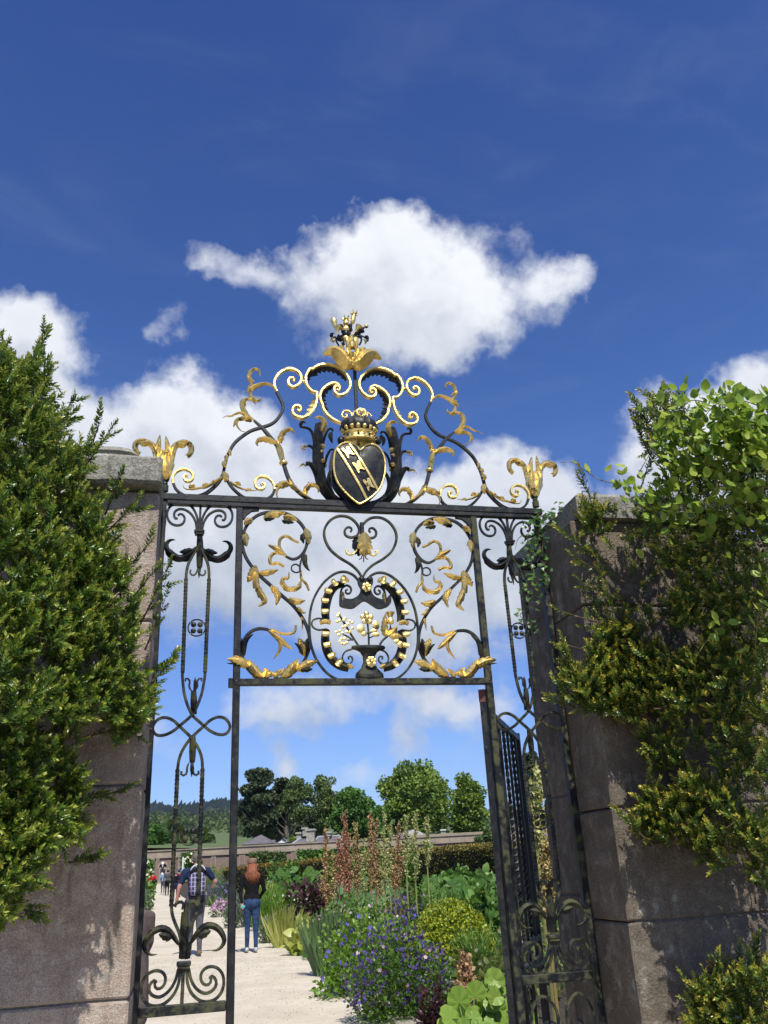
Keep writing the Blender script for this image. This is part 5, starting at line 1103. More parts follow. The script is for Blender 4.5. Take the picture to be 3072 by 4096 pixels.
def tree(name,label,px,ytop,ybot,wpx,dist,mat,seed,trunk=None,kind='round',size=.42,nb=46,np_=120,group=None,prof=None,top=None):
    r=np.random.default_rng(seed); c=at(px,(ytop+ybot)/2,dist); zt=at(px,ytop,dist)[2]; zb=at(px,ybot,dist)[2]; R=1.14*np.linalg.norm(at(px+wpx/2,3300,dist)-at(px,3300,dist)); nb=int(nb*1.2)
    gb=3.0; root=empty(name,(c[0],c[1],gb-1),label,'tree',group)
    H=(zt-zb)/2; cz=(zt+zb)/2; B=[]
    for i in range(nb):
        if kind=='pine':
            z=zb+(zt-zb)*((i+.5)/nb)**.8; k=(z-zb)/(zt-zb); rad_=R*(.95-.55*abs(k-.45)**1.1*1.6)*r.uniform(.3,1.0); a=r.random()*6.28; s=R*r.uniform(.20,.34); rr=np.array([s*1.25,s*1.25,s*.42])
            p=np.array([c[0]+rad_*math.cos(a),c[1]+rad_*math.sin(a),z])
        else:
            v=nrm(r.normal(size=3)); v[2]=v[2]*.95; q_=r.random()**.45; k=v[2]*q_; wz=1.0 if k<0 else (1-.12*k)
            s=R*r.uniform(.20,.36); p=np.array([c[0]+v[0]*q_*R*.78*wz,c[1]+v[1]*q_*R*.78*wz,cz+k*(H-s*.45)]); rr=np.array([s,s,s*.8])
        B.append((p,rr,np_,r.uniform(.25,.75)))
    z1=max(p[2]+q_[2]*.8 for p,q_,_,_ in B); z2=min(p[2]-q_[2]*.8 for p,q_,_,_ in B); x1=max(np.hypot(p[0]-c[0],p[1]-c[1])+q_[0]*.8 for p,q_,_,_ in B)
    for p,q_,_,_ in B: p[2]=zb+(p[2]-z2)/(z1-z2)*(zt-zb); p[:2]=c[:2]+(p[:2]-c[:2])*(R/x1)
    B=[(p,q_,int(n_*1.6),t_) for p,q_,n_,t_ in B]; o=crown(B,np_,size*.8,mat,root,seed)
    t=MB(); 
    for (tx,ty0,ty1,rad_) in (trunk or [(px,ytop+.35*(ybot-ytop),3400,.45)]):
        A_=at(tx,ty1,dist);B_=at(tx+r.uniform(-4,4),ty0,dist); M_=(A_+B_)/2+r.normal(size=3)*.15; A_=np.array([A_[0],A_[1],gb-1]); t.add(*tube([A_,M_,B_],[rad_,rad_*.8,rad_*.35],7))
        for k in range(7):
            f_=r.uniform(.45,.95); p=A_*(1-f_)+B_*f_; a=r.random()*6.28; t.add(*tube([p,p+np.array([math.cos(a),math.sin(a),.7])*R*.35,p+np.array([math.cos(a),math.sin(a),.9])*R*.7],[rad_*.28,rad_*.16,rad_*.05],4))
    t.build('trunk',TBARK,root,True)
    return root
tree('pine_tree','tall dark pine at the left of the row, rising behind the pointed slate roof',1032,3078,3345,165,150,TDARK,1,[(1028,3190,3400,.5)],'pine',.5,60,110)
tree('pine_tree','narrow dark pine with bare top branches, second from the left in the row',1128,3118,3330,92,155,TDARK,2,[(1120,3160,3400,.4)],'pine',.5,40,90)
tree('larch_tree','airy green tree with tall pale twin trunks left of the chimneys',1185,3105,3290,130,150,TMID,3,[(1147,3225,3400,.42),(1158,3215,3400,.38)],'round',.38,40,70)
tree('larch_tree','slender grey green tree behind the main chimneys',1300,3098,3340,118,152,TMID,4,[(1295,3180,3400,.3)],'round',.38,46,75)
tree('sycamore_tree','rounded deep green tree right of the chimneys, lower than its neighbours',1412,3152,3372,185,140,TGRN,5,None,'round',.5,52,120)
tree('lime_tree','great broad fresh green tree, tallest and widest of the row',1662,3046,3372,280,145,TLIME,6,None,'round',.48,95,150)
tree('lime_tree','tall green tree beside the open gate leaf at the right end of the row',1882,3094,3372,165,148,TLIME,7,None,'round',.48,60,130)
tree('sycamore_tree','small green tree filling the gap left of the great broad tree',1520,3225,3385,110,135,TGRN,8,None,'round',.45,26,90)
tree('conifer_tree','distant dark conifer tip between the two round green trees',1502,3245,3320,46,300,TDARK,9,None,'pine',.8,16,60)
tree('pine_tree','dark pine seen through the right side panel behind the tan plume',2130,3010,3300,110,100,TDARK,10,[(2128,3100,3400,.2)],'pine',.32,34,80)
tree('olive_bush','olive green bush topping the parapet beside the open gate leaf',1935,3318,3385,80,94,TMID,11,[(1935,3370,3400,.06)],'round',.25,18,80)
tree('beech_tree','dark tree mass low behind the chimneys and twin trunks',1230,3235,3372,150,170,TDARK,12,None,'round',.6,40,80)
tree('beech_tree','dark undergrowth tree beneath the tall left pine',1085,3250,3372,130,168,TDARK,13,None,'round',.6,34,80)
tree('round_tree','dark green round tree above the wall, seen through the left side panel',610,3300,3420,110,150,TGRN,14,None,'round',.5,30,90)
tree('young_tree','pale yellow green young tree between the white gable and the chimneys',1168,3345,3385,30,132,TLIME,15,[(1168,3370,3400,.08)],'round',.3,10,60)
# the wooded slope between the meadow and the far ridge reads as one mass
r=np.random.default_rng(21); B=[]
for i in range(420):
    x=r.uniform(300,1150) if i<330 else r.uniform(1150,2400); d_=r.uniform(420,900); y=np.interp(d_,[420,900],[3365,3262])+r.normal()*5
    if 600<x<960 and d_<560 and x>780: continue
    p=at(x,y,d_); s=r.uniform(5,9); B.append((p,np.array([s,s,s*.85]),60,r.uniform(.1,.9)))
for i in range(150):
    x=r.uniform(500,800); d_=r.uniform(170,420); p=at(x,np.interp(d_,[170,420],[3385,3335])+r.normal()*4+(8 if x>730 else 0),d_); s=r.uniform(2.6,4.6); B.append((p,np.array([s,s,s*.9]),90,r.uniform(.05,.8)))
ow=crown(B,60,1.7,treemat('wood_leaf',[(0,(.02,.045,.015)),(.5,(.045,.085,.022)),(1,(.10,.14,.035))]),None,22,'distant_wood'); ow['kind']='stuff'
# ================================================================== hedges
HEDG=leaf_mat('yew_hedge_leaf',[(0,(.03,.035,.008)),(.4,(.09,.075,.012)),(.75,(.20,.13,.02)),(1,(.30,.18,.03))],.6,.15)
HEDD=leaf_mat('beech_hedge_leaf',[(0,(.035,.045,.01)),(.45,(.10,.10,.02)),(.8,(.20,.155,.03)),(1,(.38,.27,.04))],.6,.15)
def hedge(name,label,pts,thick,mat,n,size,seed):
    """pts: (px, ytop, ybottom, dist) along the near face"""
    r=np.random.default_rng(seed); T_=[at(a,b_,d_) for a,b_,c_,d_ in pts]; Bt=[at(a,c_,d_) for a,b_,c_,d_ in pts]
    V=[];F=[]
    for t_,b_ in zip(T_,Bt):
        g_=min(b_[2],float(gz(b_[1])))-.05; V+=[(t_[0],t_[1],g_),(t_[0],t_[1],t_[2]-.12),(t_[0]+HF[0]*thick,t_[1]+HF[1]*thick,t_[2]-.12),(t_[0]+HF[0]*thick,t_[1]+HF[1]*thick,g_)]
    for i in range(len(pts)-1):
        a=i*4; F+=[(a,a+4,a+5,a+1),(a+1,a+5,a+6,a+2),(a+2,a+6,a+7,a+3)]
    F+=[(0,1,2,3),(len(V)-1,len(V)-2,len(V)-3,len(V)-4)]
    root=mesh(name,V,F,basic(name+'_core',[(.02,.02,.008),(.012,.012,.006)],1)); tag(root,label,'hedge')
    P=[];D=[];T=[]
    for i in range(n):
        u=r.random()*(len(pts)-1); k=int(u); f_=u-k; t_=T_[k]*(1-f_)+T_[k+1]*f_; zb=V[k*4][2]
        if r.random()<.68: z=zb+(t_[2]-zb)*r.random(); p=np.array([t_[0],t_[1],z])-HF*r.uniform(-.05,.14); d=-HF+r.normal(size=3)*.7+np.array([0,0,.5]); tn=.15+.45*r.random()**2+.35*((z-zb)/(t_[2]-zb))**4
        else: p=np.array([t_[0],t_[1],t_[2]-.12])+HF*thick*r.random()+np.array([0,0,r.uniform(0,.14)]); d=r.normal(size=3)*.5+np.array([0,0,1]); tn=.5+.5*r.random()
        P.append(p);D.append(d);T.append(tn)
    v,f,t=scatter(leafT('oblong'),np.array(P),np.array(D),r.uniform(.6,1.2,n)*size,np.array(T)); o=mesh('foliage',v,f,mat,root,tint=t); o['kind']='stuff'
    return root
hedge('yew_hedge','long clipped hedge with golden brown tips crossing the garden below the far wall',[(893,3476,3530,65),(1040,3461,3525,58),(1180,3451,3515,52),(1330,3433,3510,46),(1500,3420,3510,41),(1700,3405,3510,37)],1.4,HEDG,9000,.15,31)
hedge('beech_hedge','tall dark clipped hedge at the right of the garden behind the leafy plants',[(1680,3402,3560,33),(1790,3390,3580,31),(1900,3384,3600,29),(2000,3378,3620,27.5),(2300,3360,3640,25)],1.6,HEDD,9000,.10,32)
for nm,lb_,cx,cy,wp,hp_,dd in (('wall_shrub','grey green wall shrub trained left of the blind window pier on the far wall',1072,3433,150,46,94.6),('wall_shrub','bright green wall shrub trained right of the blind window pier on the far wall',1272,3424,165,46,94.6),('wall_shrub','green espaliered shrub on the far wall hidden behind the orange plumes',1450,3415,130,44,94.6),('flowering_climber','green climber with pale yellow flowers on the far wall right of the arched door',765,3465,85,105,93.5),('flowering_climber','yellow green climber with white flowers on the far wall left of the red coated visitor',588,3500,50,120,80)):
    r=np.random.default_rng(int(cx)); n=2600; q_=r.normal(size=(n,2))*.9; q_=q_[np.abs(q_).max(1)<1.6]*.62; ps=[at(cx+a*wp/2,cy+b_*hp_/2,dd-r.random()*.9) for a,b_ in np.clip(q_,-1,1)]
    c_=at(cx,cy+hp_/2,dd); root=empty(nm,(c_[0],c_[1],float(gz(c_[1]))),lb_,'shrub'); n=len(ps)
    v,f,t=scatter(leafT('ovate'),np.array(ps),r.normal(size=(n,3))*.7+np.array([-.2,-.6,.3]),r.uniform(.18,.34,n),r.uniform(.1,.8,n)); o=mesh('foliage',v,f,TGRN if cx!=1072 else TMID,root,tint=t); o['kind']='stuff'
    mesh('stem',*tube([(c_[0],c_[1]-.1,float(gz(c_[1]))-.1),(c_[0],c_[1]-.2,c_[2]),(c_[0],c_[1]-.2,c_[2]+1)],.06,5),TBARK,root,True)
    if 'climber' in nm:
        k=r.integers(0,n,60); v,f,t=scatter(leafT('disc'),np.array(ps)[k]-HF*.4,np.tile([0,0,1.],(60,1)),r.uniform(.15,.26,60),np.full(60,.5),face=(0,-1,0)); o=mesh('blossom',v,f,basic('cream_petal',[(.75,.72,.42),(.8,.78,.6)],.6),root); o['kind']='stuff'

# loose stones on the gravel
r=np.random.default_rng(55); n=4200; Yp=3+11*r.random(n)**1.3; Xp=lx(Yp)+(rx(Yp)-lx(Yp))*r.random(n); P=np.stack([Xp,Yp,gz(Yp)+.002],1)
PEB=(np.array([(1,0,0),(0,1,0),(-1,0,0),(0,-1,0),(0,0,.7),(0,0,-.5)],float)*.5,np.array([(0,1,4),(1,2,4),(2,3,4),(3,0,4),(1,0,5),(2,1,5),(3,2,5),(0,3,5)]))
v,f,t=scatter(PEB,P,r.normal(size=(n,3))*.3+np.array([0,0,1.]),r.uniform(.004,.011,n)*(1+(Yp-3)/14),r.random(n)); o=mesh('loose_gravel',v,f,leaf_mat('pebble',[(0,(.22,.18,.13)),(.5,(.42,.37,.29)),(1,(.62,.58,.50))],.9,0.0),tint=t); o['kind']='stuff'
# ================================================================== the border
def ramp(*c): return [(i/(len(c)-1),x) for i,x in enumerate(c)]
PM={}
def pm(name,*c,rough=.45,trans=.35):
    if name not in PM: PM[name]=leaf_mat(name,ramp(*c),rough,trans)
    return PM[name]
GREEN=pm('border_green',(.03,.08,.015),(.08,.18,.028),(.18,.32,.05)); BRIGHT=pm('bright_green',(.05,.12,.015),(.12,.25,.025),(.25,.38,.05)); GLAUC=pm('glaucous_green',(.06,.12,.05),(.14,.24,.10),(.26,.36,.18)); LIME=pm('lime_bracts',(.16,.22,.015),(.36,.42,.03),(.52,.56,.06)); GOLDL=pm('golden_leaf',(.14,.22,.03),(.38,.42,.08),(.62,.62,.24)); PURP=pm('purple_leaf',(.018,.006,.010),(.045,.014,.020),(.10,.035,.04),trans=.12); OLIVE=pm('olive_leaf',(.04,.06,.015),(.10,.13,.03),(.22,.24,.06)); RHUB=pm('broad_leaf',(.05,.13,.03),(.10,.22,.045),(.20,.34,.07)); RHU2=pm('pale_broad_leaf',(.12,.24,.04),(.22,.36,.06),(.36,.48,.10)); LAV=pm('grey_green',(.06,.09,.05),(.12,.17,.10),(.2,.25,.17)); RUST=pm('rust_leaf',(.06,.02,.01),(.16,.05,.02),(.28,.10,.03))
def petal(name,c,d=None): 
    if name not in PM: PM[name]=leaf_mat(name,ramp(c,d or c),.6,.35)
    return PM[name]
VIO=petal('violet_petal',(.10,.07,.42),(.22,.17,.72)); DVIO=petal('deep_violet_petal',(.05,.022,.14),(.15,.08,.36)); PINK=petal('pink_petal',(.55,.22,.48),(.75,.45,.68)); WHT=petal('white_petal',(.75,.76,.70),(.85,.85,.8)); PPNK=petal('pale_pink_petal',(.50,.30,.34),(.72,.55,.56)); YEL=petal('yellow_petal',(.75,.6,.03),(.8,.7,.1)); LAVP=petal('lavender_petal',(.16,.13,.34),(.28,.24,.52))
def base_at(px,py): return onground(px,py)
def plant(name,label,cat,px,pyb,wpx,hpx,kind,mat,n,leaf,flowers=None,depth=.8,seed=None,up=.5,group=None,shape='mound',D=None,stems=0,tintr=(.15,.9)):
    """a plant rooted where the sight line meets the soil; width and height given as seen"""
    p=base_at(px,pyb) if D is None else np.array([*at(px,pyb,D)[:2],0]); p[2]=float(gz(p[1]))
    d_=np.dot(p-CAM,HF); m=d_/FPX*1.0; W_=wpx*m*.5; H_=hpx*m*1.02; r=np.random.default_rng(seed or int(px*7+pyb))
    root=empty(name,tuple(p),label,cat,group)
    if shape=='mound':
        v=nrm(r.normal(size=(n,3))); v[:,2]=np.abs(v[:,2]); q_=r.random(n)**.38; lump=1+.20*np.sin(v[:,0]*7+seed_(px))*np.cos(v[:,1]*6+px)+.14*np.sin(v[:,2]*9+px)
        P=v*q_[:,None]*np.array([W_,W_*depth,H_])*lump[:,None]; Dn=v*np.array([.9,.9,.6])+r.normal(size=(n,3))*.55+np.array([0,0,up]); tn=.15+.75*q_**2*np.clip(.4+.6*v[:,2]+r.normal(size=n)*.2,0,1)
    elif shape=='fan':
        P=np.stack([r.normal(size=n)*W_*.35,r.normal(size=n)*W_*.35*depth,np.zeros(n)],1); Dn=np.stack([P[:,0]/W_*.45+r.normal(size=n)*.12,P[:,1]/W_*.45+r.normal(size=n)*.12,np.ones(n)],1); tn=r.uniform(.1,1,n); leaf=H_*.80
    elif shape=='airy':
        v=nrm(r.normal(size=(n,3))); v[:,2]=np.abs(v[:,2]); q_=r.random(n)**.6; P=v*q_[:,None]*np.array([W_,W_*depth,H_]); Dn=v+r.normal(size=(n,3))*.8+np.array([0,0,.3]); tn=r.uniform(.1,.9,n)
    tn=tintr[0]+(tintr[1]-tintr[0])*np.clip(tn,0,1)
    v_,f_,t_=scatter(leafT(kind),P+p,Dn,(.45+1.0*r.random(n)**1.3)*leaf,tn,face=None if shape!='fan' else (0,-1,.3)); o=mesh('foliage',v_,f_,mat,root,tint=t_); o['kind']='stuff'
    if stems:
        t=MB()
        for i in range(stems): q_=P[r.integers(0,n)]+p; t.add(*tube([p+(q_-p)*np.array([.35,.35,0]),(p+q_)/2+(q_-p)*np.array([.1,.1,.1]),q_],[.004,.003,.0015],3,False))
        o=t.build('stems',PM['olive_leaf'],root); o['kind']='stuff'
    for fl in flowers or []:
        fm,fn,fs,lo=fl[:4]; v=nrm(r.normal(size=(fn,3))); v[:,2]=np.abs(v[:,2])*(1-lo)+lo*.9; v[:,1]=-np.abs(v[:,1])*(.9)+.25*r.random(fn); q_=r.uniform(.86,1.06,fn)
        Pf=v*q_[:,None]*np.array([W_,W_*depth,H_]); k='disc' if len(fl)<5 else fl[4]
        if k=='disc': v_,f_,t_=scatter(leafT('disc'),Pf+p,np.tile([0,0,1.],(fn,1))+r.normal(size=(fn,3))*.4,r.uniform(.7,1.2,fn)*fs,r.uniform(0,1,fn),face=(-.2,-.85,.5))
        else: v_,f_,t_=scatter(leafT(k),Pf+p,r.normal(size=(fn,3))*.6+np.array([0,0,.6]),r.uniform(.7,1.2,fn)*fs,r.uniform(0,1,fn))
        o=mesh('blossom',v_,f_,fm,root,tint=t_); o['kind']='stuff'
    return root
def seed_(x): return (x*12.9898)%6.28
PLL=[
 ('geranium','leafy geranium clump with open violet blue flowers spilling onto the path edge','flowering plant',1440,3985,300,240,'ovate',BRIGHT,2600,.05,[(VIO,46,.055,.1)],.9,.6),
 ('columbine','tall airy clump of deep purple columbine, the darkest flowers in the near border','flowering plant',1600,4085,390,300,'ovate',GREEN,4600,.034,[(DVIO,430,.042,.22,'ovate'),(VIO,60,.042,.15,'ovate'),(PPNK,20,.04,.4)],.8,.4),
 ('columbine','purple columbine leaning up behind the near one, in front of the lime green bracts','flowering plant',1625,3900,150,250,'ovate',OLIVE,900,.035,[(DVIO,220,.04,.4,'ovate'),(VIO,40,.035,.4,'ovate')],.8,.4),
 ('euphorbia','wide mound of acid lime green bracts beside the open gate leaf','flowering plant',1815,3930,320,250,'lance',GREEN,1500,.07,[(LIME,3600,.038,.30,'ovate'),(LIME,1300,.036,.08,'ovate')],.7,.3),
 ('euphorbia','dark green upright stems of narrow leaves below the lime green bracts','plant',1925,3960,150,190,'blade',GREEN,900,.16,None,.8,.9),
 ('heuchera','small dark red leafy plant at the bottom edge beside the pale broad leaves','plant',1735,4125,110,130,'ovate',PURP,420,.045,None,.8,.5),
 ('heuchera','large dark purple brown leafy mound in the middle of the border','plant',1265,3715,225,165,'ovate',PURP,1700,.10,None,.8,.3),
 ('iris','clump of upright grey green iris blades behind the geranium','plant',1325,3905,130,190,'blade',GLAUC,420,.5,None,.7,0,'fan'),
 ('iris','clump of yellow striped iris blades at the path edge','plant',1135,3790,75,125,'blade',GOLDL,280,.5,None,.7,0,'fan'),
 ('hosta','clump of drooping cream and yellow leaves next to the striped blades','plant',1225,3820,110,110,'ovate',GOLDL,150,.17,None,.8,.3),
 ('cranesbill','broad mound starred with small pink flowers, right of the purple brown mound','flowering plant',1420,3790,330,150,'ovate',GREEN,3000,.055,[(PINK,44,.055,.2),(WHT,26,.045,.5)],.8,.4),
 ('cranesbill','loose pink flowered drift further right in the middle border','flowering plant',1690,3720,230,120,'ovate',GREEN,1500,.06,[(PINK,30,.06,.3)],.8,.4),
 ('white_cranesbill','low white flowered clump in front of the great jagged leaf','flowering plant',1440,3665,170,60,'ovate',GREEN,900,.07,[(WHT,90,.06,.5)],.8,.4),
 ('lady_mantle','yellow green low clump between the pink and the purple flowers','plant',1530,3800,170,80,'ovate',GOLDL,500,.06,None,.8,.4),
 ('valerian','dense pale pink flower head clump beside the jagged leaf','flowering plant',1525,3650,110,80,'ovate',OLIVE,500,.07,[(PPNK,260,.055,.5)],.8,.4),
 ('comfrey','large bushy clump of fresh broad leaves left of the orange plumes','plant',1190,3585,240,130,'ovate',GREEN,1700,.20,None,.8,.4),
 ('comfrey','second fresh green broad leaved clump touching the first orange plume','plant',1285,3570,130,120,'ovate',BRIGHT,700,.20,None,.8,.4),
 ('comfrey','drift of broad green leaves in front of the dark hedge at the right','plant',1850,3665,270,160,'ovate',RHUB,1300,.20,None,.8,.4),
 ('comfrey','pale broad leaved clump touching the open gate leaf at mid height','plant',1960,3780,120,190,'ovate',RHUB,420,.16,None,.8,.4),
 ('lily_clump','green leafy upright stems behind the lime green bracts','plant',1850,3760,240,100,'lance',BRIGHT,1500,.14,[(YEL,10,.05,.5)],.8,.8),
 ('grass_clump','soft green grassy clump behind the pink flowered drift','plant',1800,3700,240,100,'blade',GREEN,1600,.25,[(YEL,8,.05,.6)],.8,.9),
 ('grass_clump','bright grass green tuft right of the walking woman','plant',1080,3720,150,110,'blade',BRIGHT,1300,.3,None,.8,1.2),
 ('nepeta','grey green catmint mound at the path edge right of the walking woman','flowering plant',1090,3770,110,90,'lance',LAV,900,.09,None,.8,.6),
 ('nepeta','lavender blue catmint clump left of the walking woman','flowering plant',960,3710,110,110,'lance',LAV,900,.11,[(LAVP,70,.05,.5,'ovate')],.8,.6),
 ('nepeta','hazy lavender drift beside the far path, right of the rucksack','flowering plant',880,3625,110,90,'lance',LAV,900,.14,[(LAVP,160,.08,.4,'ovate')],.8,.6),
 ('thrift','small pink flowered cushion at the path edge behind the inner post','flowering plant',880,3668,70,60,'lance',LAV,400,.1,[(PINK,120,.07,.4)],.8,.4),
 ('santolina','silvery grey cushion at the path edge left of the walking woman','plant',940,3680,90,60,'lance',LAV,500,.09,None,.8,.4),
 ('daylily','yellow green grassy clump against the far wall, right of the rucksack','plant',868,3570,130,75,'blade',BRIGHT,1100,.5,None,.8,1.0),
 ('daylily','bright yellow green tuft behind the walking woman','plant',1040,3600,120,60,'blade',GOLDL,700,.35,None,.8,1.0),
 ('rodgersia','leafy green mass beside the walking woman and below the broad leaved clump','plant',1140,3680,200,100,'ovate',GREEN,1500,.12,[(WHT,40,.07,.6)],.8,.4),
 ('astrantia','mixed green clump with dull pink flowers under the first plume','flowering plant',1240,3640,160,70,'ovate',OLIVE,900,.10,[(PPNK,40,.06,.4)],.8,.4),
 ('delphinium','blue flower spikes rising behind the purple brown mound','flowering plant',1262,3625,90,60,'lance',GREEN,300,.12,[(VIO,110,.06,.5,'ovate')],.8,.5),
 ('rust_plant','low rust red leaf patch between the purple mound and the jagged leaf','plant',1350,3690,90,60,'ovate',RUST,120,.16,None,.8,.2),
 ('runner_vine','fresh green climbing plant scrambling up against the dark hedge','climber',1715,3520,70,130,'ovate',BRIGHT,520,.16,None,.6,.3),
 ('cardoon','grey green leafy clump under the tan plumes','plant',1600,3610,260,110,'ovate',GREEN,1300,.16,None,.8,.5),
 ('dock','dense green leafy stems packed under the first plumes','plant',1370,3640,190,150,'ovate',GREEN,2000,.14,None,.8,.5),
 ('dock','dense green leafy stems packed under the tall pale yellow plume','plant',1500,3630,200,175,'ovate',GREEN,2000,.14,None,.8,.5),
 ('dock','dense green leafy stems under the rightmost plumes','plant',1660,3620,210,190,'ovate',GREEN,2200,.14,None,.8,.5),
 ('meadow_rue','loose leafy stems right of the pink flower head','plant',1640,3680,180,100,'ovate',OLIVE,900,.09,None,.8,.5),
 ('path_edge_plant','low green clump at the left side of the far path','plant',575,3640,70,150,'ovate',BRIGHT,500,.14,None,.8,.4),
 ('path_edge_plant','feathery grey green plant left of the path below the red coated visitor','plant',560,3700,70,110,'lance',LAV,500,.14,None,.8,.6),
]
for a in PLL:
    a=list(a); nm,lb_,ct,px,py,w_,h_,k_,m_,n_,lf_,fl_,dp_,up_=a[:14]; shp=a[14] if len(a)>14 else 'mound'
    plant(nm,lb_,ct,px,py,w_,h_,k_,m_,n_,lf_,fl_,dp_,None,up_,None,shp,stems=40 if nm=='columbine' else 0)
# ground cover between the plants
r=np.random.default_rng(77); n=34000; Yc=5+38*r.random(n)**1.25; Xc_=rx(Yc)-.10+(13-0)*r.random(n)**1.1
bump=.5+.5*np.sin(Xc_*1.9+np.sin(Yc*.8)*2)*np.cos(Yc*1.3+Xc_*.5); edge=np.clip((Xc_-rx(Yc))/1.2,0.15,1)
Zc=gz(Yc)+r.random(n)*(.10+.38*bump)*edge
P=np.stack([Xc_,Yc,Zc],1); patch=.5+.5*np.sin(Xc_*.7+3)*np.sin(Yc*.55+Xc_*.3)
for nm,k_,m_,sel_,sz in (('ground_cover','ovate',GREEN,(patch<.45),.075),('ground_cover_grass','blade',BRIGHT,(patch>=.45)&(patch<.66),.16),('ground_cover_olive','ovate',OLIVE,(patch>=.66),.065)):
    q_=P[sel_]; k=len(q_); v_,f_,t_=scatter(leafT(k_),q_,r.normal(size=(k,3))*.6+np.array([0,-.1,.9]),r.uniform(.6,1.4,k)*sz*(1+(q_[:,1]-5)/30),r.uniform(.1,.95,k)); o=mesh(nm,v_,f_,m_,tint=t_); o['kind']='stuff'
n=4000; Yc=12+60*r.random(n); Xl=lx(Yc)-.05-3*r.random(n); P=np.stack([Xl,Yc,gz(Yc)+r.random(n)*.35*np.clip((lx(Yc)-Xl)/.8,.1,1)],1)
v_,f_,t_=scatter(leafT('ovate'),P,r.normal(size=(n,3))*.6+np.array([0,-.1,.9]),r.uniform(.1,.2,n),r.uniform(.1,.95,n)); o=mesh('left_ground_cover',v_,f_,GREEN,tint=t_); o['kind']='stuff'
# big jagged and broad leaves, one by one
def bigleaf(pos,d,face,s,mat,parent,jag=5,name='leaf',seed=0,ruff=.04):
    r=np.random.default_rng(seed); V=[(0,0,0)];F=[];N=22;
    ang=np.linspace(-2.5,2.5,N); 
    for ring in (.5,1.0):
        for a in ang:
            R_=(.62+.38*math.cos(a*.5))
            if jag: R_*=.50+.55*abs(math.cos(a*jag/2.0))**.8
            if ring==1.0: R_*=1+r.uniform(-.05,.05)
            V.append((R_*ring*math.sin(a)*.62, .05*ring*ring+ruff*math.sin(a*(7+seed%4)+seed)*ring-.10*abs(math.sin(a*.5)), .28+R_*ring*math.cos(a)*.72))
    V[0]=(0,0,.28)
    for i in range(N-1): F.append((0,1+i+1,1+i)); F.append((1+i,1+i+1,1+N+i+1,1+N+i))
    V=np.array(V)*s*.8; R=frames(np.array(d,float)[None],face=face)[0]
    V=V@R.T+pos; o=mesh(name,V,F,mat,parent,True,tint=np.full(len(F),.35+.4*r.random())); return o
def leafplant(name,label,px,pyb,mat,leaves,stalk=True):
    p=base_at(px,pyb); root=empty(name,tuple(p),label,'plant'); d_=np.dot(p-CAM,HF); tb=MB()
    for i,(x,y,s,dx,dy,fz) in enumerate(leaves):
        q_=at(x,y,d_+(.15*((i*37)%7-3)/3)); sz=s*d_/FPX; dd=np.array([dx,-.15,dy]); bigleaf(q_-nrm(dd)*sz*.45,dd,(0,-1,fz),sz,mat,root,5 if 'jag' in label else 0,'leaf',i+int(px),.03 if 'jag' in label else .05)
        tb.add(*tube([p+np.array([(q_[0]-p[0])*.3,0,0]),(p+q_)/2+np.array([0,0,.05]),q_-nrm(dd)*sz*.35],[.012*max(.6,sz*2),.01*max(.6,sz*2),.006],5))
    o=tb.build('stalks',mat,root,True); return root
leafplant('giant_rhubarb','giant rhubarb with great jagged grey green leaves in the middle of the border',1440,3720,pm('jagged_leaf',(.07,.16,.07),(.12,.25,.10),(.20,.35,.15)),[(1430,3580,165,.1,.9,.9),(1370,3600,120,-.9,.25,.8),(1510,3600,120,.9,.3,.8),(1540,3545,80,.6,.6,.6),(1360,3545,70,-.7,.6,.5),(1440,3520,70,-.3,1,.4),(1590,3570,70,.8,.4,.6),(1480,3640,90,.6,-.3,.7),(1400,3650,80,-.5,-.3,.7)])
r=np.random.default_rng(5); LV=[]
for i in range(90):
    x=r.uniform(1760,2010); y=r.uniform(3890,4150); 
    if y<4200-(x-1740)*1.15: continue
    LV.append((x,y,r.uniform(44,84),r.uniform(-.8,.8),r.uniform(-.2,1),r.uniform(.2,.9)))
LV+=[(1830,3985,95,-.2,1,.3),(1905,3960,90,.3,1,.3),(1790,4060,90,-.7,.6,.3),(1980,3905,80,.2,1,.3),(1860,4060,100,.1,.3,.6),(1950,4080,110,.5,.3,.5),(1775,4110,80,-.8,.2,.5),(2050,4020,90,.4,.5,.5),(2120,4060,80,.2,.6,.5)]
leafplant('rhubarb','clump of large pale green crinkled leaves at the bottom right of the opening',1885,4290,RHU2,LV)
LV=[(r.uniform(1720,1960),r.uniform(3520,3620),r.uniform(38,70),r.uniform(-.8,.8),r.uniform(0,1),r.uniform(.2,.9)) for i in range(30)]
leafplant('burdock','drift of large rounded green leaves just in front of the dark hedge',1850,3672,RHUB,LV)
LV=[(r.uniform(1100,1300),r.uniform(3475,3560),r.uniform(26,44),r.uniform(-.8,.8),r.uniform(.2,1),r.uniform(.2,.9)) for i in range(30)]
leafplant('butterbur','heap of rounded fresh green leaves in front of the golden brown hedge',1200,3600,RHUB,LV)
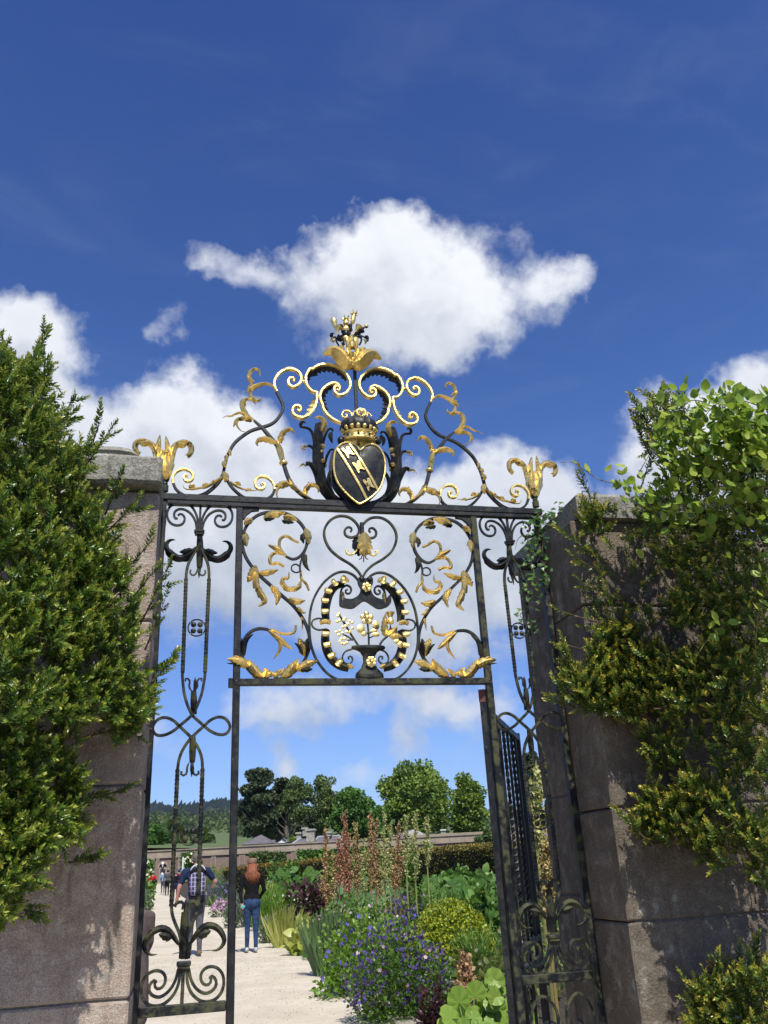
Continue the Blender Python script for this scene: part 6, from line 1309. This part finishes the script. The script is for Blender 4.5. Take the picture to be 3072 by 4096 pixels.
# plumes
def plume_spike(px,yt,yb,w,c,label,D_=21.0,pyb=3640):
    A_=at(px,yb,D_);T_=at(px+random.uniform(-3,3),yt,D_); g0=np.array([A_[0],A_[1],float(gz(A_[1]))]); root=empty('rhubarb_plume',tuple(g0),label,'flower spike','tall flowering rhubarb plumes')
    m=pm('plume_%02d%02d%02d'%tuple(int(x*99) for x in c[1]),*c,rough=.8,trans=.25); r=np.random.default_rng(int(px*3+yt)); P=[];Dn=[];H_=T_[2]-A_[2]; W_=w*D_/FPX*.62
    tb=MB(); tb.add(*tube([g0,A_,T_],[.022,.016,.004],6)); nb=26
    for i in range(nb):
        u=(i+.5)/nb; z=A_*(1-u)+T_*u; L_=W_*(1.25-.95*u)*r.uniform(.4,1.5)+.03; a=r.random()*6.28; e=z+np.array([math.cos(a)*L_*.8,math.sin(a)*L_*.8,L_*(1.5+.8*r.random())]); tb.add(*tube([z,(z+e)/2+np.array([math.cos(a),math.sin(a),-.3])*L_*.15,e],[.006,.005,.002],3,False))
        for k in range(30): t=r.random(); P.append(z*(1-t)+e*t+r.normal(size=3)*(.010+.018*(1-u))); Dn.append(r.normal(size=3)+np.array([0,0,.6]))
    tb.build('stem',m,root); P=np.array(P); n=len(P); v_,f_,t_=scatter(leafT('tuft'),P,np.array(Dn),r.uniform(.02,.042,n),r.uniform(0,1,n)); o=mesh('florets',v_,f_,m,root,tint=t_); o['kind']='stuff'
OR=((.32,.17,.07),(.52,.32,.14),(.66,.48,.24)); RD=((.30,.11,.07),(.48,.23,.14),(.60,.36,.22)); TN=((.30,.22,.08),(.48,.38,.15),(.62,.52,.24)); YG=((.30,.32,.10),(.48,.48,.18),(.62,.60,.28)); BR=((.28,.15,.08),(.46,.28,.15),(.58,.40,.24))
for px,yt,yb,w,c,lb_ in [(1304,3325,3560,30,OR,'leftmost tall plume, orange tan, beside the fresh broad leaves'),(1334,3420,3540,24,TN,'short tan plume between the leftmost plume and the red one'),(1376,3262,3500,30,RD,'tallest brick red plume, left of the centre of the row'),(1395,3340,3520,24,RD,'shorter red plume touching the right of the tallest red one'),(1357,3370,3480,16,RD,'thin dark red plume left of the tallest red one'),
  (1421,3298,3490,24,TN,'yellow tan plume with reddish lower part, right of the red ones'),(1432,3360,3500,22,BR,'rusty plume leaning at the foot of the yellow tan one'),(1455,3370,3520,22,YG,'short pale yellow green plume right of the rusty one'),(1484,3266,3480,24,OR,'tall slim orange plume at the centre of the row'),(1504,3290,3500,24,BR,'brown plume close on the right of the tall slim orange one'),(1540,3256,3500,30,YG,'tall pale yellow plume right of the centre'),
  (1560,3300,3470,20,YG,'paler short yellow plume against the tall yellow one'),(1597,3298,3480,24,BR,'rusty brown plume in front of the hipped lodge roof'),(1580,3400,3500,20,OR,'low orange plume left of the rusty brown one'),(1627,3272,3440,20,YG,'slim yellow green plume left of the pale roof patch'),(1662,3256,3450,24,YG,'yellow green plume in front of the pale roof patch'),(1710,3274,3400,22,YG,'rightmost slim yellow green plume of the row'),(1520,3400,3530,22,TN,'short tan plume at the foot of the tall yellow one')]:
    plume_spike(px,yt,yb+75,w,c,lb_)
plume_spike(2150,3090,3420,46,YG,'thick straw coloured plume seen through the right side panel',9.0)
plume_spike(2190,3380,3700,30,TN,'lower straw coloured plume behind the right side panel',8.5)
plume_spike(1870,3870,4060,44,BR,'dry brown seed plume rising out of the pale crinkled leaves',8.3)
# ================================================================== people
def figure(name,label,pos,rz,prims,mats,voxel=.016,extra=None,smooth=6):
    """one continuous skin grown over tapered limbs; prims: (p0,p1,r0,r1,material,[flat])"""
    mb=MB()
    for pr in prims:
        p0,p1,r0,r1=np.array(pr[0],float),np.array(pr[1],float),pr[2],pr[3]; sy=pr[5] if len(pr)>5 else 1.0
        n=7; ts=np.linspace(-.999,1.999,3); L_=np.linalg.norm(p1-p0)+1e-6; ax=(p1-p0)/L_
        P=[];R_=[]
        for a in (-1,-.7,-.35): P.append(p0+ax*r0*a); R_.append(r0*math.sqrt(max(.002,1-a*a)))
        for t in (0,.5,1): P.append(p0*(1-t)+p1*t); R_.append(r0*(1-t)+r1*t)
        for a in (.35,.7,1): P.append(p1+ax*r1*a); R_.append(r1*math.sqrt(max(.002,1-a*a)))
        V,F=tube(P,R_,12); V=np.array(V)
        if sy!=1.0: c_=(p0+p1)/2; V[:,1]=c_[1]+(V[:,1]-c_[1])*sy
        mb.add(V,F)
    me=bpy.data.meshes.new(name); me.from_pydata(mb.V,[],mb.F); me.update(); ob=bpy.data.objects.new('tmp',me); COL.objects.link(ob)
    rm=ob.modifiers.new('r','REMESH'); rm.mode='VOXEL'; rm.voxel_size=voxel; sm=ob.modifiers.new('s','SMOOTH'); sm.iterations=smooth; sm.factor=.5
    dg=bpy.context.evaluated_depsgraph_get(); me2=bpy.data.meshes.new_from_object(ob.evaluated_get(dg)); bpy.data.objects.remove(ob)
    n=len(me2.polygons); c_=np.zeros(n*3); me2.polygons.foreach_get('center',c_); c_=c_.reshape(-1,3); best=np.full(n,1e9); mi=np.zeros(n,np.int32)
    for pr in prims:
        p0,p1=np.array(pr[0],float),np.array(pr[1],float); d=p1-p0; q_=c_.copy()
        if len(pr)>5: q_[:,1]=(p0[1]+p1[1])/2+(q_[:,1]-(p0[1]+p1[1])/2)/pr[5]
        t=np.clip(((q_-p0)@d)/(d@d+1e-9),0,1); dist=np.linalg.norm(q_-(p0+t[:,None]*d),axis=1)-(pr[2]*(1-t)+pr[3]*t); w_=dist<best; best[w_]=dist[w_]; mi[w_]=pr[4]
    for m in mats: me2.materials.append(m)
    me2.polygons.foreach_set('material_index',mi); me2.polygons.foreach_set('use_smooth',np.ones(n,bool)); me2.name=name
    o=bpy.data.objects.new(name,me2); o.location=pos; o.rotation_euler=(0,0,rz); link(o); tag(o,label,'person'); return o
def cloth(name,a,b_,rough=.9,scale=14,bump=.5): return basic(name,[a,b_],rough,scale=scale,bump=bump,bscale=30,spec=.12)
SKIN=basic('skin',[(.52,.27,.19),(.45,.22,.15)],.55,scale=20); JEAN=cloth('blue_denim',(.018,.035,.085),(.035,.065,.14)); BLK=cloth('black_jersey',(.007,.007,.009),(.012,.012,.014)); NAVY=cloth('navy_cotton',(.015,.025,.06),(.022,.035,.08)); GREYT=cloth('grey_trousers',(.06,.06,.07),(.10,.10,.11)); BOOT=cloth('tan_boot',(.22,.14,.06),(.15,.10,.05)); SHOE=cloth('pale_trainer',(.5,.5,.5),(.35,.37,.4)); HAIRG=basic('ginger_hair',[(.30,.10,.035),(.17,.05,.02)],.5,scale=60,bump=.9); HAIRB=basic('cropped_grey_hair',[(.16,.13,.11),(.10,.085,.07)],.8,scale=80,bump=.6); CAPC=cloth('tan_cap_cloth',(.24,.16,.10),(.17,.11,.07)); REDC=cloth('red_coat',(.55,.02,.03),(.40,.015,.02)); MAR=cloth('maroon_cloth',(.14,.03,.05),(.10,.02,.035)); BRNC=cloth('taupe_coat',(.085,.065,.065),(.12,.095,.09)); BLUC=cloth('blue_cap_cloth',(.05,.09,.20),(.04,.07,.16)); GRYH=cloth('grey_hat_cloth',(.28,.28,.29),(.2,.2,.21)); WSTR=cloth('white_strap',(.62,.63,.65),(.5,.5,.52))
def limbs(h,m_top,m_leg,m_skin,m_shoe,armL,armR,stance=.10,step=(.05,-.05),lean=0.0,sleeveL=True,sleeveR=True,hairm=None,bulk=1.0,short=False):
    """h metres tall, back to the viewer (faces +y); armX = (elbow, hand) offsets from shoulder"""
    k=h/1.70; P=[]; hipz=.88*k; sh=1.40*k; ly=lambda z: lean*(z-hipz) if z>hipz else 0
    for s,st in((-1,step[0]),(1,step[1])):
        hp=np.array([s*.085*k,0,hipz-.02]); kn=np.array([s*stance*.95*k,st*.5+.02,.48*k]); an=np.array([s*stance*k,st,.09*k])
        P+= [(hp,kn,.085*k*bulk,.056*k*bulk,m_leg),(kn,an,.054*k*bulk,.038*k*bulk,m_leg),(an+np.array([0,-.03,-.035*k]),an+np.array([s*.01,.13*k,-.055*k]),.042*k,.034*k,m_shoe)]
    P+= [((-.06*k,-.01,hipz),(.06*k,-.01,hipz),.115*k*bulk,.115*k*bulk,m_leg,.95)]
    wz=1.06*k; P+=[((0,ly(hipz+.08),hipz+.10*k),(0,ly(wz),wz),.125*k*bulk,.120*k*bulk,m_top,.75),((0,ly(wz),wz),(0,ly(sh-.1),sh-.12*k),.122*k*bulk,.150*k*bulk,m_top,.68),((-.13*k*bulk,ly(sh),sh-.03*k),(.13*k*bulk,ly(sh),sh-.03*k),.060*k*bulk,.060*k*bulk,m_top)]
    for s,arm,slv in((-1,armL,sleeveL),(1,armR,sleeveR)):
        S=np.array([s*.175*k*bulk,ly(sh),sh-.035*k]); E=S+np.array(arm[0])*k; Hd=E+np.array(arm[1])*k
        if slv==True: P+=[(S,E,.054*k*bulk,.042*k,m_top),(E,Hd,.041*k,.030*k,m_top)]
        else: M_=S*.35+E*.65; P+=[(S,M_,.062*k*bulk,.055*k,m_top),(M_,E,.044*k,.040*k,m_skin),(E,Hd,.040*k,.028*k,m_skin)]
        dn=nrm(Hd-E); P+=[(Hd,Hd+dn*.06*k,.032*k,.028*k,m_skin,.7)]
        pv=nrm(np.cross(dn,(0,1,0)))
        for j,(o_,l_) in enumerate(((-.021,.062),(-.007,.072),(.007,.069),(.021,.054))): b0=Hd+dn*.07*k+pv*o_*k; P.append((b0,b0+dn*l_*.6*k+np.array([0,.008*k,-.0]),.0095*k,.008*k,m_skin))
        P.append((Hd+dn*.02*k,Hd+dn*.05*k+np.array([-s*.035*k,.02*k,0]),.011*k,.009*k,m_skin))
    nz=1.47*k; P+=[((0,ly(sh),sh),(0,ly(nz)+.01,nz+.03*k),.050*k,.048*k,m_skin),((0,ly(1.56*k)+.02,1.555*k),(0,ly(1.60*k)+.015,1.605*k),.080*k,.088*k,m_skin if hairm is None else hairm),((0,ly(1.55*k)+.075*k,1.52*k),(0,ly(1.55*k)+.07*k,1.56*k),.048*k,.06*k,m_skin),((0,ly(1.56*k)+.125*k,1.545*k),(0,ly(1.56*k)+.12*k,1.57*k),.014*k,.010*k,m_skin)]
    for s in(-1,1): P.append(((s*.086*k,ly(1.56*k)+.02,1.54*k),(s*.088*k,ly(1.56*k)+.015,1.58*k),.014*k,.018*k,m_skin,1.2))
    return P
# walking woman
wp=base_at(1005,3812); wk=1.66; FZ=math.atan2(-.06,1)
pw=limbs(wk,0,1,2,3,((-.045,-.04,-.27),(.035,-.10,-.21)),((.06,.05,-.25),(-.10,.14,-.16)),.085,(.02,-.06),.0,hairm=4,bulk=1.07)
k=wk/1.7
pw+=[((-.065*k,0,.985*k),(.065*k,0,.985*k),.105*k,.105*k,0,1.0),((-.05*k,0,1.10*k),(.05*k,0,1.10*k),.09*k,.09*k,0,1.0),((-.07*k,0,1.24*k),(.07*k,0,1.24*k),.10*k,.10*k,0,.9),((-.055*k,-.055,.90*k),(-.055*k,-.045,.84*k),.082*k,.07*k,1),((.055*k,-.055,.90*k),(.055*k,-.045,.84*k),.082*k,.07*k,1)]
wo=figure('person','woman walking away with long ginger hair, tan cap, black jumper, blue jeans and pale trainers',tuple(wp),rad(-2),pw,[BLK,JEAN,SKIN,SHOE,HAIRG],.012)
r=np.random.default_rng(3); hm=MB()
for i in range(120):
    a=r.uniform(math.pi*.98,math.pi*2.02); x0=.080*math.cos(a)*k; y0=.085*math.sin(a)*k*.95+.01; z0=(1.60+r.uniform(-.03,.03))*k; L_=r.uniform(.24,.38)*k
    hm.add(*tube([(x0*.9,y0,z0),(x0*1.2,y0-.035,z0-.14*k),(x0*1.45+r.normal()*.02,y0*.9-.055,z0-L_*.6),(x0*1.0+r.normal()*.03+.02,y0*.8-.05+r.normal()*.01,z0-L_)],[.012,.016,.015,.003],5))
V_=np.array(hm.V)+wloc(wo); mesh('hair',V_,hm.F,HAIRG,wo,True)
V,F=lathe([(.096*k,0),(.101*k,.02),(.100*k,.055),(.092*k,.085),(.085*k,.092),(.02,.098),(.002,.099)],(0,.012,1.625*k),20); V2,F2=box(-.06*k,.06*k,.09*k,.155*k,1.62*k,1.632*k,.004); b=MB(); b.add(V,F).add(V2,F2); b.V=[tuple(np.array(v)+wloc(wo)) for v in b.V]; b.build('cap',CAPC,wo,True,autos=45)
hd=[wloc(wo)+np.array(p) for p in [(-.175*k*.97-.045*k+.035*k-.01,-.14*k-.02,(1.365-.27-.21-.05)*k)]][0]
o=mesh('phone',*box(hd[0]-.035,hd[0]+.045,hd[1]-.02,hd[1]-.008,hd[2]-.02,hd[2]+.025,.003),basic('turquoise_case',[(.10,.45,.45),(.08,.38,.4)],.4)); tag(o,'small turquoise thing held behind her in the walking woman\'s left hand','phone')
# man with rucksack
mp_=base_at(775,3826); mk=1.86; k=mk/1.7
pmn=limbs(mk,0,1,2,3,((-.10,-.01,-.26),(-.03,.06,-.20)),((.15,.02,-.19),(-.02,.16,-.06)),.075,(.10,-.22),.10,sleeveL=False,sleeveR=False,hairm=4,bulk=1.12)
mo=figure('person','man walking away with cropped grey hair, navy T-shirt and grey trousers, carrying a checked rucksack',tuple(mp_),rad(4),pmn,[NAVY,GREYT,SKIN,BOOT,HAIRB],.013)
def plaid():
    m,nt=newmat('purple_checked_canvas'); q=NT(nt); tcn=q.n('ShaderNodeTexCoord').outputs['Object']; sx=q.n('ShaderNodeSeparateXYZ'); q.put(sx.inputs[0],tcn)
    col=c4((.035,.03,.085)); last=None
    f1=q.m('GREATER_THAN',q.m('SINE',q.m('MULTIPLY',sx.outputs[0],95.0)),.72); f2=q.m('GREATER_THAN',q.m('SINE',q.m('MULTIPLY',sx.outputs[2],80.0)),.74)
    f3=q.m('GREATER_THAN',q.m('SINE',q.m('ADD',q.m('MULTIPLY',sx.outputs[0],47.5),1.0)),.6); c_=q.mix(f3,col,c4((.13,.05,.15))); c_=q.mix(q.m('MULTIPLY',f1,.75),c_,c4((.42,.42,.55))); c_=q.mix(q.m('MULTIPLY',f2,.6),c_,c4((.38,.38,.5)))
    b=principled(q,Base_Color=c_,Roughness=.85); finish(q,b.outputs[0]); return m
bx_,by_,bz_=mp_[0]+.02,mp_[1]-.20,GZ+1.17*k
def puff(cx,cy,cz,w,d,h,e=2.6,seg=18,rings=12):
    V=[];F=[]
    for i in range(rings+1):
        t=-math.pi/2+math.pi*i/rings
        for j in range(seg):
            a=2*math.pi*j/seg; sg=lambda v,p: math.copysign(abs(v)**p,v)
            V.append((cx+w*sg(math.cos(t),2/e)*sg(math.cos(a),2/e),cy+d*sg(math.cos(t),2/e)*sg(math.sin(a),2/e),cz+h*sg(math.sin(t),2/e)))
    for i in range(rings):
        for j in range(seg): a=i*seg+j;b_=i*seg+(j+1)%seg; F.append((a,b_,b_+seg,a+seg))
    return V,F
rk=empty('rucksack',(bx_,by_,bz_),'purple and white checked rucksack on the walking man\'s back','rucksack'); PLD=plaid()
mesh('main_pouch',*puff(bx_,by_,bz_-.02,.165,.10,.235),PLD,rk,True); mesh('front_pocket',*puff(bx_,by_-.085,bz_-.10,.125,.05,.11),PLD,rk,True); mesh('lower_bag',*puff(bx_+.01,by_-.01,bz_-.30,.13,.09,.075),BLK,rk,True)
mesh('top_flap',*puff(bx_,by_+.02,bz_+.20,.15,.075,.07),BLK,rk,True)
for s in(-1,1): V,F=tube([(bx_+s*.10,by_+.04,bz_+.21),(bx_+s*.13,by_+.13,bz_+.27),(bx_+s*.15,by_+.20,bz_+.2)],.02,6); mesh('strap',V,F,BLK,rk,True)
V,F=tube([(bx_+.14*math.cos(a),by_+.02,bz_+.20+.13*math.sin(a)) for a in np.linspace(.1,math.pi-.1,12)],.014,6); mesh('collar_band',V,F,WSTR,rk,True)
V,F=tube([(bx_-.04,by_-.08,bz_+.13),(bx_-.035,by_-.12,bz_+.19),(bx_+.035,by_-.12,bz_+.19),(bx_+.04,by_-.08,bz_+.13)],.008,6); mesh('grab_handle',V,F,BLK,rk,True)
mesh('label_patch',*box(bx_-.03,bx_+.03,by_-.141,by_-.136,bz_-.115,bz_-.095),WSTR,rk)
# further visitors
def visitor(px,pyb,h,label,mats,armL,armR,hat=None,rz=0,bag=None,step=(.06,-.08),stance=.09,hairm=4,bulk=1.05):
    p=base_at(px,pyb); P=limbs(h,0,1,2,3,armL,armR,stance,step,.0,hairm=hairm,bulk=bulk); o=figure('person',label,tuple(p),rad(rz),P,mats,.022); k=h/1.7
    if hat:
        V,F=lathe([(.115*k,0),(.118*k,.012),(.098*k,.03),(.094*k,.08),(.06*k,.115),(.002,.12)],(0,.01,1.60*k),14); V=np.array(V)+wloc(o); mesh('hat',V,F,hat,o,True)
    return o,p,k
AD=((-.05,-.01,-.27),(.0,.05,-.22)); AR=((.05,-.01,-.27),(.0,.05,-.22))
o,p,k=visitor(607,3598,1.66,'visitor in a red coat and grey hat standing sideways at the left of the path',[REDC,GREYT,SKIN,BLK,HAIRB],((-.05,.05,-.24),(-.12,.12,-.06)),((.06,-.02,-.25),(-.06,.12,-.12)),GRYH,38)
bb=mesh('shoulder_bag',*puff(p[0]+.12,p[1]-.18,float(p[2])+.98,.17,.09,.20),BLK,None,True); tag(bb,'black bag hanging at the side of the red coated visitor','bag')
visitor(650,3578,1.62,'visitor in a pale blue top and dark headscarf, left one of the far pair',[cloth('pale_blue_cloth',(.25,.33,.45),(.2,.27,.38)),GREYT,SKIN,SHOE,NAVY],AD,AR,None,0)
visitor(667,3582,1.68,'visitor in a charcoal jacket and black trousers, right one of the far pair',[cloth('charcoal_jacket',(.06,.065,.07),(.09,.095,.1)),BLK,SKIN,BLK,basic('black_hair',[(.02,.016,.014),(.03,.024,.02)],.5)],AD,AR,None,0,bulk=1.15)
visitor(712,3590,1.70,'visitor in a blue cap and maroon top partly hidden by the man with the rucksack',[MAR,NAVY,SKIN,BLK,BLUC],AD,((.10,.02,-.24),(.02,.12,-.14)),BLUC,0)
visitor(700,3598,1.60,'visitor in a black jacket beside the blue capped one',[BLK,NAVY,SKIN,BLK,HAIRB],AD,AR,None,0)
# someone close behind the left outer post
p=np.array([*at(522,3800,8.2)[:2],GZ]); P=limbs(1.36,0,0,1,0,((-.02,.05,-.27),(.0,.12,-.1)),((.01,.05,-.27),(-.03,.12,-.1)),.07,(.0,-.04),.0,hairm=2,bulk=1.1)
P+=[((0,-.02,.98),(0,-.03,.35),.15,.185,0,.85)]
figure('person','short person in a long taupe coat just inside the gateway, behind the left post',tuple(p),0,P,[BRNC,SKIN,basic('fair_hair',[(.50,.30,.14),(.38,.22,.10)],.6,scale=50)],.016)

# ================================================================== air
HZ=mesh('haze',*box(-1400,3200,-30,3600,-2,330),newmat('air')[0]); HZ['kind']='stuff'
q=NT(HZ.data.materials[0].node_tree); v_=q.n('ShaderNodeVolumePrincipled'); v_.inputs['Color'].default_value=(.72,.82,1,1); v_.inputs['Density'].default_value=.00005; v_.inputs['Anisotropy'].default_value=.2
o_=q.n('ShaderNodeOutputMaterial'); q.L.new(v_.outputs[0],o_.inputs['Volume']); sc.cycles.volume_bounces=0
